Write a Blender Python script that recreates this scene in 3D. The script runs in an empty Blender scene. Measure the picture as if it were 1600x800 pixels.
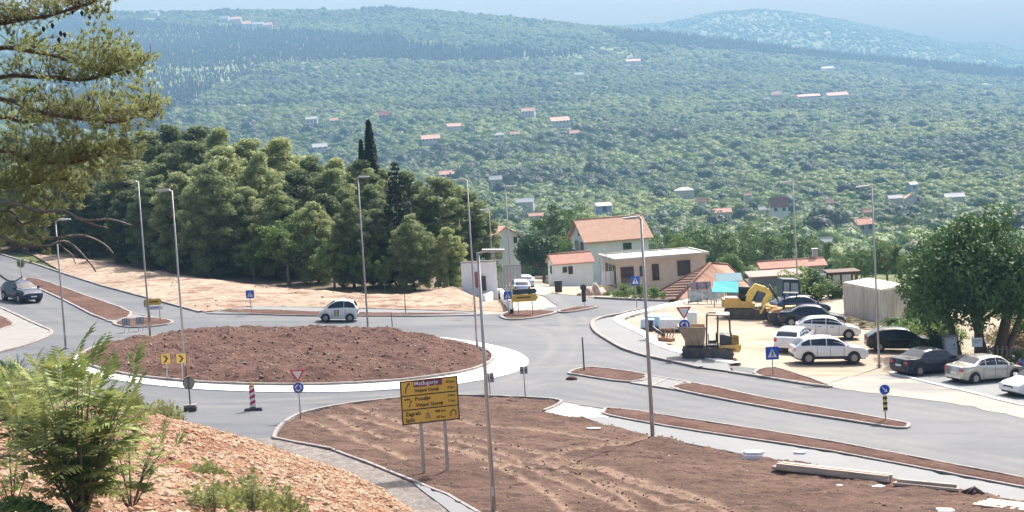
import bpy, bmesh, math, random
import numpy as np
from mathutils import Vector, Matrix
from mathutils.geometry import tessellate_polygon

# ------------------------------------------------------------------ camera, world, sun
SC = bpy.context.scene
F, W, HH = 2700.0, 1600.0, 800.0
HC = 15.2          # camera height over the junction
YG = 172.0         # image row where the junction's plane would meet the horizon
def nrm(v):
    v = np.array(v, float); return v / np.linalg.norm(v)
DOWN = nrm((0.060, 1.0, 0.0844))                 # gravity seen from the camera (x right, y down, z forward)
ZW = -DOWN
YW = nrm(np.array((0, 0, 1.0)) - np.dot((0, 0, 1.0), ZW) * ZW)
XW = np.cross(YW, ZW)
R = np.array([XW, YW, ZW])                       # camera coords -> world coords
MG = R @ np.array((0, 1.0, 0.0844))              # plane: MG . p = drop

cam_d = bpy.data.cameras.new('camera'); cam = bpy.data.objects.new('camera', cam_d)
SC.collection.objects.link(cam); SC.camera = cam
cam_d.sensor_width = 36; cam_d.lens = 36 * F / W; cam_d.clip_start = 0.1; cam_d.clip_end = 20000
cam.matrix_world = Matrix([list(a) + [0] for a in np.column_stack([R @ (1, 0, 0), R @ (0, -1, 0), R @ (0, 0, -1)])] + [[0, 0, 0, 1]])

SUN_AZ = (0.54, 0.842)                            # horizontal direction towards the sun
SUN_EL = math.radians(48)
world = bpy.data.worlds.new('World'); SC.world = world; world.use_nodes = True
wn = world.node_tree
bg = wn.nodes['Background']; bg.inputs[1].default_value = 0.15
sky = wn.nodes.new('ShaderNodeTexSky'); sky.sky_type = 'NISHITA'; sky.sun_disc = False
sky.sun_elevation = SUN_EL; sky.sun_rotation = math.atan2(SUN_AZ[0], SUN_AZ[1])
sky.air_density = 1.0; sky.dust_density = 7.0; sky.ozone_density = 0.6
wn.links.new(sky.outputs[0], bg.inputs[0])
sd = bpy.data.lights.new('sun', 'SUN'); so = bpy.data.objects.new('sun', sd); SC.collection.objects.link(so)
sd.energy = 4.9; sd.angle = math.radians(0.5); sd.color = (1.0, 0.95, 0.87)
sdir = Vector((SUN_AZ[0] * math.cos(SUN_EL), SUN_AZ[1] * math.cos(SUN_EL), math.sin(SUN_EL)))
so.rotation_euler = sdir.to_track_quat('Z', 'Y').to_euler()
so.location = (0, 0, 60)
SC.view_settings.view_transform = 'Standard'; SC.view_settings.look = 'None'
SC.view_settings.exposure = 0.75; SC.view_settings.gamma = 1
SC.cycles.max_bounces = 6; SC.cycles.transparent_max_bounces = 12; SC.cycles.volume_bounces = 0
HAZE_DENSITY = 1.75e-4

# ------------------------------------------------------------------ terrain
KD = np.array([0, 18, 38, 75, 150, 270, 470, 770, 1070, 1470], float)
KV = np.array([0, 1.1, 3.0, 6.0, 12.5, 21.5, 30.5, 35, 31, 9], float)
SKX = np.array([-600, -200, 0, 150, 300, 400, 560, 640, 720, 800, 900, 1000, 1100, 1200, 1300, 1450, 1600, 2000, 2400], float)
SKY = np.array([30, 20, 17, 18, 15, 14, 15, 11, 15, 22, 32, 44, 56, 66, 76, 94, 110, 140, 150], float) + 4.0
FKX = np.array([-600, 0, 700, 960, 1060, 1110, 1150, 1200, 1260, 1330, 1400, 1450, 1510, 1560, 1600, 1700, 2000, 2400], float)
FKY = np.array([90, 70, 50, 42, 38, 28, 20, 16, 20, 31, 45, 55, 68, 65, 76, 88, 90, 100], float) + 3.0
DR, DF = 4200.0, 6600.0
def sstep(a, b, x):
    t = np.clip((x - a) / (b - a), 0, 1); return t * t * (3 - 2 * t)
_rs = np.random.RandomState(5)
_WV = [(_rs.uniform(-1, 1, 2), _rs.uniform(0, 6.28), k) for k in (1, 1.3, 2.1, 2.7, 4.3, 5.9, 8.3)]
def fbm(x, y, s):
    v = 0
    for d, p, k in _WV:
        v = v + np.sin((x * d[0] + y * d[1]) * k * 2.2 / s + p + 1.7 * np.sin(y * d[0] * k / s + x * d[1] / s * 1.3)) / k
    return v / 2.0
def drop(x, y):
    """how far below the camera (measured from the junction's own tilt) the land lies"""
    x = np.asarray(x, float); y = np.maximum(np.asarray(y, float), 5.0)
    px = 800 + F * x / y
    D0 = 200 - 68 * sstep(560, 760, px) + 8 * sstep(1150, 1400, px)
    e = np.maximum(y - D0, 0)
    base = HC + np.interp(e, KD, KV)
    base = base + sstep(300, 900, y) * fbm(x, y, 420) * 4.0 + sstep(300, 700, y) * fbm(x + 90, y, 130) * 1.2
    D1 = 1600.0
    Y1 = YG + F * (HC + np.interp(D1 - D0, KD, KV)) / D1
    ys = np.interp(px, SKX, SKY)
    t = np.clip((y - D1) / (DR - D1), 0, 1)
    g = t ** 0.85
    yi = Y1 + (ys - Y1) * g + fbm(x, y, 600) * 5.5 * np.sin(np.pi * np.clip(t, 0, 1)) ** 0.7 
    mount = (yi - YG) * y / F
    yf = np.interp(px, FKX, FKY)
    t2 = np.clip((y - DR) / (DF - DR), 0, 1)
    dip = (ys - YG) * DR / F + 60 * np.sin(np.pi * np.clip(t2 * 1.6, 0, 1))
    far_ = (yf - YG) * DF / F
    back = dip * (1 - sstep(0.25, 1, t2)) + far_ * sstep(0.25, 1, t2)
    w1 = sstep(1450, 1750, y)
    out = base * (1 - w1) + mount * w1
    out = np.where(y > DR, back, out)
    out = np.where(y > DF, far_ + (y - DF) * 0.35, out)
    return out
def H(x, y):
    return (drop(x, y) - MG[0] * np.asarray(x, float) - MG[1] * np.asarray(y, float)) / MG[2]
def zplane(x, y):
    return (HC - MG[0] * x - MG[1] * y) / MG[2]
def ray(px, py):
    return R @ np.array((px - 800.0, py - 400.0, F)) / F
def Q(px, py, D):
    return ray(px, py) * D
def P(px, py, h=0.0):
    """point of the land seen at this pixel"""
    r = ray(px, py)
    D = F * HC / max(py - YG, 12)
    f = lambda d: r[2] * d - float(H(r[0] * d, r[1] * d))
    d = D * 0.97; step = 1.0
    while f(d) > 0 and d < 5000: d += step; step *= 1.03
    a, b = d - step, d
    if f(a) < 0: a = d * 0.9
    for _ in range(30):
        m = 0.5 * (a + b)
        if f(m) > 0: a = m
        else: b = m
    p = r * b
    p[2] = float(H(p[0], p[1])) + h
    return p
def G(x, y, h=0.0):
    return np.array((x, y, float(H(x, y)) + h))
def gat(px, D, h=0.0):
    """land point at depth about D under image column px (column measured half way down)"""
    x = (px - 800) / F * D; return G(x, D, h)
GN = Vector((-MG / np.linalg.norm(MG)))          # plane normal, upwards

# ------------------------------------------------------------------ materials
MATS = {}
def mat(name, col, rough=0.7, metal=0.0, var=0.0, vscale=3.0, bump=0.0, bscale=20.0, spec=0.5, col2=None, alpha=None, coat=0.0, stretch=None, attr=None, trans=0.0, bdist=0.05):
    if name in MATS: return MATS[name]
    m = bpy.data.materials.new(name); m.use_nodes = True; MATS[name] = m
    nt = m.node_tree; b = nt.nodes['Principled BSDF']
    b.inputs['Roughness'].default_value = rough; b.inputs['Metallic'].default_value = metal
    b.inputs['Specular IOR Level'].default_value = spec; b.inputs['Coat Weight'].default_value = coat
    c1 = tuple(col) + (1,)
    b.inputs['Base Color'].default_value = c1
    L = nt.links
    if var or bump or col2 or attr:
        tc = nt.nodes.new('ShaderNodeTexCoord'); mp = nt.nodes.new('ShaderNodeMapping')
        L.new(tc.outputs['Object'], mp.inputs[0])
        if stretch: mp.inputs['Scale'].default_value = stretch
    if var or col2:
        n = nt.nodes.new('ShaderNodeTexNoise'); n.inputs['Scale'].default_value = vscale; n.inputs['Detail'].default_value = 6; n.inputs['Roughness'].default_value = 0.65
        L.new(mp.outputs[0], n.inputs['Vector'])
        rmp = nt.nodes.new('ShaderNodeValToRGB'); L.new(n.outputs[0], rmp.inputs[0])
        c2 = tuple(col2) + (1,) if col2 else tuple(min(1, a * (1 + var)) for a in col) + (1,)
        ca = c1 if col2 else tuple(a * (1 - var) for a in col) + (1,)
        rmp.color_ramp.elements[0].position = 0.35; rmp.color_ramp.elements[1].position = 0.68
        rmp.color_ramp.elements[0].color = ca; rmp.color_ramp.elements[1].color = c2
        src = rmp.outputs[0]
        if attr:
            at = nt.nodes.new('ShaderNodeAttribute'); at.attribute_type = 'INSTANCER' if attr == 'tint' else 'OBJECT'; at.attribute_name = attr
            if attr == 'objrand':
                nt.nodes.remove(at); at = nt.nodes.new('ShaderNodeObjectInfo'); fac = at.outputs['Random']
            else: fac = at.outputs['Fac']
            hs = nt.nodes.new('ShaderNodeHueSaturation')
            mr = nt.nodes.new('ShaderNodeMapRange'); mr.inputs[3].default_value = 0.55; mr.inputs[4].default_value = 1.5
            L.new(fac, mr.inputs[0]); L.new(mr.outputs[0], hs.inputs['Value'])
            mr2 = nt.nodes.new('ShaderNodeMapRange'); mr2.inputs[3].default_value = 0.525; mr2.inputs[4].default_value = 0.475
            L.new(fac, mr2.inputs[0]); L.new(mr2.outputs[0], hs.inputs['Hue'])
            L.new(src, hs.inputs['Color']); src = hs.outputs[0]
        L.new(src, b.inputs['Base Color'])
    if bump:
        n2 = nt.nodes.new('ShaderNodeTexNoise'); n2.inputs['Scale'].default_value = bscale; n2.inputs['Detail'].default_value = 8; n2.inputs['Roughness'].default_value = 0.7
        L.new(mp.outputs[0], n2.inputs['Vector'])
        bp = nt.nodes.new('ShaderNodeBump'); bp.inputs['Strength'].default_value = bump; bp.inputs['Distance'].default_value = bdist
        L.new(n2.outputs[0], bp.inputs['Height']); L.new(bp.outputs[0], b.inputs['Normal'])
    if trans:
        tr = nt.nodes.new('ShaderNodeBsdfTranslucent'); mx = nt.nodes.new('ShaderNodeMixShader'); mx.inputs[0].default_value = trans
        if var or col2: L.new(src, tr.inputs['Color'])
        else: tr.inputs['Color'].default_value = c1
        out = nt.nodes['Material Output']
        L.new(b.outputs[0], mx.inputs[1]); L.new(tr.outputs[0], mx.inputs[2]); L.new(mx.outputs[0], out.inputs[0])
    return m

def layered(name, layers, rough=0.9, bumps=(), spec=0.3):
    """layers: (colour, noise scale, low, high, stretch); first is the base colour, later ones are mixed over by noise"""
    m = bpy.data.materials.new(name); m.use_nodes = True; MATS[name] = m
    nt = m.node_tree; L = nt.links; b = nt.nodes['Principled BSDF']
    b.inputs['Roughness'].default_value = rough; b.inputs['Specular IOR Level'].default_value = spec
    tc = nt.nodes.new('ShaderNodeTexCoord')
    prev = None
    for i, ly in enumerate(layers):
        if i == 0:
            rgb = nt.nodes.new('ShaderNodeRGB'); rgb.outputs[0].default_value = tuple(ly[0]) + (1,); prev = rgb.outputs[0]; continue
        col, sc, lo, hi, st = ly
        mp = nt.nodes.new('ShaderNodeMapping'); mp.inputs['Scale'].default_value = st[:3]; mp.inputs['Location'].default_value = (i * 13.7, i * 7.1, 0)
        if len(st) > 3: mp.inputs['Rotation'].default_value = (0, 0, st[3])
        L.new(tc.outputs['Object'], mp.inputs[0])
        n = nt.nodes.new('ShaderNodeTexNoise'); n.inputs['Scale'].default_value = sc; n.inputs['Detail'].default_value = 7; n.inputs['Roughness'].default_value = 0.62
        L.new(mp.outputs[0], n.inputs['Vector'])
        mr = nt.nodes.new('ShaderNodeMapRange'); mr.inputs[1].default_value = lo; mr.inputs[2].default_value = hi
        L.new(n.outputs[0], mr.inputs[0])
        mx = nt.nodes.new('ShaderNodeMixRGB'); L.new(mr.outputs[0], mx.inputs[0]); L.new(prev, mx.inputs[1]); mx.inputs[2].default_value = tuple(col) + (1,)
        prev = mx.outputs[0]
    L.new(prev, b.inputs['Base Color'])
    nprev = None
    for sc, st, dist in bumps:
        n = nt.nodes.new('ShaderNodeTexNoise'); n.inputs['Scale'].default_value = sc; n.inputs['Detail'].default_value = 9; n.inputs['Roughness'].default_value = 0.7
        L.new(tc.outputs['Object'], n.inputs['Vector'])
        bp = nt.nodes.new('ShaderNodeBump'); bp.inputs['Strength'].default_value = st; bp.inputs['Distance'].default_value = dist
        L.new(n.outputs[0], bp.inputs['Height'])
        if nprev: L.new(nprev, bp.inputs['Normal'])
        nprev = bp.outputs[0]
    if nprev: L.new(nprev, b.inputs['Normal'])
    return m
U = (1, 1, 1)
M_ASPH = layered('asphalt', [((0.088, 0.097, 0.114),), ((0.116, 0.124, 0.138), 0.10, 0.42, 0.62, (1, 1, 1)), ((0.066, 0.074, 0.088), 0.22, 0.5, 0.68, (0.35, 1.6, 1)), ((0.145, 0.143, 0.138), 0.5, 0.60, 0.76, (0.4, 1.2, 1, 0.4)), ((0.08, 0.087, 0.098), 2.5, 0.62, 0.7, U), ((0.066, 0.073, 0.084), 45, 0.5, 0.8, U)], 0.78, [(60, 0.25, 0.02)], 0.35)
M_PATHASPH = layered('path_asphalt', [((0.15, 0.16, 0.172),), ((0.18, 0.188, 0.196), 0.3, 0.4, 0.7, U), ((0.15, 0.155, 0.165), 30, 0.5, 0.8, U)], 0.75, [(50, 0.25, 0.02)], 0.4)
M_DUSTY = layered('dusty_asphalt', [((0.22, 0.218, 0.205),), ((0.33, 0.31, 0.265), 0.25, 0.42, 0.62, (0.5, 1.4, 1, 0.3)), ((0.16, 0.16, 0.16), 0.5, 0.52, 0.68, (0.4, 1.6, 1, 0.3))], 0.85, [(40, 0.3, 0.02)], 0.3)
M_LOT = layered('pale_gravel', [((0.30, 0.245, 0.185),), ((0.40, 0.34, 0.27), 0.12, 0.35, 0.6, U), ((0.21, 0.165, 0.12), 0.35, 0.55, 0.75, (0.6, 1.5, 1)), ((0.42, 0.36, 0.28), 5, 0.6, 0.8, U)], 0.95, [(3, 0.4, 0.12), (25, 0.5, 0.04)], 0.2)
M_TAN = layered('tan_gravel', [((0.36, 0.265, 0.20),), ((0.48, 0.385, 0.30), 0.2, 0.35, 0.62, (0.5, 1.2, 1)), ((0.21, 0.115, 0.08), 0.45, 0.52, 0.66, (0.5, 1.8, 1)), ((0.19, 0.125, 0.09), 2.2, 0.52, 0.66, (0.6, 1.4, 1))], 0.95, [(1.6, 0.8, 0.3), (9, 0.7, 0.1)], 0.2)
M_BANK = layered('orange_rubble', [((0.27, 0.145, 0.09),), ((0.42, 0.31, 0.22), 0.5, 0.45, 0.58, (1.3, .7, 1, .6)), ((0.23, 0.085, 0.045), 0.7, 0.5, 0.6, (1.3, .7, 1, .6)), ((0.16, 0.075, 0.04), 3.5, 0.53, 0.62, (1, .6, 1, .6))], 0.95, [(5, 0.9, 0.15), (25, 0.9, 0.05)], 0.2)  # dark brown patches paint the shadows of the chips into the rubble colour
M_SOIL = layered('red_brown_soil', [((0.092, 0.048, 0.038),), ((0.138, 0.078, 0.062), 0.5, 0.42, 0.62, U), ((0.07, 0.038, 0.031), 2.2, 0.5, 0.68, U), ((0.30, 0.19, 0.14), 7, 0.6, 0.75, U)], 0.95, [(6, 0.8, 0.12), (30, 0.7, 0.04)], 0.15)
M_CONC = mat('kerb_concrete', (0.245, 0.222, 0.212), 0.85, var=0.3, vscale=2.5, bump=0.2, bscale=40)
M_APRON = mat('white_concrete', (0.74, 0.73, 0.70), 0.8, var=0.06, vscale=1.2, bump=0.15, bscale=30)
M_GREYGRAVEL = layered('grey_gravel', [((0.17, 0.15, 0.14),), ((0.27, 0.245, 0.23), 3, 0.4, 0.6, U), ((0.08, 0.065, 0.06), 14, 0.5, 0.7, U)], 0.95, [(20, 0.9, 0.06)], 0.2)
M_GROUND = layered('scrub_ground', [((0.15, 0.18, 0.075),), ((0.25, 0.26, 0.13), 0.02, 0.42, 0.6, U), ((0.09, 0.125, 0.05), 0.06, 0.5, 0.62, U), ((0.34, 0.30, 0.20), 0.03, 0.64, 0.72, U)], 0.95, [(0.15, 1.0, 3.0)], 0.1)
M_CLEAR = mat('bare_clearing', (0.50, 0.42, 0.30), 0.95, var=0.2, vscale=0.1)

# ------------------------------------------------------------------ mesh helpers
def link(o): SC.collection.objects.link(o); return o
def tag(o, label=None, cat=None, group=None, kind=None):
    if label: o['label'] = label
    if cat: o['category'] = cat
    if group: o['group'] = group
    if kind: o['kind'] = kind
    return o
def npmesh(name, v, f, mats, midx=None, smooth=False):
    v = np.asarray(v, np.float32); f = np.asarray(f, np.int32)
    me = bpy.data.meshes.new(name)
    me.vertices.add(len(v)); me.vertices.foreach_set('co', v.ravel())
    k = f.shape[1]
    me.loops.add(f.size); me.loops.foreach_set('vertex_index', f.ravel())
    me.polygons.add(len(f)); me.polygons.foreach_set('loop_start', np.arange(0, f.size, k, dtype=np.int32))
    me.polygons.foreach_set('loop_total', np.full(len(f), k, np.int32))
    if smooth: me.polygons.foreach_set('use_smooth', np.ones(len(f), bool))
    for m in mats: me.materials.append(m)
    if midx is not None: me.polygons.foreach_set('material_index', np.asarray(midx, np.int32))
    me.update(calc_edges=True); return me
def nobj(name, v, f, mats, parent=None, loc=None, **k):
    o = bpy.data.objects.new(name, npmesh(name, v, f, mats if isinstance(mats, (list, tuple)) else [mats], **k))
    link(o); o.parent = parent
    if loc is not None: o.location = loc
    return o
class MB:
    """collects shapes for ONE mesh"""
    def __init__(s): s.v = []; s.f = []; s.m = []; s.sm = []
    def add(s, vs, fs, mi=0, sm=False, T=None):
        b = len(s.v)
        for p in vs:
            p = Vector(p)
            if T is not None: p = T @ p
            s.v.append(tuple(p))
        for f in fs: s.f.append([b + i for i in f]); s.m.append(mi); s.sm.append(sm)
        return s
    def box(s, c, d, mi=0, T=None, rz=0, taper=1.0, bev=0):
        hx, hy, hz = d[0] / 2, d[1] / 2, d[2] / 2
        vs = []
        for z, k in ((-hz, 1), (hz, taper)):
            for x, y in ((-hx, -hy), (hx, -hy), (hx, hy), (-hx, hy)):
                x2, y2 = x * k, y * k
                cz, sz = math.cos(rz), math.sin(rz)
                vs.append((c[0] + x2 * cz - y2 * sz, c[1] + x2 * sz + y2 * cz, c[2] + z))
        return s.add(vs, [(0, 3, 2, 1), (4, 5, 6, 7), (0, 1, 5, 4), (1, 2, 6, 5), (2, 3, 7, 6), (3, 0, 4, 7)], mi, T=T)
    def tube(s, pts, rad, n=8, mi=0, T=None, caps=True):
        pts = [Vector(p) for p in pts]
        if not isinstance(rad, (list, tuple)): rad = [rad] * len(pts)
        vs, fs = [], []
        up = Vector((0.13, 0.31, 1)).normalized()
        for i, p in enumerate(pts):
            d = (pts[min(i + 1, len(pts) - 1)] - pts[max(i - 1, 0)]).normalized()
            u = up if abs(d.dot(up)) < 0.93 else Vector((1, 0.2, 0))
            a = d.cross(u).normalized(); b = d.cross(a)
            for k in range(n):
                t = 2 * math.pi * k / n; vs.append(p + (a * math.cos(t) + b * math.sin(t)) * rad[i])
        for i in range(len(pts) - 1):
            for k in range(n):
                fs.append((i * n + k, i * n + (k + 1) % n, (i + 1) * n + (k + 1) % n, (i + 1) * n + k))
        s.add(vs, fs, mi, True, T)
        if caps:
            b = len(s.v) - len(vs)
            s.f.append([b + k for k in range(n)]); s.m.append(mi); s.sm.append(False)
            s.f.append([b + (len(pts) - 1) * n + k for k in range(n - 1, -1, -1)]); s.m.append(mi); s.sm.append(False)
        return s
    def disc(s, c, axis, r, th, n=20, mi=0, T=None):
        a = Vector(axis).normalized() * th / 2; c = Vector(c)
        return s.tube([c - a, c + a], r, n, mi, T)
    def prism(s, poly, d0, d1, plane='xz', mi=0, T=None):
        """poly in two axes pushed between d0 and d1 along the third"""
        def q(a, b, d):
            return {'xz': (a, d, b), 'xy': (a, b, d), 'yz': (d, a, b)}[plane]
        n = len(poly); vs = [q(a, b, d0) for a, b in poly] + [q(a, b, d1) for a, b in poly]
        fs = [list(range(n)), list(range(2 * n - 1, n - 1, -1))] + [(i, (i + 1) % n, n + (i + 1) % n, n + i) for i in range(n)]
        return s.add(vs, fs, mi, T=T)
    def hull(s, a, b, mi=0, T=None):
        """loft between two equal loops of 3d points, capped"""
        n = len(a); return s.add(list(a) + list(b), [list(range(n)), list(range(2 * n - 1, n - 1, -1))] + [(i, (i + 1) % n, n + (i + 1) % n, n + i) for i in range(n)], mi, T=T)
    def build(s, name, mats, parent=None, loc=None, bevel=0.0, fix=True):
        me = bpy.data.meshes.new(name); me.from_pydata(s.v, [], s.f)
        for m in (mats if isinstance(mats, (list, tuple)) else [mats]): me.materials.append(m)
        me.polygons.foreach_set('material_index', s.m); me.polygons.foreach_set('use_smooth', s.sm)
        if fix:
            bm = bmesh.new(); bm.from_mesh(me); bmesh.ops.recalc_face_normals(bm, faces=bm.faces)
            if bevel: bmesh.ops.bevel(bm, geom=[e for e in bm.edges if e.is_manifold and e.calc_face_angle(0) > 0.6], offset=bevel, segments=1, affect='EDGES', clamp_overlap=True)
            bm.to_mesh(me); bm.free()
        me.update()
        o = bpy.data.objects.new(name, me); link(o); o.parent = parent
        if loc is not None: o.location = loc
        return o
def thing(name, loc, label, cat, group=None, rz=0.0, slope=False):
    o = bpy.data.objects.new(name, None); link(o); o.empty_display_size = 0.3
    o.location = loc
    if slope:
        x = Vector((math.cos(rz), math.sin(rz), 0)); x = (x - GN * x.dot(GN)).normalized(); y = GN.cross(x)
        o.rotation_euler = Matrix((x, y, GN)).transposed().to_euler()
    else: o.rotation_euler = (0, 0, rz)
    return tag(o, label, cat, group)
def copy_tree(o, parent=None):
    c = o.copy(); link(c); c.parent = parent
    for ch in list(o.children): copy_tree(ch, c)
    return c

def smooth_path(pts, n=6, closed=False):
    pts = [np.array(p, float) for p in pts]; out = []
    N = len(pts); rng = N if closed else N - 1
    for i in range(rng):
        p0 = pts[(i - 1) % N] if closed or i > 0 else pts[i]
        p1 = pts[i]; p2 = pts[(i + 1) % N]
        p3 = pts[(i + 2) % N] if closed or i + 2 < N else p2
        for k in range(n):
            t = k / n
            out.append(0.5 * ((2 * p1) + (-p0 + p2) * t + (2 * p0 - 5 * p1 + 4 * p2 - p3) * t * t + (-p0 + 3 * p1 - 3 * p2 + p3) * t ** 3))
    if not closed: out.append(pts[-1])
    return out
def W2(pts): return [P(a, b)[:2] for a, b in pts]
def inside(poly, X, Y):
    c = np.zeros(X.shape, bool); n = len(poly)
    for i in range(n):
        x1, y1 = poly[i]; x2, y2 = poly[(i + 1) % n]
        if y1 == y2: continue
        k = ((y1 > Y) != (y2 > Y)) & (X < (x2 - x1) * (Y - y1) / (y2 - y1) + x1); c ^= k
    return c
def segdist(poly, X, Y, closed=True):
    best = np.full(X.shape, 1e9); bx = X.copy(); by = Y.copy(); n = len(poly)
    for i in range(n if closed else n - 1):
        a = poly[i]; b = poly[(i + 1) % n]; d = (b[0] - a[0], b[1] - a[1]); l = d[0] ** 2 + d[1] ** 2 + 1e-12
        t = np.clip(((X - a[0]) * d[0] + (Y - a[1]) * d[1]) / l, 0, 1)
        qx = a[0] + t * d[0]; qy = a[1] + t * d[1]; dd = np.hypot(X - qx, Y - qy)
        k = dd < best; best = np.where(k, dd, best); bx = np.where(k, qx, bx); by = np.where(k, qy, by)
    return best, bx, by
def sheet(name, poly, h, m, res=1.0, hfun=None, skirt=True, **tags):
    """ground sheet over a world polygon, following the land, edges snapped to the outline"""
    poly = [tuple(p) for p in poly]
    xs = [p[0] for p in poly]; ys = [p[1] for p in poly]
    gx = np.arange(min(xs) - res, max(xs) + 2 * res, res); gy = np.arange(min(ys) - res, max(ys) + 2 * res, res)
    X, Y = np.meshgrid(gx, gy)
    ins = inside(poly, X, Y)
    dist, bx, by = segdist(poly, X, Y)
    near = ins | (dist < res * 1.01)
    ok = near[:-1, :-1] & near[1:, :-1] & near[:-1, 1:] & near[1:, 1:] & (ins[:-1, :-1] | ins[1:, :-1] | ins[:-1, 1:] | ins[1:, 1:])
    # vertices outside go to the outline
    XX = np.where(ins, X, bx); YY = np.where(ins, Y, by); dd = np.where(ins, dist, 0)
    Z = H(XX, YY) + h
    if hfun is not None: Z = Z + hfun(XX, YY, dd)
    idx = -np.ones(X.shape, int); used = np.zeros(X.shape, bool)
    for a, b in ((0, 0), (1, 0), (0, 1), (1, 1)): used[a:X.shape[0] - 1 + a, b:X.shape[1] - 1 + b] |= ok
    idx[used] = np.arange(used.sum())
    v = np.stack([XX[used], YY[used], Z[used]], 1)
    I, J = np.nonzero(ok)
    f = np.stack([idx[I, J], idx[I, J + 1], idx[I + 1, J + 1], idx[I + 1, J]], 1)
    o = nobj(name, v, f, m, smooth=True)
    return tag(o, **tags) if tags else tag(o, kind='structure')
def kerb(name, path, w=0.16, h=0.13, m=None, closed=False, h0=-0.05, parent=None):
    """raised kerb along a world path, laid in metre-long stones that do not line up quite perfectly"""
    pts = []; src = [np.array(p[:2], float) for p in path]; m_ = len(src); rk = random.Random(int(abs(src[0][0] * 97 + src[0][1] * 31)))
    for i in range(m_ if closed else m_ - 1):
        a, b = src[i], src[(i + 1) % m_]; k = max(1, int(round(np.linalg.norm(b - a)))); pts += [a + (b - a) * j / k for j in range(k)]
    if not closed: pts.append(src[-1])
    n = len(pts); vs = []; fs = []; w_in = w
    for i in range(n):
        a = pts[(i - 1) % n] if closed or i else pts[i]; b = pts[(i + 1) % n] if closed or i < n - 1 else pts[i]
        d = b - a; d = d / (np.linalg.norm(d) + 1e-9); nn = np.array((-d[1], d[0])) * w / 2
        jj = rk.uniform(-.012, .012); nn = nn * (1 + rk.uniform(-.06, .06)); l = pts[i] + nn; r = pts[i] - nn
        for q, z in ((l, h0), (l, h), (r, h), (r, h0)): vs.append((q[0], q[1], float(H(q[0], q[1])) + z + (jj if z == h else 0)))
    for i in range(n if closed else n - 1):
        j = (i + 1) % n
        for k in range(3): fs.append((i * 4 + k, i * 4 + k + 1, j * 4 + k + 1, j * 4 + k))
    mb = MB().add(vs, fs); o = mb.build(name, m or M_CONC, parent); 
    if not parent: tag(o, kind='structure')
    return o
# ------------------------------------------------------------------ the land
def build_land():
    nu = 300
    us = np.linspace(-0.62, 0.62, nu)
    ds = np.concatenate([np.linspace(8, 110, 30, endpoint=False), np.linspace(110, 330, 110, endpoint=False), 330 * (8200 / 330) ** (np.linspace(0, 1, 230) ** 1.0)])
    Uu, Dd = np.meshgrid(us, ds)
    X = Uu * Dd; Y = Dd
    Z = H(X, Y) - 0.14
    nd = len(ds); v = np.stack([X.ravel(), Y.ravel(), Z.ravel()], 1)
    i = np.arange((nd - 1))[:, None] * nu + np.arange(nu - 1)[None, :]
    i = i.ravel(); f = np.stack([i, i + 1, i + nu + 1, i + nu], 1)
    tag(nobj('ground', v, f, M_GROUND, smooth=True), kind='structure')
build_land()

ROAD = [(-160, 366), (0, 397), (60, 414), (110, 431), (160, 447), (235, 467), (310, 488), (345, 491), (420, 493), (500, 495), (640, 495), (745, 493), (790, 490), (850, 483), (872, 479), (858, 470), (845, 462), (832, 451), (857, 457), (893, 462), (930, 467), (1045, 471), (1045, 476), (1000, 484), (970, 492), (932, 501), (925, 508), (930, 520), (950, 533), (975, 547), (1010, 558), (1055, 568), (1095, 577), (1140, 583), (1210, 594), (1290, 606), (1340, 612), (1480, 628), (1600, 652), (1800, 690),
        (1800, 790), (1600, 750), (1300, 693), (1100, 660), (945, 639), (900, 634), (875, 628), (800, 622), (700, 620), (620, 624), (530, 635), (470, 648), (440, 665), (428, 684), (430, 740), (240, 720), (-200, 660)]
sheet('ground_lot', W2([(960, 505), (966, 496), (1070, 468), (1140, 462), (1200, 455), (1300, 452), (1430, 470), (1600, 505), (1850, 560), (1850, 720), (1600, 660), (1290, 612), (1095, 585), (1000, 560)]), 0.0, M_LOT, 1.0, lambda x, y, d: 0.03 * fbm(x, y, 3) - 0.03).name = 'gravel_lot'
SLOPE = W2([(-200, 350), (0, 388), (60, 398), (130, 404), (230, 422), (340, 438), (500, 456), (620, 463), (745, 460), (785, 468), (800, 480), (790, 487), (740, 486), (560, 481), (400, 478), (318, 487), (235, 468), (110, 432), (-200, 366)])
sheet('gravel_slope', SLOPE, 0.0, M_TAN, 0.6, lambda x, y, d: np.minimum(d * 0.12, 0.7) + 0.12 * fbm(x, y, 2.2) * np.minimum(d, 1) + 0.10 * np.abs(fbm(x, y, 0.7)) * np.minimum(d, 1))
sheet('roadside_dirt', W2([(835, 437), (850, 430), (905, 444), (960, 455), (1060, 460), (1070, 467), (1045, 470), (930, 466), (893, 461), (857, 456)]), 0.01, M_LOT, 1.2)
rd = sheet('road', W2(ROAD), 0.03, M_ASPH, 0.4)
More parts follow.
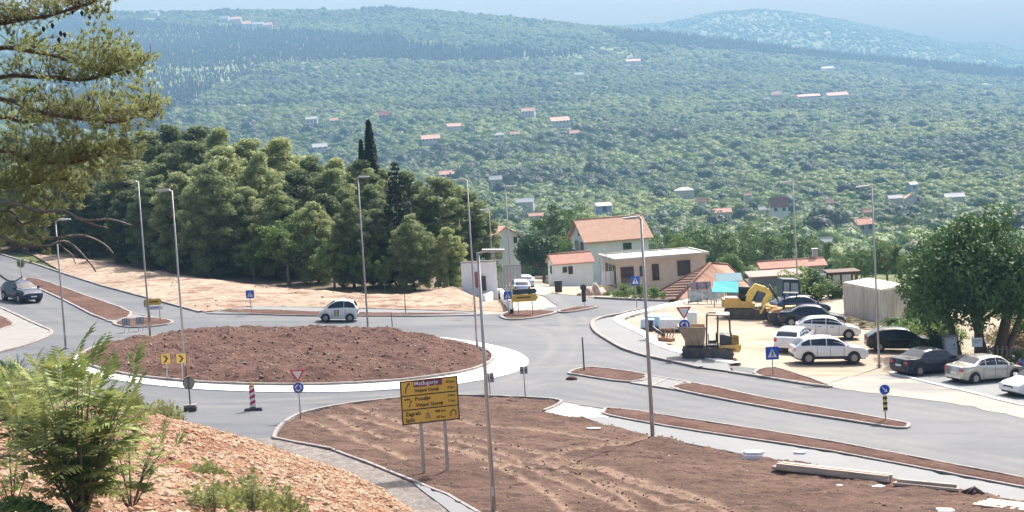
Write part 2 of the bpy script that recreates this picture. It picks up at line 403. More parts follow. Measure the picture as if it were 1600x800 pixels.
# paler wheel paths and dust carried along the lanes
LANES = [[(-100, 378), (100, 452), (200, 492), (330, 500)], [(-60, 420), (90, 490), (160, 518), (205, 520)], [(330, 500), (520, 498), (700, 502), (830, 510), (880, 530), (870, 560), (800, 600), (640, 618), (450, 628), (300, 632), (180, 615)],
         [(850, 470), (880, 482), (900, 500), (905, 530), (960, 560), (1100, 588), (1300, 618), (1500, 650), (1700, 690)], [(820, 505), (870, 515), (1000, 485), (870, 476), (845, 455)], [(1700, 745), (1500, 712), (1300, 675), (1100, 640), (960, 612), (870, 596), (800, 606)], [(1700, 770), (1400, 702), (1100, 650), (950, 632), (840, 612)]]
rc = np.empty(len(rd.data.vertices) * 3, np.float32); rd.data.vertices.foreach_get('co', rc); rc = rc.reshape(-1, 3).astype(float); rw = np.zeros(len(rc))
for t in LANES:
    d_ = segdist([tuple(p) for p in smooth_path(W2(t), 5)], rc[:, 0], rc[:, 1], False)[0]
    rw = np.maximum(rw, np.exp(-((d_ - .75) / .32) ** 2))
rd.data.attributes.new('worn', 'FLOAT', 'POINT').data.foreach_set('value', rw.astype(np.float32))
def mix_attr(m, an, col, sc, lo, hi, amt, st=(1, 1, 1)):
    nt = m.node_tree; b = nt.nodes['Principled BSDF']; src = b.inputs['Base Color'].links[0].from_socket
    a = nt.nodes.new('ShaderNodeAttribute'); a.attribute_name = an; n = nt.nodes.new('ShaderNodeTexNoise'); n.inputs['Scale'].default_value = sc; n.inputs['Detail'].default_value = 6
    tc = nt.nodes.new('ShaderNodeTexCoord'); nt.links.new(tc.outputs['Object'], n.inputs[0])
    mm = nt.nodes.new('ShaderNodeMath'); mm.operation = 'MULTIPLY'; mm.use_clamp = True; nt.links.new(a.outputs['Fac'], mm.inputs[0])
    r = nt.nodes.new('ShaderNodeMapRange'); r.inputs[1].default_value = lo; r.inputs[2].default_value = hi; r.inputs[3].default_value = .1; r.inputs[4].default_value = amt; nt.links.new(n.outputs[0], r.inputs[0]); nt.links.new(r.outputs[0], mm.inputs[1])
    x = nt.nodes.new('ShaderNodeMixRGB'); nt.links.new(mm.outputs[0], x.inputs[0]); nt.links.new(src, x.inputs[1]); x.inputs[2].default_value = tuple(col) + (1,); nt.links.new(x.outputs[0], b.inputs['Base Color'])
mix_attr(M_ASPH, 'worn', (.15, .15, .15), .35, .35, .62, .8)

sheet('access_road', W2([(829, 453), (822, 444), (812, 436), (806, 430), (815, 427), (845, 427), (842, 434), (850, 444), (862, 458), (846, 463)]), 0.05, mat('pale_track', (0.30, 0.275, 0.245), 0.9, var=0.12, vscale=0.4), 0.8)
sheet('worn_road', W2([(1140, 584), (1290, 606), (1340, 613), (1480, 630), (1600, 655), (1800, 695), (1800, 668), (1600, 634), (1450, 598), (1380, 585), (1290, 592)]), 0.045, M_DUSTY, 1.0)
sheet('parking_asphalt', W2([(1395, 584), (1450, 600), (1600, 636), (1800, 674), (1800, 610), (1600, 568), (1480, 552), (1400, 566)]), 0.06, M_PATHASPH, 1.0)
kerb('parking_edge_line', smooth_path(W2([(1392, 583), (1450, 599), (1520, 615), (1600, 635), (1800, 672)]), 4), 0.28, 0.09, M_APRON)

def _unused(): pass
def soilf(a1=0.05, a2=0.04, rise=0.05):
    return lambda x, y, d: (rise + a1 * fbm(x, y, 1.1) + a2 * np.abs(fbm(x + 3, y, 0.32))) * np.minimum(d / 0.25, 1) - 0.03 * (d < 0.01)
rsF = np.random.RandomState(11)
# wheel tracks pressed through the big soil field
TRACKS = [[(560, 655), (640, 676), (760, 690), (860, 714), (1000, 752), (1120, 790)], [(700, 655), (760, 668), (860, 676), (960, 694)], [(900, 742), (960, 770), (1000, 800)], [(480, 660), (560, 690), (640, 720)], [(690, 690), (760, 703), (820, 722), (900, 742), (1000, 775), (1090, 806)], [(700, 700), (780, 720), (850, 745), (930, 775), (975, 800)], [(640, 690), (740, 715), (800, 742), (860, 775), (900, 815)],
          [(520, 650), (560, 672), (620, 690), (700, 700)], [(1018, 684), (950, 698), (890, 706), (855, 716), (830, 722), (760, 735)], [(820, 722), (920, 735), (1030, 768), (1140, 800)], [(560, 640), (640, 665), (720, 685)]]
TRW = [W2(t) for t in TRACKS]
def fieldf(x, y, d):
    z = soilf(0.07, 0.07, 0.04)(x, y, d)
    for t in TRW:
        for off in (0,):
            dd = segdist([tuple(p) for p in smooth_path(t, 4)], x, y, closed=False)[0]
            z = z - 0.05 * np.exp(-(dd / 0.22) ** 2) + 0.03 * np.exp(-((dd - 0.36) / 0.12) ** 2)
    return z
FIELD = W2([(430, 684), (442, 666), (472, 649), (532, 636), (622, 625), (700, 621), (800, 623), (875, 629), (848, 645), (920, 656), (1010, 680), (1100, 697), (1200, 716), (1400, 749), (1600, 783), (1800, 820), (1800, 930), (760, 930), (748, 806), (700, 777), (635, 750), (590, 732), (520, 706), (440, 690)])
M_TRACK = mat('dry_track_soil', (0.36, 0.235, 0.165), 0.95, col2=(0.25, 0.15, 0.10), vscale=1.5, bump=0.5, bscale=12)
M_FIELD = layered('field_soil', [((0.095, 0.056, 0.043),), ((0.142, 0.087, 0.067), 0.35, 0.42, 0.6, (0.6, 1.6, 1, 0.5)), ((0.055, 0.033, 0.028), 1.2, 0.5, 0.68, (0.5, 1.6, 1, 0.4)), ((0.20, 0.14, 0.11), 5, 0.6, 0.75, U)], 0.95, [(5, 0.7, 0.12), (30, 0.7, 0.04)], 0.15)
fo = sheet('soil_field', FIELD, 0.03, M_FIELD, 0.125, fieldf)
# the wheel tracks are paler, dried soil: a per-vertex weight mixes it in
cc = np.empty(len(fo.data.vertices) * 3, np.float32); fo.data.vertices.foreach_get('co', cc); cc = cc.reshape(-1, 3)
dm = np.full(len(cc), 9.0)
for t in TRW: dm = np.minimum(dm, segdist([tuple(p) for p in smooth_path(t, 4)], cc[:, 0].astype(float), cc[:, 1].astype(float), False)[0])
at = fo.data.attributes.new('dry', 'FLOAT', 'POINT'); at.data.foreach_set('value', np.exp(-(np.maximum(dm - .10, 0) / 0.16) ** 2).astype(np.float32))
def mix_dry():
    nt = M_FIELD.node_tree; b = nt.nodes['Principled BSDF']; src = b.inputs['Base Color'].links[0].from_socket
    a = nt.nodes.new('ShaderNodeAttribute'); a.attribute_name = 'dry'; n = nt.nodes.new('ShaderNodeTexNoise'); n.inputs['Scale'].default_value = 2.5; n.inputs['Detail'].default_value = 6
    tc = nt.nodes.new('ShaderNodeTexCoord'); nt.links.new(tc.outputs['Object'], n.inputs[0])
    m = nt.nodes.new('ShaderNodeMath'); m.operation = 'MULTIPLY'; m.use_clamp = True; nt.links.new(a.outputs['Fac'], m.inputs[0])
    r = nt.nodes.new('ShaderNodeMapRange'); r.inputs[1].default_value = .35; r.inputs[2].default_value = .6; r.inputs[3].default_value = .45; r.inputs[4].default_value = 1.0; nt.links.new(n.outputs[0], r.inputs[0]); nt.links.new(r.outputs[0], m.inputs[1])
    x = nt.nodes.new('ShaderNodeMixRGB'); nt.links.new(m.outputs[0], x.inputs[0]); nt.links.new(src, x.inputs[1]); x.inputs[2].default_value = (.26, .178, .132, 1); nt.links.new(x.outputs[0], b.inputs['Base Color'])
mix_dry()

kerb('field_kerb', smooth_path(W2([(520, 704), (440, 689), (429, 684), (441, 665), (471, 648), (531, 635), (621, 624), (700, 620), (800, 622), (876, 628), (850, 644)]), 6), 0.18, 0.13)
kerb('field_edge_kerb', W2([(520, 705), (590, 731), (635, 750), (700, 776), (748, 804), (765, 830)]), 0.16, 0.12)
sheet('gravel_strip', W2([(400, 686), (430, 686), (520, 706), (590, 733), (635, 752), (720, 788), (775, 835), (690, 860), (600, 780), (480, 722)]), 0.035, M_GREYGRAVEL, 0.35, lambda x, y, d: 0.06 * np.abs(fbm(x, y, 0.4)) * np.minimum(d * 3, 1))
sheet('narrow_path', W2([(640, 753), (700, 779), (748, 807), (790, 850), (740, 850), (700, 800), (660, 770)]), 0.10, M_PATHASPH, 0.5)
sheet('concrete_pad', W2([(848, 644), (878, 629), (905, 635), (945, 641), (952, 653), (940, 663), (905, 656)]), 0.05, mat('worn_white_concrete', (0.50, 0.48, 0.45), 0.85, col2=(0.22, 0.225, 0.23), vscale=0.9), 0.4)
sheet('footpath', W2([(905, 656), (945, 652), (1100, 679), (1300, 709), (1600, 766), (1800, 802), (1800, 823), (1600, 786), (1400, 752), (1200, 719), (1010, 682)]), 0.06, M_PATHASPH, 0.8)
def bed(name, px, rise=0.10, kname=None, kw=0.15, kh=0.13, n=3, fp=None):
    w = W2(px); sm = smooth_path(w, n, True)
    kerb(kname or (name + '_kerb'), sm, kw, kh, closed=True)
    return sheet(name, sm, 0.03, M_SOIL, 0.22, soilf(0.03, 0.035, rise))
bed('planting_strip', [(945, 644), (965, 641), (1100, 661), (1300, 693), (1600, 750), (1800, 788), (1800, 800), (1600, 765), (1300, 708), (1100, 678), (958, 653)], kname='planting_strip_kerb')
bed('median_bed', [(1056, 605), (1085, 601), (1200, 625), (1330, 648), (1408, 662), (1420, 667), (1405, 671), (1330, 660), (1200, 639), (1062, 612)], kname='median_kerb', kw=0.2)
bed('median_end_bed', [(890, 584), (925, 576), (1010, 588), (985, 599), (905, 588)], kname='median_end_kerb', kw=0.2)
sheet('median_crossing', W2([(987, 600), (1012, 588), (1080, 600), (1056, 611)]), 0.09, M_PATHASPH, 0.5)
for a in ([(987, 600), (1012, 588)], [(1015, 606), (1042, 594)], [(1056, 611), (1080, 600)], [(987, 600), (1056, 611)], [(1012, 588), (1080, 600)]):
    k = kerb('crossing_edge', W2(a), 0.22, 0.115)
bed('lot_corner_bed', [(1178, 585), (1212, 577), (1292, 603), (1285, 606), (1215, 595)], kname='lot_corner_kerb')
sheet('asphalt_patch', W2([(1140, 572), (1192, 578), (1180, 587), (1147, 582)]), 0.05, M_ASPH, 0.5)
bed('left_median_bed', [(38, 440), (62, 438), (130, 462), (205, 490), (166, 501), (100, 470)], kname='left_median_kerb', kw=0.2)
sheet('left_median_crossing', W2([(166, 502), (208, 491), (232, 497), (190, 507)]), 0.09, M_PATHASPH, 0.5)
kerb('left_crossing_edge', W2([(208, 491), (240, 498)]), 0.2, 0.12); kerb('left_crossing_edge', W2([(166, 502), (185, 507)]), 0.2, 0.12)
bed('left_island_bed', [(178, 507), (200, 500), (248, 499), (270, 505), (250, 510), (205, 513)], kname='left_island_kerb', kw=0.2)
sheet('corner_footpath', W2([(-120, 440), (-20, 474), (60, 510), (80, 520), (70, 528), (20, 546), (-120, 580)]), 0.10, mat('pale_paving', (0.22, 0.215, 0.205), 0.85, var=0.1, vscale=1.0), 0.8)
kerb('corner_footpath_kerb', smooth_path(W2([(-120, 440), (-20, 474), (60, 510), (80, 519), (72, 529), (20, 547), (-120, 581)]), 5), 0.25, 0.16)
bed('corner_bed', [(-80, 478), (-10, 492), (20, 505), (10, 514), (-80, 535)], kname='corner_bed_kerb', kw=0.2)
sheet('north_footpath', W2([(318, 491), (345, 487), (400, 480), (560, 484), (740, 489), (760, 491), (745, 494), (640, 496), (345, 492)]), 0.10, M_PATHASPH, 0.8)
bed('north_verge_bed', [(342, 489), (370, 486), (420, 486), (500, 489), (640, 491), (740, 491), (640, 495), (500, 495), (420, 493)], kname='north_verge_kerb', kw=0.18)
kerb('north_kerb', W2([(-160, 367), (0, 398), (60, 415), (110, 432), (160, 448), (235, 468), (312, 489)]), 0.22, 0.15)
bed('side_island_bed', [(783, 495), (802, 488), (868, 488), (845, 496), (800, 501)], kname='side_island_kerb', kw=0.25)
bed('side_island_tip', [(874, 487), (905, 481), (933, 481), (910, 486), (882, 490)], kname='side_island_tip_kerb', kw=0.2)
kerb('side_kerb', W2([(930, 467), (985, 470), (1046, 472)]), 0.3, 0.2)
sheet('side_footway', W2([(928, 507), (934, 502), (970, 494), (1000, 486), (1046, 477), (1075, 468), (1095, 470), (1010, 489), (975, 500), (985, 512), (1010, 526), (1030, 541), (1065, 553), (1100, 561), (1140, 572), (1140, 583), (1095, 577), (1055, 568), (1010, 557), (975, 546), (950, 532), (930, 519)]), 0.12, M_PATHASPH, 0.6)
kerb('footway_kerb', smooth_path(W2([(1000, 485), (970, 492), (934, 500), (926, 508), (931, 520), (950, 533), (975, 547), (1010, 558), (1055, 568), (1095, 577)]), 5), 0.3, 0.17)
kerb('lot_border', smooth_path(W2([(1090, 468), (1030, 482), (985, 493), (967, 500), (970, 507), (990, 516), (1010, 526), (1030, 541), (1065, 553), (1105, 562), (1150, 571)]), 5), 0.75, 0.16, M_APRON)
kerb('lot_kerb', W2([(1140, 583), (1210, 594), (1290, 606)]), 0.25, 0.15)
# soil lump dropped against the kerb of the median
# ---- the island of the roundabout
def ell(cx, cy, a, b, n=72): return [P(cx + a * math.cos(t), cy + b * math.sin(t))[:2] for t in np.linspace(0, 2 * math.pi, n, endpoint=False)]
AP = ell(469, 566.5, 354, 47.5)
sheet('roundabout_apron', AP, 0.075, M_APRON, 0.7)
kerb('apron_kerb', AP, 0.25, 0.085, M_APRON, closed=True)
IS = ell(449, 561, 322, 43)
NOTCH = [P(x, y)[:2] for x, y in ((235, 530), (290, 592), (575, 513), (745, 545))]
def moundf(x, y, d):
    r = sstep(0, 2.2, d)
    z = 0.10 + r * (0.36 + 0.14 * fbm(x, y, 4) + 0.12 * fbm(x, y, 1.3)) + np.minimum(d / 0.5, 1) * (0.11 * np.abs(fbm(x + 7, y, 0.5)) + 0.05 * fbm(x, y + 5, 0.21))
    for nx, ny in NOTCH:
        k = np.exp(-(np.hypot(x - nx, y - ny) / 0.9) ** 4); z = z * (1 - k) + 0.12 * k
    return z * np.minimum(d / 0.3, 1) + 0.02
sheet('island_mound', IS, 0.05, M_SOIL, 0.16, moundf)
kerb('island_kerb', IS, 0.2, 0.2, M_CONC, closed=True)

# ---- the bank the photographer stands on
TOE = [tuple(p) for p in W2([(-320, 606), (0, 612), (130, 624), (240, 645), (330, 668), (400, 688), (470, 712), (545, 738), (600, 765), (650, 800), (700, 850), (735, 920)])]
_tu = np.array([p[0] / p[1] for p in TOE] + [(950 - 800) / F, 400 / F, 900 / F]); _td = np.array([p[1] for p in TOE] + [46.0, 36.0, 28.0])
def bank_h(x, y):
    """the bank falls from the photographer's feet to its toe along the road"""
    x = np.asarray(x, float); y = np.maximum(np.asarray(y, float), 1.0)
    s = y / np.interp(x / y, _tu, _td)
    d = np.where(s < 1, 2.0 + (HC - 2.0) * np.minimum(s, 1) ** 0.8, HC + (s - 1) * 12)
    return (d - MG[0] * x - MG[1] * y) / MG[2] - 0.02
def bank_z(x, y):
    s = np.asarray(y, float) / np.interp(np.asarray(x, float) / np.maximum(y, 1.0), _tu, _td)
    return bank_h(x, y) + (0.16 * fbm(x, y, 2.4) + 0.12 * np.abs(fbm(x, y, 0.8)) + 0.05 * np.abs(fbm(x, y, 0.3))) * np.clip((1 - s) * 12, 0, 1)
def build_bank():
    gx = np.arange(-48, 6, 0.16); gy = np.arange(14, 108, 0.2)
    X, Y = np.meshgrid(gx, gy); Z = bank_z(X, Y)
    keep = Z > H(X, Y) - 0.5
    ok = keep[:-1, :-1] & keep[1:, 1:] & (np.abs(X[:-1, :-1] / Y[:-1, :-1]) < 0.42)
    used = np.zeros(X.shape, bool)
    for a, b in ((0, 0), (1, 0), (0, 1), (1, 1)): used[a:X.shape[0] - 1 + a, b:X.shape[1] - 1 + b] |= ok
    idx = -np.ones(X.shape, int); idx[used] = np.arange(used.sum())
    I, J = np.nonzero(ok)
    f = np.stack([idx[I, J], idx[I, J + 1], idx[I + 1, J + 1], idx[I + 1, J]], 1)
    tag(nobj('gravel_bank', np.stack([X[used], Y[used], Z[used]], 1), f, M_BANK, smooth=True), kind='structure')
build_bank()
def PB(px, py, h=0.0):
    r = ray(px, py); d = 6.0
    while d < 140 and r[2] * d > float(bank_h(r[0] * d, r[1] * d)): d += 0.05
    p = r * d; return np.array((p[0], p[1], float(bank_z(p[0], p[1])) + h)), d
# ------------------------------------------------------------------ vegetation
def fol(name, c, c2, vs=0.6, attr=None, trans=0.25):
    return mat(name, c, 0.6, col2=c2, vscale=vs, attr=attr, trans=trans, spec=0.25)
M_BARK = mat('bark', (0.14, 0.10, 0.075), 0.9, var=0.3, vscale=6, bump=0.6, bscale=15, stretch=(1, 1, 0.25))
M_BARKG = mat('grey_bark', (0.20, 0.175, 0.15), 0.9, var=0.3, vscale=6, bump=0.5, bscale=15)
M_PINE = fol('pine_needles', (0.145, 0.19, 0.088), (0.31, 0.365, 0.17), 0.9, 'objrand', .5)
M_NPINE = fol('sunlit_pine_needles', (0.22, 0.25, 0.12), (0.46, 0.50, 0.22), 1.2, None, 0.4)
M_CYP = fol('cypress_needles', (0.012, 0.026, 0.018), (0.028, 0.05, 0.028), 0.8, None, 0.08)
M_DARKF = fol('dark_leaves', (0.018, 0.05, 0.022), (0.05, 0.10, 0.03), 0.7, 'objrand', 0.15)
M_BIGL = fol('big_tree_leaves', (0.05, 0.115, 0.04), (0.14, 0.23, 0.07), 0.8, None, 0.2)
M_LEAF = fol('green_leaves', (0.08, 0.15, 0.04), (0.19, 0.27, 0.08), 0.8, 'objrand', 0.3)
M_SCRUB = fol('scrub_leaves', (0.092, 0.150, 0.042), (0.205, 0.265, 0.083), 0.12, 'tint', 0.4)
M_SCRUBV = fol('valley_leaves', (0.07, 0.14, 0.04), (0.18, 0.26, 0.08), 0.5, 'objrand', 0.25)
M_FOREST = fol('far_pine_leaves', (0.008, 0.02, 0.018), (0.02, 0.04, 0.028), 0.2, 'tint', 0.05)
M_GROVE = fol('dark_grove_leaves', (0.022, 0.055, 0.032), (0.05, 0.095, 0.045), 0.25, 'tint', 0.3)
M_DRY = fol('dry_leaves', (0.20, 0.16, 0.08), (0.38, 0.31, 0.17), 1.5)
M_SAP = fol('sapling_leaves', (0.13, 0.21, 0.05), (0.44, 0.46, 0.17), 3.0, None, 0.3)

def tri_cloud(c, nrm_, size, rs, asp=1.0, spread=0.9):
    """one leaf-sized triangle at each centre, roughly facing its normal"""
    n = len(c)
    nn = nrm_ + rs.normal(0, spread, (n, 3)); nn /= np.linalg.norm(nn, axis=1, keepdims=True) + 1e-9
    a = np.cross(nn, rs.normal(0, 1, (n, 3))); a /= np.linalg.norm(a, axis=1, keepdims=True) + 1e-9
    b = np.cross(nn, a); s = (size * rs.uniform(0.6, 1.4, n))[:, None]
    v = np.empty((n, 3, 3)); v[:, 0] = c + a * s * asp; v[:, 1] = c - a * s * 0.5 * asp + b * s * 0.6 / asp; v[:, 2] = c - a * s * 0.5 * asp - b * s * 0.6 / asp
    return v.reshape(-1, 3), np.arange(3 * n).reshape(-1, 3)
def clump_cloud(centres, radii, per, size, rs, flat=0.8, asp=1.0, up=0.35, lump=0.0, fill=0.15):
    C = []; N = []
    for c, r in zip(centres, radii):
        k = max(6, int(per * r * r)) if per > 0 else int(-per)
        d = rs.normal(0, 1, (k, 3)); d /= np.linalg.norm(d, axis=1, keepdims=True)
        rad = r * (1 - fill * rs.rand(k) - 0.25 * rs.rand(k) ** 3)
        p = d * rad[:, None]
        if lump: p *= (1 + lump * np.sin(d[:, 0] * 7 + c[0] * 3) * np.sin(d[:, 1] * 6 + c[1] * 2) * np.cos(d[:, 2] * 5))[:, None]
        p[:, 2] *= flat
        C.append(np.asarray(c) + p); d2 = d.copy(); d2[:, 2] += up; N.append(d2)
    C = np.concatenate(C); N = np.concatenate(N)
    return tri_cloud(C, N, np.full(len(C), size), rs, asp)
def ico(sub):
    bm = bmesh.new(); bmesh.ops.create_icosphere(bm, subdivisions=sub, radius=1)
    v = np.array([x.co[:] for x in bm.verts]); f = np.array([[q.index for q in x.verts] for x in bm.faces]); bm.free(); return v, f
IV, IF = ico(2)
def blob_mesh(name, m, seed, ntri=130, sx=1.0, sz=0.85, leaf=0.2, cone=0.0):
    """small far tree: a lumpy body wearing a coat of leaf clumps"""
    rs = np.random.RandomState(seed)
    v = IV.copy(); k = 1 + 0.16 * np.sin(v[:, 0] * 4 + seed) * np.cos(v[:, 1] * 3.7 + seed * 2) + rs.normal(0, 0.05, len(v))
    v = v * k[:, None] * 0.88
    if cone: v[:, :2] *= (1 - cone * (v[:, 2:3] * 0.5 + 0.5)) 
    d = rs.normal(0, 1, (ntri, 3)); d /= np.linalg.norm(d, axis=1, keepdims=True)
    c = d * (0.93 + 0.13 * rs.rand(ntri))[:, None] * (1 + 0.16 * np.sin(d[:, 0:1] * 4 + seed) * np.cos(d[:, 1:2] * 3.7 + seed * 2))
    if cone: c[:, :2] *= (1 - cone * (c[:, 2:3] * 0.5 + 0.5))
    tv, tf = tri_cloud(c, d, np.full(ntri, leaf * .8), rs, 1.0, 0.35)
    vv = np.concatenate([v, tv]); ff = np.concatenate([IF, tf + len(v)])
    vv[:, :2] *= sx; vv[:, 2] = (vv[:, 2] + 0.75) * sz
    return npmesh(name, vv, ff, [m], smooth=True)

def scatter(name, pts, scl, vid, tint, meshes, kind='stuff', zs=None):
    """one 'stuff' object: geometry nodes put a small tree on every point"""
    n = len(pts); me = bpy.data.meshes.new(name); me.vertices.add(n); me.vertices.foreach_set('co', np.asarray(pts, np.float32).ravel())
    for nm, tp, ar in (('scl', 'FLOAT_VECTOR', scl), ('vid', 'INT', vid), ('tint_in', 'FLOAT', tint), ('rot', 'FLOAT', np.random.RandomState(3).uniform(0, 6.28, n))):
        at = me.attributes.new(nm, tp, 'POINT')
        at.data.foreach_set('vector' if tp == 'FLOAT_VECTOR' else 'value', np.asarray(ar, np.int32 if tp == 'INT' else np.float32).ravel())
    o = link(bpy.data.objects.new(name, me)); tag(o, kind=kind)
    ng = bpy.data.node_groups.new(name, 'GeometryNodeTree')
    ng.interface.new_socket('Geometry', in_out='INPUT', socket_type='NodeSocketGeometry'); ng.interface.new_socket('Geometry', in_out='OUTPUT', socket_type='NodeSocketGeometry')
    N = ng.nodes; Lk = ng.links
    gi = N.new('NodeGroupInput'); go = N.new('NodeGroupOutput'); ip = N.new('GeometryNodeInstanceOnPoints'); jn = N.new('GeometryNodeGeometryToInstance')
    for i, m in enumerate(reversed(meshes)):
        po = bpy.data.objects.new(name + '_kind', m)
        oi = N.new('GeometryNodeObjectInfo'); oi.inputs['Object'].default_value = po
        Lk.new(oi.outputs['Geometry'], jn.inputs[0])
    def attr(nm, t):
        a = N.new('GeometryNodeInputNamedAttribute'); a.data_type = t; a.inputs['Name'].default_value = nm; return a.outputs['Attribute']
    Lk.new(gi.outputs[0], ip.inputs['Points']); Lk.new(jn.outputs[0], ip.inputs['Instance'])
    ip.inputs['Pick Instance'].default_value = True
    Lk.new(attr('vid', 'INT'), ip.inputs['Instance Index']); Lk.new(attr('scl', 'FLOAT_VECTOR'), ip.inputs['Scale'])
    cx = N.new('ShaderNodeCombineXYZ'); Lk.new(attr('rot', 'FLOAT'), cx.inputs[2])
    er = N.new('FunctionNodeEulerToRotation'); Lk.new(cx.outputs[0], er.inputs[0]); Lk.new(er.outputs[0], ip.inputs['Rotation'])
    st = N.new('GeometryNodeStoreNamedAttribute'); st.data_type = 'FLOAT'; st.domain = 'INSTANCE'; st.inputs['Name'].default_value = 'tint'
    Lk.new(ip.outputs[0], st.inputs['Geometry']); Lk.new(attr('tint_in', 'FLOAT'), st.inputs['Value'])
    Lk.new(st.outputs[0], go.inputs[0])
    md = o.modifiers.new('instances', 'NODES'); md.node_group = ng
    return o

def to_px(x, y, z):
    c = R.T @ np.array([x, y, z]) if np.ndim(x) == 0 else np.einsum('ij,jn->in', R.T, np.array([x, y, z]))
    return 800 + F * c[0] / c[2], 400 + F * c[1] / c[2]

FAR_HOUSES = []      # (x, y, radius) kept clear of trees, filled before the scatter
def far_scatter():
    rs = np.random.RandomState(21)
    kinds = [blob_mesh('scrub_tree', M_SCRUB, s, 170, 1.0, z, l) for s, z, l in ((1, .8, .22), (2, .95, .2), (3, .7, .26), (4, .85, .24))]
    def pts(n, d0, d1, u0=-0.40, u1=0.40):
        u = rs.uniform(u0, u1, n); d = np.sqrt(rs.uniform(d0 ** 2, d1 ** 2, n)); return u * d, d
    X = []; Y = []; S = []
    for n, d0, d1, s0, s1 in ((24000, 570, 1150, 2.6, 5.0), (62000, 1150, 2300, 2.4, 4.8), (95000, 2300, 4300, 2.9, 5.2), (30000, 5300, 6750, 4.0, 7.0)):
        x, y = pts(n, d0, d1)
        # thinner and thicker patches of scrub
        den = 0.35 + 0.55 * fbm(x, y, 230) + 0.5 * fbm(x + 50, y, 60)
        k = (rs.rand(n) < np.clip(0.62 + 0.75 * den, 0.06, 1)) 
        x, y = x[k], y[k]; s = (s0 * .7 + (s1 * 1.15 - s0 * .7) * rs.rand(len(x)) ** 1.5) * (1 + 0.35 * fbm(x, y, 300))
        X.append(x); Y.append(y); S.append(s)
    x = np.concatenate(X); y = np.concatenate(Y); s = np.concatenate(S)
    k = np.ones(len(x), bool)
    for hx, hy, hr in FAR_HOUSES: 
        dx = x - hx; dy = y - hy
        k &= ~(((dx / (hr * 1.05)) ** 2 + ((dy + 30) / 42) ** 2) < 1)
    x, y, s = x[k], y[k], s[k]; z = H(x, y) - 0.3 * s - 0.2
    px, py = to_px(x, y, z + s)
    # the dark pine forest on the upper left flank and the dark groves on the right
    poly = [(100, 30), (250, 36), (380, 42), (520, 50), (620, 58), (720, 78), (900, 76), (905, 84), (740, 96), (620, 92), (540, 92), (420, 98), (300, 150), (230, 205), (80, 200), (60, 60)]
    poly2 = [(930, 48), (1000, 50), (1120, 60), (1220, 70), (1300, 80), (1420, 92), (1600, 110), (1700, 125), (1700, 135), (1600, 124), (1400, 104), (1250, 86), (1100, 76), (980, 64)]
    forest = inside(poly, px + 10 * fbm(x, y, 90), py + 4 * fbm(x + 70, y, 120)) | inside(poly2, px, py + 3 * fbm(x, y, 200))
    grove = (fbm(x + 900, y - 300, 130) + 0.5 * fbm(x, y, 45) > 0.95)
    dark = forest | (grove | (rs.rand(len(x)) < .05)) & (y < 5000)
    tint = np.clip(0.55 + 0.42 * fbm(x, y, 170) + 0.22 * rs.normal(0, 1, len(x)), 0, 1)
    vid = rs.randint(0, 4, len(x))
    sc = np.stack([s, s, s * rs.uniform(0.75, 1.1, len(x))], 1)
    gr = dark & ~forest; fo_ = forest
    a = ~dark
    scatter('hillside_scrub', np.stack([x, y, z], 1)[a], sc[a], vid[a], tint[a], kinds)
    pk = [blob_mesh('far_pine', M_FOREST, s_, 110, 0.62, 1.5, .2, c_) for s_, c_ in ((5, 0.5), (6, 0.62), (7, 0.3))]
    gk = [blob_mesh('dark_grove_tree', M_GROVE, s_, 230, 1.0, z_, .2) for s_, z_ in ((8, .9), (9, 1.0))]
    scatter('dark_groves', np.stack([x, y, z], 1)[gr], sc[gr] * 1.25, rs.randint(0, 2, gr.sum()), tint[gr], gk)
    a = forest
    sc2 = sc
    scatter('far_pine_forest', np.stack([x, y, z], 1)[a], sc2[a], rs.randint(0, 3, a.sum()), tint[a], pk)

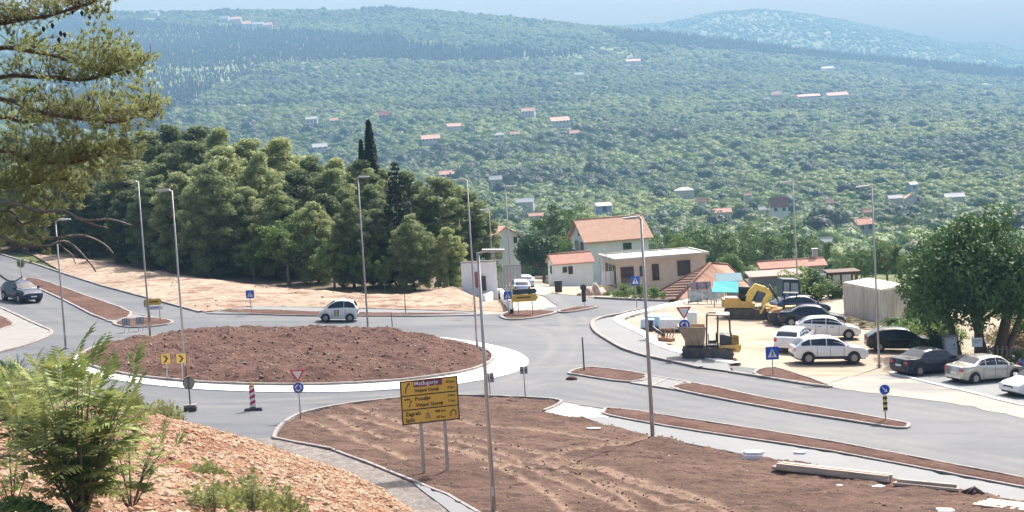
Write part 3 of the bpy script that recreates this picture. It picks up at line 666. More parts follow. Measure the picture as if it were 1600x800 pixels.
# ---- trees one can tell apart
def crown_mesh(kind, seed):
    rs = np.random.RandomState(seed)
    if kind == 'pine':            # rounded, layered crown of upright tufts, height 12
        C = []; Rr = []
        nl = 20
        for i in range(nl):
            t = i / (nl - 1); z = 1.0 + 10.3 * t; spread = (2.9 * (math.sin(math.pi * (0.22 + 0.70 * t)) ** 0.8)) * (1.0 if t < .9 else .6)
            k = int(4 + 9 * (spread / 2.9))
            for j in range(k):
                a = 2 * math.pi * (j + rs.rand() * 0.8) / k + i; rr = spread * rs.uniform(0.5, 1.12)
                C.append((rr * math.cos(a), rr * math.sin(a), z + rs.uniform(-.5, .5))); Rr.append(rs.uniform(0.45, 0.85))
        C.append((0, 0, 11.7)); Rr.append(0.5)
        v, f = clump_cloud(C, Rr, 300, 0.155, rs, 0.75, 1.5, 0.6, 0, 0.4)
        # every clump of needles points upwards and outwards
        return v, f, C
    if kind == 'spruce':
        C = []; Rr = []
        for i in range(26):
            t = i / 25; z = 1.2 + 10.6 * t; spread = 2.2 * (1 - t) ** 0.85 + 0.12; k = int(3 + 7 * (1 - t))
            for j in range(k):
                a = 2 * math.pi * j / k + i * 1.3; rr = spread * rs.uniform(.55, 1.1); C.append((rr * math.cos(a), rr * math.sin(a), z - rr * 0.25)); Rr.append(0.30 + 0.28 * (1 - t))
        v, f = clump_cloud(C, Rr, 260, 0.17, rs, 0.5, 1.3, 0.1); return v, f, C
    if kind == 'cypress':
        z = rs.uniform(0, 12, 9000); a = rs.uniform(0, 2 * math.pi, 9000); t = z / 12
        r = 0.98 * np.sin(np.pi * np.clip(0.10 + 0.90 * t, 0, 1)) ** 0.55 * (1 - 0.45 * t) * (1 + 0.10 * np.sin(a * 5 + z)) * (0.82 + 0.2 * rs.rand(9000))
        c = np.stack([r * np.cos(a), r * np.sin(a), z + 0.2], 1); n = np.stack([np.cos(a), np.sin(a), 0 * a + .5], 1)
        v, f = tri_cloud(c, n, np.full(9000, 0.17), rs, 1.5, 0.5); return v, f, []
    if kind == 'dome':            # dense rounded broadleaf, height 8
        C = []; Rr = []
        for i in range(75 if seed != 73 else 150):
            d = rs.normal(0, 1, 3); d /= np.linalg.norm(d); d[2] = abs(d[2]) * 1.0 - (0.28 if seed != 73 else 0.5) * rs.rand(); rr = rs.uniform(0.72, 1.0)
            kk = 1.0 if seed != 73 else .60 + .40 * min(1, max(0, (d[2] + .6) / .75)); C.append((d[0] * 3.3 * rr * kk, d[1] * 3.3 * rr * kk, 3.6 + d[2] * 3.5 * rr)); Rr.append(rs.uniform(0.6, 1.15))
        C += [(0, 0, 3.6), (1, 0, 4), (-1, .5, 4)]; Rr += [2.2, 2, 2]
        v, f = clump_cloud(C, Rr, 120 if seed != 73 else 210, 0.17 if seed != 73 else .12, rs, 0.85, 1.1, 0.4, 0.1, .35); return v, f, C
    if kind == 'loose':           # airy broadleaf, height 8
        C = []; Rr = []
        for i in range(62):
            d = rs.normal(0, 1, 3); d /= np.linalg.norm(d); rr = rs.uniform(0.45, 1.1)
            C.append((d[0] * 2.7 * rr, d[1] * 2.7 * rr, 4.9 + d[2] * 3.0 * rr)); Rr.append(rs.uniform(0.4, 0.85))
        v, f = clump_cloud(C, Rr, 170, 0.15, rs, 0.8, 1.2, 0.3, 0, 0.5); return v, f, C
    if kind == 'bush':            # low, to the ground, height 2
        C = []; Rr = []
        for i in range(34):
            a = rs.uniform(0, 6.28); rr = rs.uniform(0, 1.25); C.append((rr * math.cos(a), rr * math.sin(a), rs.uniform(0.25, 1.6) * (1.15 - 0.4 * rr))); Rr.append(rs.uniform(0.28, 0.5))
        v, f = clump_cloud(C, Rr, 420, 0.085, rs, 0.9, 1.4, 0.4, 0, 0.5); return v, f, C
def limb_mb(h, r, C, rs, nl=14, lean=0.02):
    mb = MB(); k = 7
    tr = [(lean * h * math.sin(i * 1.1) * i / k, lean * h * math.cos(i * 1.7) * i / k, -0.4 + (h + 0.4) * i / k) for i in range(k + 1)]
    mb.tube(tr, [r * (1.25 if i == 0 else 1) * (1 - 0.82 * i / k) for i in range(k + 1)], 8)
    idx = rs.choice(len(C), min(nl, len(C)), replace=False) if len(C) else []
    for i in idx:
        c = C[i]; z0 = max(h * 0.18, c[2] * 0.72 - 0.4); m = (c[0] * .5, c[1] * .5, (z0 + c[2]) / 2 - 0.1)
        mb.tube([(0, 0, z0), m, c], [r * .38, r * .24, r * .08], 5, caps=False)
    return mb
VAR = {}
def variant(kind, seed, mats, h):
    key = (kind, seed, mats[0].name)
    if key in VAR: return VAR[key]
    v, f, C = crown_mesh(kind, seed)
    cm = npmesh(kind + '_crown', v, f, [mats[0]])
    rs = np.random.RandomState(seed + 50)
    tb = limb_mb(h * (0.93 if kind not in ('dome', 'loose') else .78), {'pine': .2, 'spruce': .16, 'cypress': .12, 'dome': .28, 'loose': .17, 'bush': .04}[kind], C, rs, 22 if kind in ('pine', 'loose', 'dome') else 8).build('t', mats[1])
    tm = tb.data; bpy.data.objects.remove(tb)
    VAR[key] = (cm, tm, h); return VAR[key]
def tree(name, kind, seed, mats, loc, height, width=1.0, label='', cat='tree', group=None, rz=None):
    H0 = {'pine': 12, 'spruce': 12, 'cypress': 12, 'dome': 8, 'loose': 8, 'bush': 2}[kind]
    cm, tm, h = variant(kind, seed, mats, H0)
    t = thing(name, loc, label, cat, group, rz if rz is not None else (seed * 2.1 + loc[0]) % 6.28)
    s = height / h
    t.scale = (s * width, s * width, s)
    for nm, me in (('crown', cm), ('trunk' if kind != 'bush' else 'stems', tm)):
        o = bpy.data.objects.new(nm, me); link(o); o.parent = t
    return t
def tree_at(px, D, topy, name, kind, seed, mats, label, width=1.0, group=None, cat='tree', sink=0.0):
    """tree standing on the land at depth D whose top reaches image row topy"""
    g = gat(px, D); base_y = to_px(*g)[1]; 
    # keep the column where the trunk is seen, not where it meets the land
    x = ray(px, 0.5 * (base_y + topy))[0] / ray(px, 0.5 * (base_y + topy))[1] * D
    g = G(x, D, -sink); hgt = (to_px(*g)[1] - topy) * D / F
    return tree(name, kind, seed, mats, g, max(hgt, 0.5), width, label, cat, group)

def pine_wood():
    rs = random.Random(4)
    tops = [(-120, 190), (60, 205), (130, 212), (190, 214), (240, 196), (290, 194), (330, 190), (365, 200), (400, 214), (430, 210), (470, 226), (505, 242), (545, 234), (590, 265), (640, 262), (675, 266), (710, 280), (735, 292)]
    front = [(-200, 395), (0, 392), (130, 404), (230, 422), (340, 438), (500, 456), (620, 463), (745, 461)]
    ty = lambda x: float(np.interp(x, [t[0] for t in tops], [t[1] for t in tops]))
    by = lambda x: float(np.interp(x, [t[0] for t in front], [t[1] for t in front]))
    looks = ['grey-green', 'yellow-green', 'dark green', 'olive', 'dull green', 'blue-green', 'pale green']
    n = 0
    def lab(row, x):
        side = 'beyond the near pine branches' if x < 60 else 'between near pine and first tall lamp' if x < 190 else 'behind the two left lamp posts' if x < 290 else 'right of the two left lamp posts' if x < 380 else 'left of the microcar' if x < 470 else 'straight above the microcar' if x < 550 else 'beside the tall cypress' if x < 640 else 'by the white yard wall'
        side = side.replace('the parked pine branches', 'the near pine branches')
        q = 'in the back row' if row == 0 else 'in the middle row' if row == 1 else 'in the front row'
        return q, side
    for row, (step, dd, drop_, kinds) in enumerate(((44, 26, 0, 'pine'), (52, 14, 26, 'pine'), (50, 4.5, 70, 'pine'))):
        x = -110 + row * 17
        while x < 735:
            D0 = HC * F / (by(x) - YG)
            D = D0 + dd + rs.uniform(-2, 3)
            top = ty(x) + drop_ * rs.uniform(0.6, 1.35) + rs.uniform(-4, 10)
            if row == 0: top = ty(x) + rs.uniform(-2, 10)
            if x > 595 and row == 1: x += step; continue
            q, side = lab(row, x)
            tree_at(x, D, top, 'pine_tree', 'pine', 31 + (n * 3) % 6, (M_PINE, M_BARK), '%s pine %s, %s' % (['tall', 'broad', 'dense', 'slender', 'rounded'][n % 5], q, side), rs.uniform(1.05, 1.45) if row < 2 else rs.uniform(1.0, 1.35), 'pines in the wood behind the gravel slope')
            n += 1; x += step * rs.uniform(0.8, 1.2)
    tree_at(583, 168, 193, 'cypress_tree', 'cypress', 3, (M_CYP, M_BARK), 'tall dark narrow cypress rising above the wood', 0.95)
    tree_at(570, 172, 222, 'cypress_tree', 'cypress', 4, (M_CYP, M_BARK), 'shorter dark cypress just left of the tall cypress', 0.8)
    tree_at(622, 149, 252, 'spruce_tree', 'spruce', 5, (M_CYP, M_BARK), 'dark pointed conifer right of the tall cypress in the wood', 1.0)
    tree_at(200, 200, 190, 'cypress_tree', 'cypress', 4, (M_CYP, M_BARK), 'small dark cypress tip above the wood at left', 0.7)
    for i, (x, ty_, w, s) in enumerate(((520, 368, 1.25, 61), (448, 335, 1.2, 62), (395, 372, 1.1, 63), (565, 388, 0.95, 62), (600, 400, .8, 61), (655, 405, 0.8, 63), (710, 395, .8, 62), (340, 378, 1.0, 61))):
        D0 = HC * F / (by(x) - YG)
        tree_at(x, D0 + 2.6, ty_, 'broadleaf_tree', 'loose', s, (M_LEAF, M_BARKG), ['bright green leafy tree at the foot of the wood behind the microcar', 'rounded green broadleaf at the wood edge, left of the microcar', 'low green broadleaf at the wood edge below the tallest pines', 'small leafy tree right of the lamp post behind the microcar', 'small bushy tree between bare pine trunks at the wood edge', 'leafy undergrowth tree near the right end of the wood', 'last leafy tree of the wood beside the white wall', 'low leafy tree at the wood edge right of the second lamp post'][i], w, 'leafy trees along the edge of the pine wood')
pine_wood()

def mid_trees():
    T = [  # px, D, top y, kind, seed, mats, width, label
        (848, 235, 345, 'dome', 71, M_DARKF, 1.0, 'big dark dome-shaped tree left of the annex with the red roof'),
        (872, 250, 318, 'loose', 62, M_LEAF, 1.0, 'pale green loose tree behind the dark dome-shaped tree'),
        (905, 262, 322, 'loose', 61, M_SCRUBV, 0.9, 'green tree hiding behind the left gable of the white house'),
        (822, 250, 404, 'loose', 63, M_LEAF, 0.9, 'small green tree in front of the grey house among the lamp posts'),
        (748, 225, 408, 'loose', 61, M_LEAF, 0.9, 'green tree behind the white plastered wall'),
        (882, 228, 368, 'loose', 63, M_LEAF, 0.6, 'small bright green tree between dark tree and white house'),
        (1045, 240, 352, 'loose', 62, M_LEAF, 1.0, 'light green tree right behind the orange-roofed white house'),
        (1080, 262, 342, 'dome', 72, M_SCRUBV, 1.0, 'rounded green tree above the flat-roofed building'),
        (1118, 236, 352, 'loose', 61, M_SCRUBV, 1.3, 'broad olive-green tree above the tiled hip roof'),
        (1160, 250, 350, 'loose', 63, M_LEAF, 1.2, 'feathery green tree behind the turquoise awning'),
        (1195, 240, 358, 'loose', 62, M_SCRUBV, 1.2, 'feathery green tree left of the lamp post in the lot'),
        (1235, 255, 352, 'loose', 61, M_LEAF, 1.1, 'green tree behind the long red roof'),
        (1280, 240, 368, 'loose', 63, M_SCRUBV, 1.1, 'green tree between the long red roof and the small orange roof'),
        (1335, 230, 385, 'loose', 62, M_LEAF, 1.0, 'green tree right of the small orange roof'),
        (1358, 190, 398, 'loose', 61, M_LEAF, 1.1, 'tall shrubby tree behind the dark pergola'),
        (1385, 170, 372, 'loose', 63, M_LEAF, 1.2, 'green tree behind the pale container, left of the big tree'),
        (1065, 205, 368, 'loose', 63, M_LEAF, 0.9, 'green tree behind the right end of the flat roof'),
        (1140, 205, 385, 'dome', 72, M_SCRUBV, 0.8, 'rounded tree just above the ridge of the hip roof'),
        (1275, 139, 412, 'bush', 83, M_SCRUBV, 1.15, 'wide grey-green bushy tree leaning over the grey wall'),
        (1236, 138, 418, 'bush', 81, M_SCRUBV, 1.1, 'dark bushy tree against the grey wall behind the lamp post'),
    ]
    T += [(1318, 170, 400, 'loose', 61, M_SCRUBV, 1.2, 'green tree right behind the long low house, left of the pergola'), (1345, 205, 388, 'loose', 62, M_LEAF, 1.2, 'green tree above the pergola roof'), (1255, 150, 412, 'bush', 82, M_SCRUBV, 1.2, 'bushy tree behind the lot lamp post, between two others')]
    for px, D, ty, k, s, m, w, l in T:
        tree_at(px, D, ty, 'broadleaf_tree', k, s, (m, M_BARKG), l, w, sink=0.3)
    # the big tree over the parked cars
    g = P(1530, 556); t = tree('broadleaf_tree', 'dome', 73, (M_BIGL, M_BARK), g + np.array((0, 0, -0.9)), 11.7, .93, 'big dark spreading tree over the parked cars at right', 'tree')
    bt = MB()
    for dx, lx, r in ((-0.9, -1.6, .17), (0.25, -0.5, .2), (0.8, 1.6, .26), (1.2, 2.3, .16)):
        bt.tube([(dx * .6, 0, -1.4), (dx, .1, 0.6), (lx, 0.2, 3.4), (lx * 1.4, 0.3, 5.5)], [r * 1.3, r, r * .8, r * .4], 8)
    bt.build('lower_trunk', M_BARK, t)
    V = [(1437, 128, 462, 'bush', 81, 'grey-green shrub right beside the pale container'), (1450, 122, 478, 'bush', 82, 'grey-green shrub between the container and the big tree'), (1470, 116, 505, 'bush', 81, 'dark green shrub left of the big tree trunk'), (1405, 119, 501, 'bush', 82, 'bright green weed clump below the container'),
         (1462, 104, 505, 'bush', 83, 'low shrub beside the grey utility cabinet'), (1560, 128, 470, 'bush', 83, 'light green shrub right of the big tree trunks'), (1590, 122, 500, 'bush', 81, 'dry tan shrub at the right edge behind the fence'), (1545, 112, 520, 'bush', 82, 'low green plant right of the big tree trunk'), (1602, 130, 470, 'bush', 82, 'green bush at the far right edge under the big tree'), (1625, 112, 495, 'bush', 81, 'dry shrub at the right edge above the low fence'), (1568, 108, 552, 'bush', 83, 'green weeds along the low wooden fence')]
    for px, D, ty, k, s, l in V:
        tree_at(px, D, ty, 'shrub', k, s, (M_LEAF if s != 83 else M_DARKF, M_BARKG), l, 1.1, 'shrubs round the parking lot', 'shrub')
    V = [(975, 440, 466, 1.1, 'green shrub in front of the glazed left side of the flat building', 1.0), (1000, 440, 467, 1.0, 'green shrub under the blue crossing sign by the flat building', 1.2), (950, 452, 463, 1.0, 'low plant beside the heap of pale earth', .9), (1022, 445, 468, 1.2, 'dark shrub at the left foot of the tiled hip roof', 1)]
    V += [(1393, 494, 513, 1.3, 'green weeds at the near corner of the pale container', 1.6), (1416, 495, 517, 1.2, 'taller green weeds right of the container corner', 1.5), (1436, 500, 522, 1.2, 'green weeds between the container and the black hatchback', 1.5), (1350, 500, 511, 1.2, 'dry low weeds along the long side of the container', 2.2), (1328, 493, 503, 1.2, 'dry low weeds at the far left foot of the container', 2.0),
          (1436, 448, 508, 1.0, 'tall grey-green shrub right of the container', .8), (1458, 470, 528, 1.0, 'grey-green shrub above the roof of the black hatchback', .9), (1478, 488, 540, 1.0, 'dark shrub against the left trunk of the big tree', .9),
          (1572, 503, 548, 1.2, 'dry tan shrub right of the big tree trunks', 1.1), (1600, 492, 545, 1.2, 'dry tan shrub at the right edge below the tree crown', 1.1), (1630, 490, 548, 1.2, 'dry tan shrub beyond the right edge', 1.1), (1590, 545, 566, 1.2, 'bright green weeds in front of the low wooden fence', 1.8)]
    for i, (px, ty, by_, w, l, q) in enumerate(V):
        g = P(px, by_); h = (by_ - ty) * g[1] / F
        tree('shrub', 'bush', 81 + i % 3, (M_DRY if 'dry' in l else M_LEAF, M_BARKG), g, h, w * 1.1 * (q if i > 3 else 1), l, 'shrub', 'shrubs beside the access road' if i < 4 else 'shrubs round the parking lot')
mid_trees()

def valley_trees():
    """the nearest three hundred of the scattered trees down in the valley, each its own object"""
    rs = random.Random(9)
    ms = [blob_mesh('valley_tree', M_SCRUBV, s, 520, sx, sz, 0.11) for s, sx, sz in ((11, 1, .9), (12, 1.1, .8), (13, .9, 1.05), (14, 1, .95))]
    dk = [blob_mesh('valley_tree', M_DARKF, s, 520, 1, .95, 0.11) for s in (15, 16)]
    n = 0; placed = []
    tries = 0
    while n < 300 and tries < 9000:
        tries += 1
        D = math.sqrt(rs.uniform(280 ** 2, 620 ** 2)); px = rs.uniform(690, 1700); x = (px - 800) / F * D
        if any((x - a) ** 2 + (D - b) ** 2 < 40 for a, b in placed): continue
        if any( (abs(x - a) < c * .8 and -30 < D - b < 8) for a, b, c in FAR_HOUSES): continue
        placed.append((x, D)); s = rs.uniform(2.4, 4.6); g = G(x, D, -0.25 * s)
        o = bpy.data.objects.new('valley_tree', (dk[n % 2] if rs.random() < .22 else ms[n % 4])); link(o)
        o.location = g; o.scale = (s, s, s * rs.uniform(.85, 1.15)); o.rotation_euler = (0, 0, rs.uniform(0, 6.28))
        ix = int((px - 690) / 1010 * 14); where = ['just right of the wood', 'above the grey house', 'above the dark dome tree', 'above the annex', 'above the orange-roofed white house', 'above the flat roof', 'above the hip roof', 'above the turquoise awning', 'left of the lot lamp', 'right of the lot lamp', 'above the pergola', 'above the pale container', 'above the big tree', 'at the far right edge'][min(ix, 13)]
        tag(o, '%s %s valley tree %s, in the %s rows' % ('large' if s > 3.9 else 'small' if s < 3.0 else 'medium', 'flat-crowned' if o.scale[2] < s * .95 else 'tall-crowned' if o.scale[2] > s * 1.05 else 'rounded', where, 'nearest' if D < 400 else 'middle' if D < 510 else 'farthest'), 'tree', 'scattered trees on the valley floor')
        n += 1
# ------------------------------------------------------------------ buildings
M_WHITE = mat('white_plaster', (0.82, 0.82, 0.82), 0.85, var=0.06, vscale=1.5, bump=0.1)
M_BEIGE = mat('beige_plaster', (0.62, 0.52, 0.42), 0.85, var=0.06, vscale=1.5, bump=0.1)
M_GREYW = mat('grey_plaster', (0.48, 0.48, 0.48), 0.85, var=0.1, vscale=1.2)
M_DGREYW = mat('dark_grey_wall', (0.20, 0.23, 0.26), 0.85, var=0.15, vscale=1.2)
M_GLASS = mat('window_glass', (0.03, 0.04, 0.055), 0.08, spec=0.8)
M_DARK = mat('dark_frame', (0.05, 0.045, 0.045), 0.5)
M_WOODD = mat('dark_wood', (0.10, 0.06, 0.045), 0.8, var=0.2, vscale=6)
def tile_mat(name, c, c2, sc=4.0):
    m = mat(name, c, 0.8, col2=c2, vscale=1.7, spec=0.25); nt = m.node_tree; b = nt.nodes['Principled BSDF']
    tc = nt.nodes.new('ShaderNodeTexCoord'); w = nt.nodes.new('ShaderNodeTexWave'); w.inputs['Scale'].default_value = sc; w.inputs['Distortion'].default_value = 0.6; w.bands_direction = 'X'
    w2 = nt.nodes.new('ShaderNodeTexWave'); w2.inputs['Scale'].default_value = sc * .7; w2.bands_direction = 'Z'; w2.wave_profile = 'SAW'
    ad = nt.nodes.new('ShaderNodeMath'); nt.links.new(tc.outputs['Object'], w.inputs[0]); nt.links.new(tc.outputs['Object'], w2.inputs[0]); nt.links.new(w.outputs[1], ad.inputs[0]); nt.links.new(w2.outputs[1], ad.inputs[1])
    bp = nt.nodes.new('ShaderNodeBump'); bp.inputs['Strength'].default_value = 0.9; bp.inputs['Distance'].default_value = 0.08
    nt.links.new(ad.outputs[0], bp.inputs['Height']); nt.links.new(bp.outputs[0], b.inputs['Normal']); return m
M_TILE = tile_mat('orange_roof_tiles', (0.80, 0.46, 0.32), (0.90, 0.60, 0.45))
M_TILEP = tile_mat('pink_roof_tiles', (0.75, 0.38, 0.29), (0.85, 0.50, 0.40))
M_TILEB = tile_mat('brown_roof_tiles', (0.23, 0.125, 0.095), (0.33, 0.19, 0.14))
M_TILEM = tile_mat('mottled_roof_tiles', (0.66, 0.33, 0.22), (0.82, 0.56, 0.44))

def house(name, loc, ang, w, d, eave, rise, wall, roof, label, cat='house', group=None, kind='gable', over=0.4, wins=(), side=(), base=4.0, chimney=None, thick=0.18, doors=()):
    """local x runs along the front wall, y into the house; origin = front left corner"""
    t = thing(name, loc, label, cat, group, ang)
    mb = MB()
    mb.box((w / 2, d / 2, (eave - base) / 2), (w, d, eave + base))
    if kind == 'gable':     # ridge along x
        for x0 in (0.0, w): mb.prism([(0, eave), (d, eave), (d / 2, eave + rise)], x0 - (0.0 if x0 == 0 else 0.12), x0 + (0.12 if x0 == 0 else 0.0), 'yz')
    if kind == 'front':     # gable towards the front, ridge along y
        for y0 in (0.0, d): mb.prism([(0, eave), (w, eave), (w / 2, eave + rise)], y0 - (0.0 if y0 == 0 else 0.12), y0 + (0.12 if y0 == 0 else 0.0), 'xz')
    mb.build('walls', wall, t)
    rb = MB(); o = over; th = thick
    if kind == 'gable':
        s = rise / (d / 2)
        for sg in (0, 1):
            ye, yr = (-o, d / 2) if sg == 0 else (d + o, d / 2); ze = eave - s * o
            rb.hull([(-o, ye, ze), (w + o, ye, ze), (w + o, yr, eave + rise), (-o, yr, eave + rise)], [(-o, ye, ze + th), (w + o, ye, ze + th), (w + o, yr, eave + rise + th), (-o, yr, eave + rise + th)])
        rb.tube([(-o, d / 2, eave + rise + th), (w + o, d / 2, eave + rise + th)], 0.12, 6)
    elif kind == 'front':
        s = rise / (w / 2)
        for sg in (0, 1):
            xe, xr = (-o, w / 2) if sg == 0 else (w + o, w / 2); ze = eave - s * o
            rb.hull([(xe, -o, ze), (xe, d + o, ze), (xr, d + o, eave + rise), (xr, -o, eave + rise)], [(xe, -o, ze + th), (xe, d + o, ze + th), (xr, d + o, eave + rise + th), (xr, -o, eave + rise + th)])
    elif kind == 'hip':
        k = min(w, d) / 2 * 0.95; z1 = eave + rise
        a = [(-o, -o, eave), (w + o, -o, eave), (w + o, d + o, eave), (-o, d + o, eave), (k, d / 2, z1), (w - k, d / 2, z1)]
        rb.add(a, [(0, 1, 5, 4), (1, 2, 5), (2, 3, 4, 5), (3, 0, 4), (3, 2, 1, 0)])
        rb.box((w / 2, d / 2, eave - 0.08), (w + 2 * o, d + 2 * o, 0.14))
    elif kind == 'flat':
        rb.box((w / 2, d / 2, eave + 0.07), (w + 2 * o, d + 2 * o, 0.14))
        for (cx, cy, lx, ly) in ((w / 2, -o + .1, w + 2 * o, .2), (w / 2, d + o - .1, w + 2 * o, .2), (-o + .1, d / 2, .2, d + 2 * o - .4), (w + o - .1, d / 2, .2, d + 2 * o - .4)): rb.box((cx, cy, eave + 0.20), (lx, ly, 0.12))
    elif kind == 'shed':
        rb.hull([(-o, -o, eave - .1), (w + o, -o, eave - .1), (w + o, d + o, eave + rise), (-o, d + o, eave + rise)], [(-o, -o, eave - .1 + th), (w + o, -o, eave - .1 + th), (w + o, d + o, eave + rise + th), (-o, d + o, eave + rise + th)])
    r = rb.build('roof', roof, t)
    if chimney:
        MB().box((chimney[0], chimney[1], eave + rise + 0.3), (0.55, 0.55, 1.5)).box((chimney[0], chimney[1], eave + rise + 1.1), (0.7, 0.7, 0.12)).build('chimney', wall, r)
    def win(x, z, ww, wh, nm='window', sidew=False):
        T = Matrix.Rotation(math.radians(90), 4, 'Z') if sidew else None
        f = MB()
        for cx, cz, lx, lz in ((x, z + wh / 2, ww + .1, .08), (x, z - wh / 2, ww + .1, .08), (x - ww / 2, z, .08, wh - .08), (x + ww / 2, z, .08, wh - .08)):
            if sidew: f.box((-0.03, cx, cz), (.12, lx, lz))
            else: f.box((cx, -0.03, cz), (lx, .12, lz))
        fo_ = f.build(nm, M_DARK, t)
        g = MB(); g.box((-0.02, x, z) if sidew else (x, -0.02, z), (.05, ww - .08, wh - .08) if sidew else (ww - .08, .05, wh - .08)); g.build('pane', M_GLASS, fo_)
    for q in wins: win(*q)
    for q in doors: win(*q, nm='door')
    for q in side: win(*q, sidew=True)
    return t

def at_px(px, D, yground=None):
    """(x, y, z) on the land at depth D, in the column where the image row yground would be"""
    r = ray(px, yground if yground else 400); x = r[0] / r[1] * D; return G(x, D)
A = math.radians
# main white house
p = Q(917, 376, 232); gz = float(H(p[0], p[1])); ev = p[2] - gz
house('white_house', (p[0], p[1], gz), A(13), 8.6, 8.0, ev, 2.45, M_WHITE, M_TILE, 'white two-storey house with a big orange tiled roof beside the access road', over=0.6, wins=[(5.6, ev - 1.15, 1.1, .8)], side=[(2.5, ev - .9, 1.2, 1.0), (5.2, ev - .9, 1.2, 1.0), (3.6, ev + .9, 1.0, .8)])
# balcony on its left gable
b = thing('balcony', (p[0] - 0.02, p[1] + 1.0, p[2] - 2.3), 'brown balcony with railing on the left gable of the white house', 'balcony', rz=A(13))
MB().box((-0.7, 2.5, 0), (1.4, 5.5, .15)).build('floor_slab', M_WHITE, b)
q = MB(); q.box((-1.35, 2.5, .95), (.06, 5.5, .06))
for i in range(12): q.box((-1.35, -.1 + i * .47, .5), (.05, .05, .85))
q.build('railing', M_WOODD, b)
# annex
p = Q(866, 413, 207); gz = float(H(p[0], p[1])); ev = p[2] - gz
house('annex', (p[0], p[1], gz), A(10), 4.7, 4.0, ev, 0.95, M_WHITE, M_TILEP, 'low white annex with a pink tiled roof left of the white house', 'building', over=0.25, thick=.12, wins=[(1.25, ev - .75, .45, .6), (1.95, ev - .85, .45, .85)], side=[(2.0, ev - .8, .5, .9)])
t = thing('notice_board', P(882, 441, 0) + np.array((0, -0.4, 0)), 'blue and white notice board standing in front of the annex wall', 'sign')
MB().box((0, 0, .75), (.85, .05, 1.1)).build('panel', mat('blue_white_print', (0.16, 0.30, 0.68), 0.5), t)
MB().box((0.03, -.035, .92), (.38, .02, .42)).build('poster', mat('paper_white', (0.75, .77, .8), 0.6), t)
for x in (-.36, .36): MB().box((x, .04, .3), (.05, .05, .9)).build('post', M_DARK, t)
# beige flat building
p = Q(964, 408, 166); gz = float(H(p[0], p[1])); ev = p[2] - gz
w_ = 8.8
house('flat_roofed_building', (p[0], p[1], gz), A(10), w_, 6.3, ev, 0, M_BEIGE, mat('pale_roof_membrane', (.50, .47, .43), .85, var=.12, vscale=.8), 'beige flat-roofed building with a white roof edge behind the tiled hip roof', 'building', kind='flat', over=0.35, thick=.18,
      wins=[(2.42, ev - 1.15, .35, .95), (3.75, ev - 1.35, .6, 1.5), (6.6, ev - 1.15, 1.2, 1.4)], doors=[(.95, ev - 1.55, 1.2, 1.75)], side=[(1.2, ev - 1.6, .8, 2.1), (2.8, ev - 1.6, .8, 2.1), (4.4, ev - 1.6, .8, 2.1)])
t = thing('wall_lamp_bracket', (p[0] - .9, p[1] + 1.2, p[2] - 1.1), 'thin steel awning frame with a white canvas at the left side of the flat building', 'frame', rz=A(10))
MB().box((0, 0, -.6), (1.4, .04, 1.3)).build('canvas', M_WHITE, t)
q = MB()
for x in (-.7, -.2, .3, .7): q.box((x, 0, .2), (.05, .05, 2.6))
q.tube([(0, 0, 1.5), (-.1, 0, 2.1), (-.5, 0, 2.2)], .04, 5); q.build('frame_bars', mat('blue_steel', (.25, .35, .5), .5, .5), t)
# grey house far left of the access road
p = Q(772, 372, 268); gz = float(H(p[0], p[1])); ev = p[2] - gz
house('grey_house', (p[0] - .3, p[1], gz), A(24), 4.6, 7.0, ev, 1.5, mat('pale_grey_plaster', (.6, .6, .6), .85), M_TILEP, 'pale grey house with a shaded roof behind the lamp posts', kind='front', over=0.35, wins=[(3.9, ev - .6, .5, .9), (4.6, ev + .0, .4, .5)])
p = Q(738, 372, 285); gz = float(H(p[0], p[1])); 
house('small_house', (p[0], p[1], gz), A(25), 5.0, 5.0, p[2] - gz - .3, 1.3, M_WHITE, M_TILEP, 'small house with an orange roof just right of the pine wood', kind='gable')
# sunken building with the tiled hip roof
def hip_building():
    g = P(1050, 470); t = thing('sunken_building', g, 'sunken building whose brown and mottled orange hip roof rises from the kerb', 'building')
    o = np.array(g)
    a = Q(1010, 467.5, 150) - o; b_ = P(1058, 471.5, .25) - o; c = Q(1192, 466, 152) - o; d_ = Q(1120, 440, 168) - o
    r1 = Q(1110, 411, 151) - o; r2 = Q(1136, 413, 154) - o
    dn = np.array((0, 0, -.16))
    def face(nm, pts, m):
        MB().hull([tuple(np.array(q_) + dn) for q_ in pts], [tuple(q_) for q_ in pts]).build(nm, m, rf)
    rf = MB().tube([tuple(b_), tuple(r1)], .13, 6).tube([tuple(r1), tuple(r2)], .13, 6).tube([tuple(r2), tuple(c)], .13, 6).tube([tuple(a), tuple(r1)], .13, 6).build('roof', M_TILEB, t)
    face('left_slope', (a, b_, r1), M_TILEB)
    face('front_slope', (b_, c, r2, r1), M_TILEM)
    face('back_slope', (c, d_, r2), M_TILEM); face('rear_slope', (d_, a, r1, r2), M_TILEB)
    k = 0.93; ce = (a + b_ + c + d_) / 4
    base = [tuple(ce + (q_ - ce) * .9 + np.array((0, 0, -.35))) for q_ in (a, b_, c, d_)]
    MB().hull([(x, y, z - 3) for x, y, z in base], base).build('walls', M_BEIGE, t)
    # courses of tiles on the dark slope
    n = 13; mb = MB()
    for i in range(1, n):
        s = i / n; p0 = a + (r1 - a) * s; p1 = b_ + (r1 - b_) * s
        mb.tube([tuple(p0 + np.array((0, 0, .03))), tuple(p1 + np.array((0, 0, .03)))], .045, 4)
    o2 = mb.build('tile_course', M_TILEB, rf)
hip_building()
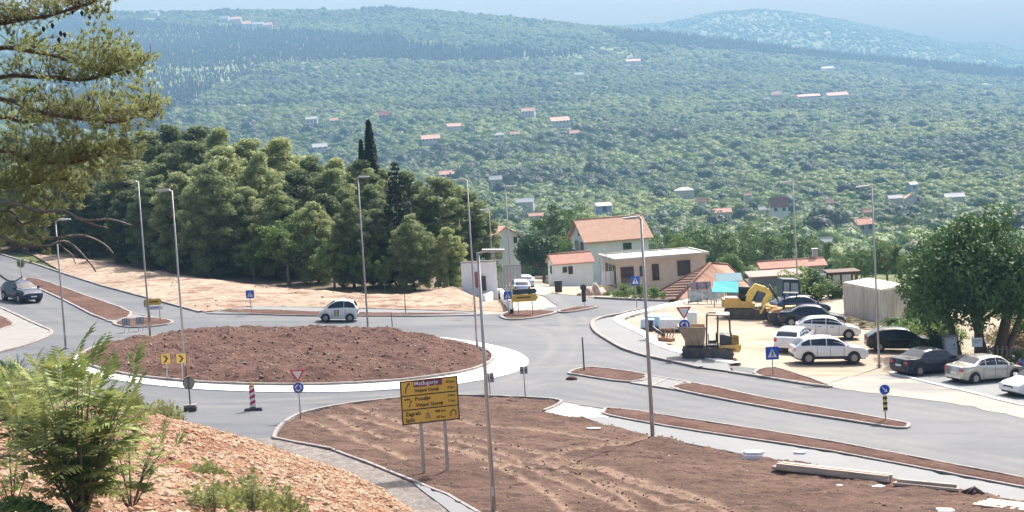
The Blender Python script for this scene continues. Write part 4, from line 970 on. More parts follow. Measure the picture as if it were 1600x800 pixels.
# brown awning roof strip + grey wall building behind the excavator
p = P(1163, 474); D = p[1]
gz = p[2]; h = (474 - 428) * D / F
house('grey_wall_building', (p[0] + 1.2, p[1] + 3, float(H(p[0], p[1] + 3))), A(1), 3.9, 2.2, h - .45, .12, M_DGREYW, mat('brown_sheet_roof', (.26, .17, .15), .7, var=.2), 'dark grey windowless building behind the excavator', 'building', kind='shed', over=.3, base=1.5)
p = Q(1192, 420, 185); gz = float(H(p[0], p[1]))
house('long_house', (p[0], p[1], gz), A(2), 6.6, 3, p[2] - gz, 0.5, M_GREYW, M_TILEP, 'long low house with a pink tiled roof above the bushy trees', over=.35, chimney=(6.1, 2), thick=.14)
p = Q(1290, 462, 150); gz = float(H(p[0], p[1])); 
t = thing('grey_garden_wall', (p[0] - 4, p[1] + 1, gz), 'pale grey garden wall under the bushy trees', 'wall'); MB().box((2.0, 0, .7), (9, .25, 1.9)).build('wall_face', M_GREYW, t)
# pergola
def pergola():
    g = P(1312, 468); g = g + np.array((0, 3, 0)); g[2] = float(H(g[0], g[1])); t = thing('pergola', g, 'dark wooden pergola with a flat roof behind the pale container', 'pergola')
    s = g[1] / F; h = (463 - 424) * s
    for i, (x, y) in enumerate(((0, 0), (2.05, 0), (0, 2), (2.05, 2), (.75, 0))):
        MB().box((x, y, h / 2 - .3), (.14, .14, h + .6)).build('post', M_WOODD, t)
    MB().box((1.0, 1, h + .05), (2.7, 2.7, .12)).build('roof', M_WOODD, t)
    for i in range(5): MB().box((1.0, -.2 + i * .6, h - .07), (2.5, .08, .12)).build('beam', M_WOODD, t)
    MB().box((.35, .0, .5), (.6, .06, 1.0)).build('railing', M_WOODD, t)
pergola()
# container
def container():
    m = mat('weathered_container_paint', (.70, .67, .60), .7, col2=(.48, .42, .34), vscale=1.2, bump=.1, stretch=(1, 1, .25))
    top = mat('container_roof_paint', (.62, .57, .48), .8, var=.15, vscale=1)
    fl = P(1321, 494); fr = P(1376, 505); 
    a = P(1378, 504.5); b_ = P(1320, 489); c = P(1419, 499)
    ax = b_[:2] - a[:2]; L = np.linalg.norm(ax); bx = c[:2] - a[:2]; W_ = 3.0
    ang = math.atan2(bx[1], bx[0]); h = 2.35
    t = thing('shipping_container', a, 'weathered pale grey site container standing at the back of the lot', 'container', rz=ang)
    # local: x along the near end, y along the long side
    ct = math.cos(-ang); st = math.sin(-ang); ly = (ax[0] * ct - ax[1] * st, ax[0] * st + ax[1] * ct)
    Lx = (np.linalg.norm(bx)); A0 = np.array((0, 0)); B0 = np.array(ly); C0 = np.array((Lx, 0)); D0 = B0 + C0
    z = lambda p_: 0
    vs = [(*A0, -.3), (*C0, -.3), (*D0, -.3), (*B0, -.3)]
    k = [(x, y, h) for x, y, _ in vs]
    MB().hull(vs, k).build('body', m, t)
    MB().hull([(x * 1.0, y, h + .003) for x, y, _ in vs], [(x, y, h + .06) for x, y, _ in vs]).build('roof', top, t)
    def ribs(P0, P1, n, nm):
        mb = MB(); d = (P1 - P0); ln = np.linalg.norm(d); d = d / ln; nn = np.array((d[1], -d[0])) 
        ce = (A0 + D0) / 2
        if np.dot(nn, (P0 + P1) / 2 - ce) < 0: nn = -nn
        for i in range(n):
            c_ = P0 + d * ln * (i + .5) / n + nn * .015; mb.box((c_[0], c_[1], h / 2), (ln / n * .45, .05, h - .35), rz=math.atan2(d[1], d[0]))
        for c_, ll in ((P0 + d * .06, .12), (P1 - d * .06, .12)): mb.box((c_[0] + nn[0] * .03, c_[1] + nn[1] * .03, h / 2), (ll, .08, h), rz=math.atan2(d[1], d[0]))
        for zz in (.1, h - .08): 
            c_ = (P0 + P1) / 2 + nn * .02; mb.box((c_[0], c_[1], zz), (ln, .07, .14), rz=math.atan2(d[1], d[0]))
        mb.build(nm, m, t)
    ribs(A0, B0, 16, 'ribbed_side'); ribs(A0, C0, 11, 'ribbed_end')
container()
# white walls, gate panel at the access road
def white_walls():
    a = P(722, 464); b_ = P(781, 462); t = thing('white_wall', a + np.array((0, 2.0, 0)), 'white plastered yard wall right of the pine wood', 'wall')
    s = a[1] / F; L = b_[0] - a[0]; h = (462 - 412) * s
    MB().box((L / 2, 0, h / 2 - .5), (L, .3, h + 1)).build('wall_face', M_WHITE, t)
    MB().box((L * .43, -.2, h * .45), (.3, .12, 1.3)).build('red_door', mat('red_brown_paint', (.35, .08, .05), .6), t)
    MB().box((L * .62, -.2, h * .32), (.35, .12, 1.2)).build('dark_door', M_DARK, t)
    MB().box((L * .5, -.02, h + .04), (L + .1, .4, .09)).build('coping', M_CONC, t)
    # sheet metal gate
    g = P(777, 458); t = thing('metal_gate', g + np.array((.0, 1.0, 0)), 'grey sheet-metal gate of tall upright panels beside the access road', 'gate'); L = (817 - 777) * g[1] / F; h = (452 - 418) * g[1] / F; m = mat('galvanised_sheet', (.42, .43, .46), .45, .6, var=.08, vscale=2)
    for i in range(8): MB().box((L * (i + .5) / 8, 0, h / 2 + .4), (L / 8 - .04, .04, h), bev=0).build('panel', m, t)
    MB().box((L / 2, .05, h + .4), (L + .1, .05, .08)).box((L / 2, .05, .45), (L + .1, .05, .08)).build('frame', M_DARK, t)
    MB().box((L / 2, .0, .1), (L + .1, .2, .6)).build('plinth', M_WHITE, t)
    pts = W2([(757, 478), (772, 470), (782, 466), (790, 476), (797, 486)])
    t = thing('low_wall', (*pts[0], float(H(*pts[0]))), 'low white retaining wall curving towards the yellow arrow signs', 'wall')
    o = np.array(t.location); vs = []; fs = []
    hs = (.9, .95, 1.0, .9, .8)
    for i, q in enumerate(smooth_path(pts, 3)):
        z = float(H(*q)) - o[2]; hh = .85
        for dx, zz in ((-.12, -.2), (-.12, hh), (.12, hh), (.12, -.2)): vs.append((q[0] - o[0] + dx, q[1] - o[1], z + zz))
    for i in range(len(vs) // 4 - 1):
        for k in range(4): fs.append((i * 4 + k, i * 4 + (k + 1) % 4, i * 4 + 4 + (k + 1) % 4, i * 4 + 4 + k))
    fs.append((0, 1, 2, 3)); n_ = len(vs); fs.append((n_ - 4, n_ - 3, n_ - 2, n_ - 1))
    MB().add(vs, fs).build('wall_face', M_WHITE, t)
white_walls()

# houses scattered over the valley and the hillside: (px, row of the eave's foot, depth, width m, height, rise, wall, roof, kind, angle, label)
PK, OR, GY, WH_ = M_TILEP, M_TILE, M_GREYW, mat('aged_plaster', (.50, .47, .42), .9, var=.15, vscale=.5)
M_GREYROOF = mat('grey_roof', (.42, .42, .42), .8)
FH = [
    (945, 332, 360, 3.4, 1.5, .6, mat('blue_plaster', (.28, .34, .55), .8), M_GREYROOF, 'shed', 10, 'small blue house with a pale flat roof above the white house'),
    (838, 343, 330, 2.9, .8, .45, WH_, PK, 'gable', 0, 'low pink-roofed hut left of the pale green tree'),
    (848, 353, 322, 1.8, .5, .5, WH_, PK, 'gable', 5, 'tiny pink-roofed hut just below the other hut'),
    (820, 320, 480, 5.2, .9, 1.0, GY, M_GREYROOF, 'gable', -15, 'grey-roofed barn among valley trees above the dark dome tree'),
    (1219, 334, 560, 6.3, 2.8, 2.6, mat('pale_grey_plaster', (.6, .6, .6), .85), M_TILEB, 'gable', 4, 'tall house with brown roof and a row of windows left of the lamp post'),
    (1192, 333, 560, 2.6, 1.4, .8, WH_, M_GREYROOF, 'gable', 20, 'small white house beside the brown-roofed tall house'),
    (1124, 337, 420, 6.4, .9, .8, WH_, PK, 'gable', -5, 'long pale-roofed house left of the lamp post in the valley'),
    (1070, 301, 700, 8.5, 1.0, 1.3, WH_, M_GREYROOF, 'hip', 0, 'white house with pale hip roof above the flat-roofed building'),
    (1169, 309, 680, 3.0, 1.3, 1.0, WH_, OR, 'gable', 10, 'small orange-roofed house in the trees above the brown-roofed one'),
    (1096, 320, 640, 3.4, 1.5, 1.2, WH_, PK, 'gable', -10, 'small pink house in the trees left of the brown-roofed one'),
    (1297, 319, 600, 2.8, .8, .9, WH_, OR, 'gable', 5, 'tiny orange-roofed house between the two right lamp posts'),
    (1355, 361, 420, 5.4, 1.9, 1.2, mat('slate_plaster', (.30, .33, .38), .85), PK, 'gable', 25, 'grey house with pink roof left of the right lamp post'),
    (1356, 338, 440, 2.2, 1.3, .6, mat('ochre_plaster', (.5, .32, .2), .85), PK, 'gable', 5, 'small ochre house above the grey house by the right lamp'),
    (1286, 386, 300, 2.8, 1.0, .6, WH_, M_GREYROOF, 'gable', -20, 'white house with a pale roof below the small orange roof'),
    (1313, 396, 280, 2.6, .7, .8, WH_, OR, 'gable', -35, 'orange-roofed house seen end-on right of the bushy trees'),
    (1400, 313, 560, 5.0, .8, .9, WH_, M_GREYROOF, 'gable', 5, 'low white-roofed house above the big tree, left one'),
    (1424, 313, 560, 4.2, .8, 1.2, WH_, PK, 'front', 5, 'pink-gabled house between the white-roofed houses above the big tree'),
    (1430, 298, 640, 4.4, 2.6, .9, mat('slate_plaster', (.30, .33, .38), .85), M_GREYROOF, 'gable', 35, 'tall slate-grey house with white roof edge above the big tree'),
    (1492, 311, 560, 7.0, .8, 1.1, WH_, M_GREYROOF, 'gable', -4, 'wide white-roofed house above the big tree, right one'),
    (487, 194, 1500, 11, 5.0, 2.0, WH_, M_GREYROOF, 'gable', 0, 'white multi-storey house above the wood left of the cypress'),
    (522, 192, 1500, 8, 2.5, 2.0, WH_, PK, 'gable', 10, 'pink-roofed house right of the white multi-storey house'),
    (600, 186, 1480, 9.5, 4.0, 3.0, M_DGREYW, mat('bright_red_roof', (.55, .16, .1), .7), 'gable', 3, 'house with bright red roof above the tall cypress'),
    (500, 233, 1050, 10, 1.5, 2.0, WH_, M_GREYROOF, 'gable', 12, 'pale-roofed house just above the wood'),
    (673, 220, 1150, 14, 1.6, 2.4, WH_, PK, 'gable', 5, 'wide pale pink house right of the tall cypress'),
    (710, 200, 1350, 12, 1.6, 2.0, WH_, PK, 'gable', 15, 'long pink-roofed house above right of the cypress'),
    (780, 216, 1180, 8, 2.4, 1.8, WH_, M_GREYROOF, 'hip', 0, 'white house with pale hip roof in mid-hillside'),
    (805, 213, 1200, 7, 1.8, 1.8, WH_, PK, 'gable', 0, 'pink house beside the white hip-roofed hillside house'),
    (825, 177, 1560, 13, 2.2, 3.0, WH_, OR, 'gable', -12, 'orange-roofed hillside house left of the largest hillside roof'),
    (876, 193, 1400, 17, 2.6, 3.0, WH_, OR, 'gable', 8, 'largest orange-roofed house in the middle of the hillside'),
    (898, 212, 1250, 8, 2.2, 2.0, WH_, PK, 'gable', 4, 'small pink-roofed house below the largest hillside roof'),
    (700, 277, 760, 8, 1.5, 1.5, WH_, PK, 'gable', 8, 'pale pink roof just above the right end of the wood'),
    (775, 285, 760, 6, 1.5, 1.5, WH_, M_GREYROOF, 'gable', 4, 'pale roof among trees right of the first tall lamp'),
    (1215, 155, 1850, 13, 5.5, 4.0, WH_, PK, 'hip', 0, 'white hip-roofed house far right on the hillside with a cypress beside'),
    (1195, 158, 1850, 7, 2.5, 2, WH_, M_GREYROOF, 'gable', 0, 'small pale house left of the white hip-roofed hillside house'),
    (1265, 154, 1880, 28, 3.0, 2.0, WH_, PK, 'gable', 3, 'long pink-roofed row right of the hip-roofed hillside house'),
    (1310, 153, 1900, 26, 3.5, 3.2, WH_, PK, 'gable', 4, 'broad pink-roofed building at the right end of the hillside row'),
    (1295, 110, 2600, 22, 3.5, 3.0, WH_, M_GREYROOF, 'gable', 10, 'pale building at the end of the bare hillside track'),
    (1102, 97, 2800, 10, 5, 3.0, WH_, M_GREYROOF, 'gable', 0, 'lone pale house below the dark band of forest'),
    (905, 120, 2400, 14, 3.5, 3.0, WH_, M_GREYROOF, 'gable', 5, 'pale house on the upper hillside in mid-picture'),
    (990, 98, 2700, 26, 3.0, 3.0, WH_, PK, 'gable', 3, 'long pink building high on the hillside'),
]
for i, (px, sp) in enumerate(((350, 6), (368, 9), (385, 5), (402, 10), (418, 6), (432, 7), (240, 5), (215, 6))):
    FH.append((px, 33 + (i * 7) % 6 + (6 if px > 380 and px < 420 else 0) - (8 if px < 300 else 0), 3500, 16 + sp, 6, 5, WH_, PK if i % 3 else M_GREYROOF, 'gable', (i * 11) % 30 - 12, ['first pale house at the left of the ridge village', 'pink-roofed ridge house second from left', 'small pink house in the ridge village', 'largest pink-roofed house of the ridge village', 'house right of the largest ridge village house', 'last pale house at the right of the ridge village', 'lone pale house high on the left ridge', 'far left pale house on the ridge'][i]))
def solve_D(px, py, D0, off=0.0):
    """depth near D0 at which the land passes through this pixel"""
    r = ray(px, py); best = None
    for d in np.arange(D0 * 0.7, D0 * 3.2 if D0 < 1000 else D0 * 1.6, D0 * 0.004):
        e = abs(r[2] * d - off - float(H(r[0] * d, r[1] * d)) ) / d
        if best is None or e < best[0]: best = (e, d)
    return best[1]
for (px, py, D, w, h, rise, wl, rf, kind, ang, label) in FH:
    w *= .88; h *= .9
    off = 2.0 if D < 400 else 3.2 if D < 1000 else 4.0 if D < 3000 else 3.0
    D2 = solve_D(px, py, D, off)
    k = D2 / D; w *= k; h *= k; rise *= k
    r = ray(px, py); x = r[0] * D2 - w / 2 * math.cos(A(ang)); y = r[1] * D2
    z = r[2] * D2
    FAR_HOUSES.append((x + w / 2, y, w * 0.62 + 2))
    nw = max(1, int(w / 3.2))
    wins = [(w * (i + .5) / nw, h * .55, .9 * max(1, k), 1.1 * max(1, k)) for i in range(nw)] if w > 5.4 and D < 2000 and h > 1.9 else []
    house('hillside_house' if D > 900 else 'valley_house', (x, y, z), A(ang), w, w * 0.6, h, rise, wl, rf, label, 'house', 'houses scattered over the hillside' if D > 900 else 'houses among the valley trees', kind=kind, over=.4, wins=wins, base=off + 4)
# bare tracks and clearings
def clearing(name, pts):
    r = [(ray(a, b)) for a, b in pts]; w = []
    for (a, b) in pts:
        d = solve_D(a, b, 2200 if b < 160 else 1700 if b < 190 else 900); q = ray(a, b) * d; w.append((q[0], q[1]))
    sheet(name, w, 0.4, M_CLEAR, 8.0)
    xs = [q[0] for q in w]; ys = [q[1] for q in w]
    for t in np.linspace(0, 1, 6): FAR_HOUSES.append((min(xs) + (max(xs) - min(xs)) * t, (min(ys) + max(ys)) / 2, (max(xs) - min(xs)) / 9))
FLOOR = W2([(-300, 340), (-100, 358), (0, 389), (60, 399), (130, 405), (230, 423), (340, 439), (500, 457), (620, 464), (745, 461), (760, 452), (720, 440), (600, 428), (400, 405), (200, 385), (0, 365)])
sheet('forest_floor', FLOOR, -.03, mat('forest_floor_litter', (.16, .11, .07), .95, col2=(.07, .07, .04), vscale=.4), 1.5)
sheet('side_verge', W2([(790, 492), (850, 484), (872, 479), (845, 462), (832, 451), (822, 444), (808, 438), (780, 452), (758, 462), (745, 470), (740, 492)]), -.01, mat('pale_track', (0.30, 0.275, 0.245), .9), .8)
clearing('bare_clearing', [(1175, 159), (1250, 155), (1332, 152), (1330, 148), (1240, 151)])
clearing('bare_clearing', [(1225, 96), (1270, 101), (1305, 111), (1290, 106), (1240, 98)])
clearing('bare_clearing', [(1540, 182), (1560, 176), (1600, 175), (1620, 178), (1600, 186), (1560, 187)])
valley_trees(); far_scatter()
# ------------------------------------------------------------------ cars
M_TYRE = mat('tyre_rubber', (0.02, 0.02, 0.022), 0.8)
M_RIM = mat('alloy', (0.30, 0.30, 0.32), 0.4, 0.7)
M_CARGLASS = mat('car_glass', (0.015, 0.025, 0.04), 0.06, spec=0.5)
M_BLACKP = mat('black_plastic', (0.03, 0.03, 0.033), 0.6)
M_REDL = mat('red_lamp', (0.45, 0.02, 0.02), 0.2, coat=0.5)
M_HEADL = mat('headlight_glass', (0.75, 0.78, 0.8), 0.1, coat=0.6)
M_PLATE = mat('plate_white', (0.75, 0.75, 0.75), 0.5)
def paint(nm, c, rough=0.28, metal=0.25): return mat(nm, c, rough, metal, coat=0.8 if max(c) > .1 else .35, spec=0.5 if max(c) > .1 else .3)
CARK = {
 #        L     W     belt profile (x 0=rear..1=front, z)                                   roof profile                                                               wheels   r    h_roof
 'sedan': (4.65, 1.80, [(0, .92), (.04, 1.00), (.2, 1.02), (.5, .97), (.72, .93), (.9, .80), (.98, .66), (1, .60)], [(0, .5), (.13, .98), (.17, 1.06), (.30, 1.38), (.42, 1.46), (.55, 1.45), (.62, 1.38), (.755, .97), (.8, .8), (1, .5)], (.185, .80), .325),
 'estate': (4.60, 1.80, [(0, .88), (.03, 1.00), (.2, 1.00), (.5, .96), (.72, .93), (.9, .82), (.98, .66), (1, .60)], [(0, .6), (.03, .98), (.10, 1.24), (.19, 1.39), (.40, 1.45), (.52, 1.43), (.60, 1.34), (.77, .96), (.8, .8), (1, .5)], (.19, .80), .325),
 'hatch': (4.25, 1.78, [(0, .90), (.03, 1.00), (.2, 1.01), (.5, .96), (.74, .92), (.9, .82), (.98, .66), (1, .60)], [(0, .6), (.03, 1.0), (.13, 1.27), (.24, 1.40), (.42, 1.45), (.53, 1.43), (.61, 1.34), (.78, .96), (.8, .8), (1, .5)], (.17, .81), .325),
 'suv': (4.50, 1.85, [(0, .95), (.03, 1.06), (.2, 1.10), (.5, 1.07), (.72, 1.05), (.9, .96), (.98, .80), (1, .72)], [(0, .7), (.02, 1.05), (.10, 1.36), (.19, 1.53), (.40, 1.59), (.52, 1.57), (.60, 1.46), (.745, 1.09), (.8, .9), (1, .6)], (.185, .80), .36),
 'micro': (2.75, 1.66, [(0, .88), (.03, .98), (.3, 1.02), (.6, .98), (.8, .93), (.93, .82), (.99, .66), (1, .60)], [(0, .7), (.03, 1.05), (.10, 1.38), (.2, 1.52), (.45, 1.56), (.58, 1.50), (.72, 1.28), (.88, .93), (.92, .8), (1, .5)], (.20, .83), .29),
}
def car(kind, loc, head, paintm, label, group, door_panel=None, name='parked_car', plate=True, roofm=None, cat='car'):
    """x points forwards; origin on the ground under the centre"""
    L, Wd, belt, roof, wh, r = CARK[kind]
    t = thing(name, loc, label, cat, group, head, slope=True)
    bx, bz = zip(*belt); rx, rz_ = zip(*roof)
    n = 56; xs = np.linspace(0, 1, n)
    hr = max(rz_)
    zb = 0.24 if kind != 'suv' else 0.30
    def belt_z(x): return float(np.interp(x, bx, bz))
    def top_z(x): return max(belt_z(x), float(np.interp(x, rx, rz_)))
    def half(x): return Wd / 2 * (1 - 0.17 * abs(2 * x - 1) ** 5 - (0.02 if 0 else 0))
    def gh(x):      # how much of a greenhouse there is here
        return np.clip((top_z(x) - belt_z(x)) / (hr - belt_z(.4)), 0, 1)
    def wt(x): return half(x) * (0.955 - 0.205 * gh(x))
    def bot(x):
        z = zb + 0.10 * max(0, abs(2 * x - 1) - .86) / .14
        for w in wh:
            dx = (x - w) * L; R_ = r * 1.14
            if abs(dx) < R_: z = max(z, r + math.sqrt(R_ * R_ - dx * dx))
        return z
    X = lambda x: (x - .5) * L
    vs, fs = [], []; K = 13
    for x in xs:
        h = half(x); b = bot(x); be = belt_z(x); tz = top_z(x); w2 = wt(x)
        lo = min(b, be - .12)
        prof = [(h * .93, lo), (h * .985, lo + (be - lo) * .28), (h, lo + (be - lo) * .6), (h * .985, be - .02), (h * .955, be + .004), ((h * .955 + w2 * 1.0) / 2 if gh(x) > 0 else h * .93, be + (tz - be) * .5 + .004), (w2, max(be, tz - .05) + .006), (w2 * .86, tz + .012)]
        prof = prof + [(w2 * .4, tz + .03)]
        line = [(X(x), y, z) for y, z in prof] + [(X(x), -y, z) for y, z in reversed(prof)]
        vs += line; K = len(line)
    for i in range(n - 1):
        for k in range(K - 1): fs.append((i * K + k, i * K + k + 1, (i + 1) * K + k + 1, (i + 1) * K + k))
    fs.append(list(range(K))); fs.append([(n - 1) * K + k for k in range(K - 1, -1, -1)])
    mb = MB().add(vs, fs, 0, True)
    body = mb.build('body', [paintm], t)
    if roofm:
        pass
    MB().box((0, 0, zb + .12), (L * .93, Wd * .80, .30)).build('underbody', M_BLACKP, t)
    # side glass follows the upper flank
    def flank(x, s, off=0.012):
        be = belt_z(x) + .03; tz = max(be + .02, top_z(x) - .075); h = half(x) * .955; w2 = wt(x)
        def at(z):
            u = (z - belt_z(x)) / max(.01, top_z(x) - .05 - belt_z(x)); return h + (w2 - h) * u + off
        return (X(x), s * at(be), be), (X(x), s * at(tz), tz)
    gx = [x for x in np.linspace(0, 1, 200) if top_z(x) - belt_z(x) > .17]
    x0, x1 = min(gx) + .012, max(gx) - .012
    pill = [x0 + .0, x0 + (x1 - x0) * (.30 if kind != 'micro' else .40), x1] if kind in ('micro',) else [x0, x0 + (x1 - x0) * .22, x0 + (x1 - x0) * .58, x1]
    for s in (1, -1):
        for i in range(len(pill) - 1):
            a, b = pill[i] + .006, pill[i + 1] - .006; m = MB(); sx = np.linspace(a, b, 7); v2 = []; f2 = []
            for x in sx:
                lo, hi = flank(x, s); v2 += [lo, hi]
            for k in range(6): f2.append((k * 2, k * 2 + 1, k * 2 + 3, k * 2 + 2))
            m.add(v2, f2); m.build('side_window', M_CARGLASS, t)
    def topglass(nm, xa, xb, mt, kk=.80, off=.022, seg=6):
        v2 = []; f2 = []
        for x in np.linspace(xa, xb, seg + 1):
            w = wt(x) * kk; z = top_z(x) + off
            v2 += [(X(x), -w, z - .004), (X(x), -w * .4, z + .016), (X(x), w * .4, z + .016), (X(x), w, z - .004)]
        for k in range(seg):
            for q in range(3): f2.append((k * 4 + q, k * 4 + q + 1, k * 4 + 5 + q, k * 4 + 4 + q))
        MB().add(v2, f2).build(nm, mt, t)
    wsx = {'sedan': (.63, .745), 'estate': (.615, .755), 'hatch': (.625, .765), 'suv': (.61, .735), 'micro': (.60, .865)}[kind]
    rwx = {'sedan': (.185, .295), 'estate': (.035, .13), 'hatch': (.035, .17), 'suv': (.026, .13), 'micro': (.035, .11)}[kind]
    topglass('windscreen', wsx[0], wsx[1], M_CARGLASS, .90); topglass('rear_window', rwx[0], rwx[1], M_CARGLASS, .86)
    # wheels
    for w in wh:
        for s in (1, -1):
            wx = X(w); y = s * (half(w) - .105)
            T_ = MB().disc((wx, y, r), (0, 1, 0), r, .21, 20).build('wheel', M_TYRE, t)
            m = MB().disc((wx, y + s * .108, r), (0, 1, 0), r * .58, .02, 16)
            m.build('rim', M_RIM, T_)
            q = MB()
            for k in range(5):
                a = k * 2 * math.pi / 5; q.box((wx + math.cos(a + .63) * r * .40, y + s * .12, r + math.sin(a + .63) * r * .40), (r * .16, .01, r * .16))
            q.build('rim_gap', M_BLACKP, T_) if False else None
            MB().disc((wx, s * (half(w) * .80), r + .02), (0, 1, 0), r * 1.12, .18, 18).build('wheel_well', M_BLACKP, t)
    # lamps, plates, handles, mirrors, bumpers
    for s in (1, -1):
        zt = belt_z(.02) - .16; 
        if kind == 'sedan': MB().box((X(.012), s * half(.02) * .78, zt), (.12, half(0) * .40, .15)).build('taillight', M_REDL, t)
        else: MB().box((X(.014), s * half(.02) * .86, zt), (.14, half(0) * .24, .22)).build('taillight', M_REDL, t)
        MB().box((X(.972), s * half(.97) * .80, belt_z(.97) - .07), (.20, half(.97) * .36, .13)).build('headlight', M_HEADL, t)
        mx = wsx[1] - .035; MB().box((X(mx), s * (half(mx) + .09), belt_z(mx) + .07), (.12, .20, .14)).build('mirror', paintm, t)
        m = MB()
        for hx in ((.36, .55) if kind != 'micro' else (.38,)): m = MB().box((X(hx), s * (half(hx) * 1.0), belt_z(hx) - .13), (.18, .03, .035)); m.build('door_handle', paintm if kind != 'hatch' else M_BLACKP, t)
        for sx_ in ((.30, .475, .66) if kind != 'micro' else (.32, .66)): 
            b = bot(sx_); be = belt_z(sx_)
            MB().tube([(X(sx_), s * half(sx_) * .99, b + .08), (X(sx_), s * (half(sx_) + .002), b + (be - b) * .6), (X(sx_), s * half(sx_) * .975, be)], .012, 4).build('door_seam', M_BLACKP, t)
    MB().box((X(.004), 0, zb + .17), (.10, Wd * .72, .16)).build('rear_bumper', M_BLACKP if kind in ('suv', 'micro') else paintm, t)
    MB().box((X(.985), 0, zb + .17), (.12, Wd * .66, .16)).build('front_bumper', M_BLACKP, t)
    MB().box((X(.993), 0, belt_z(.98) - .10), (.08, Wd * .40, .10)).build('grille', M_BLACKP, t)
    if plate:
        MB().box((X(-.001), 0, (belt_z(0) - .30)), (.03, .46, .11)).build('number_plate', M_PLATE, t)
        MB().box((X(1.006), 0, zb + .24), (.03, .46, .11)).build('number_plate', M_PLATE, t)
    if kind == 'suv' or door_panel == 'cladding':
        for s in (1, -1): MB().box((0, s * half(.5) * .985, zb + .09), (L * .52, .05, .16)).build('sill', M_BLACKP, t)
    if kind in ('sedan', 'hatch'): MB().tube([(X(.33), 0, top_z(.33) + .02), (X(.325), 0, top_z(.33) + .16)], .012, 4).build('antenna', M_BLACKP, t)
    return t
WPAINT = paint('white_paint', (.78, .78, .78), .25, 0); NAVY = paint('navy_paint', (.010, .016, .034), .3, 0); DBLUE = paint('dark_blue_paint', (.008, .022, .06), .3, 0); BLK = paint('near_black_paint', (.008, .009, .012), .3, 0); SILV = paint('champagne_silver_paint', (.50, .48, .44), .3, .6); BLUEP = paint('blue_paint', (.012, .035, .12), .3, 0); GREYB = paint('dark_grey_blue_paint', (.016, .024, .042), .3, 0)
def carp(px, py, *a, **k):
    g = P(px, py); h = float(k.pop('h', 0.0)); return a, k, g
GPK = 'cars parked on the gravel lot'
def C_(kind, px, py, deg, pm, label, group=GPK, dz=0.02, **k): return car(kind, P(px, py, dz), A(deg), pm, label, group, **k)
C_('suv', 1294, 566, 4, WPAINT, 'white crossover with dark sills, nearest the blue crossing sign on the lot')
C_('estate', 1240, 545, 68, WPAINT, 'white estate seen from behind, half hidden by the white crossover')
C_('hatch', 1293, 528, -6, WPAINT, 'white hatchback between the dark saloon and the white crossover')
C_('sedan', 1268, 509, -6, GREYB, 'dark blue-grey saloon behind the white cars on the lot')
C_('hatch', 1250, 492, 12, BLUEP, 'blue car mostly hidden behind the dark blue-grey saloon')
C_('hatch', 1406, 548, -4, BLK, 'near-black hatchback left of the big tree')
C_('sedan', 1452, 583, 28, NAVY, 'navy saloon seen from behind in the shade of the big tree', 'cars parked in the asphalt bays')
C_('sedan', 1540, 595, 26, SILV, 'champagne silver saloon seen from behind beside the navy one', 'cars parked in the asphalt bays')
C_('sedan', 1628, 616, 205, WPAINT, 'white saloon cut off by the right edge of the picture, front towards the road', 'cars parked in the asphalt bays')
C_('hatch', 1648, 590, 24, BLUEP, 'blue car just showing at the right edge behind the white saloon', 'cars parked in the asphalt bays')
C_('suv', 34, 471, -50, DBLUE, 'dark blue off-roader driving down the left road', 'cars driving on the roads', dz=.04, name='driving_car')
mc = C_('micro', 530, 502, 181, WPAINT, 'small white two-seater with a striped door sign beside the roundabout', 'cars driving on the roads', dz=.04, name='driving_car')
# the striped placard on the microcar's door, facing the camera
for i, (cx, m_) in enumerate(((-.12, mat('brown_stripe', (.25, .2, .12), .5)), (0.0, mat('yellow_stripe', (.6, .5, .2), .5)), (.12, mat('brown_stripe', (.25, .2, .12), .5)))):
    MB().box((.12 + cx, .845, .66), (.10, .025, .46)).build('door_placard_stripe', m_, mc)
C_('hatch', 819, 449, 100, paint('pale_blue_paint', (.45, .55, .68)), 'pale blue car at the top of the side road by the metal gate', 'cars by the metal gate', dz=.06)
C_('hatch', 813, 460, 95, paint('pale_blue_paint', (.45, .55, .68)), 'pale blue car roof behind the dark direction arrow', 'cars by the metal gate', dz=.06)

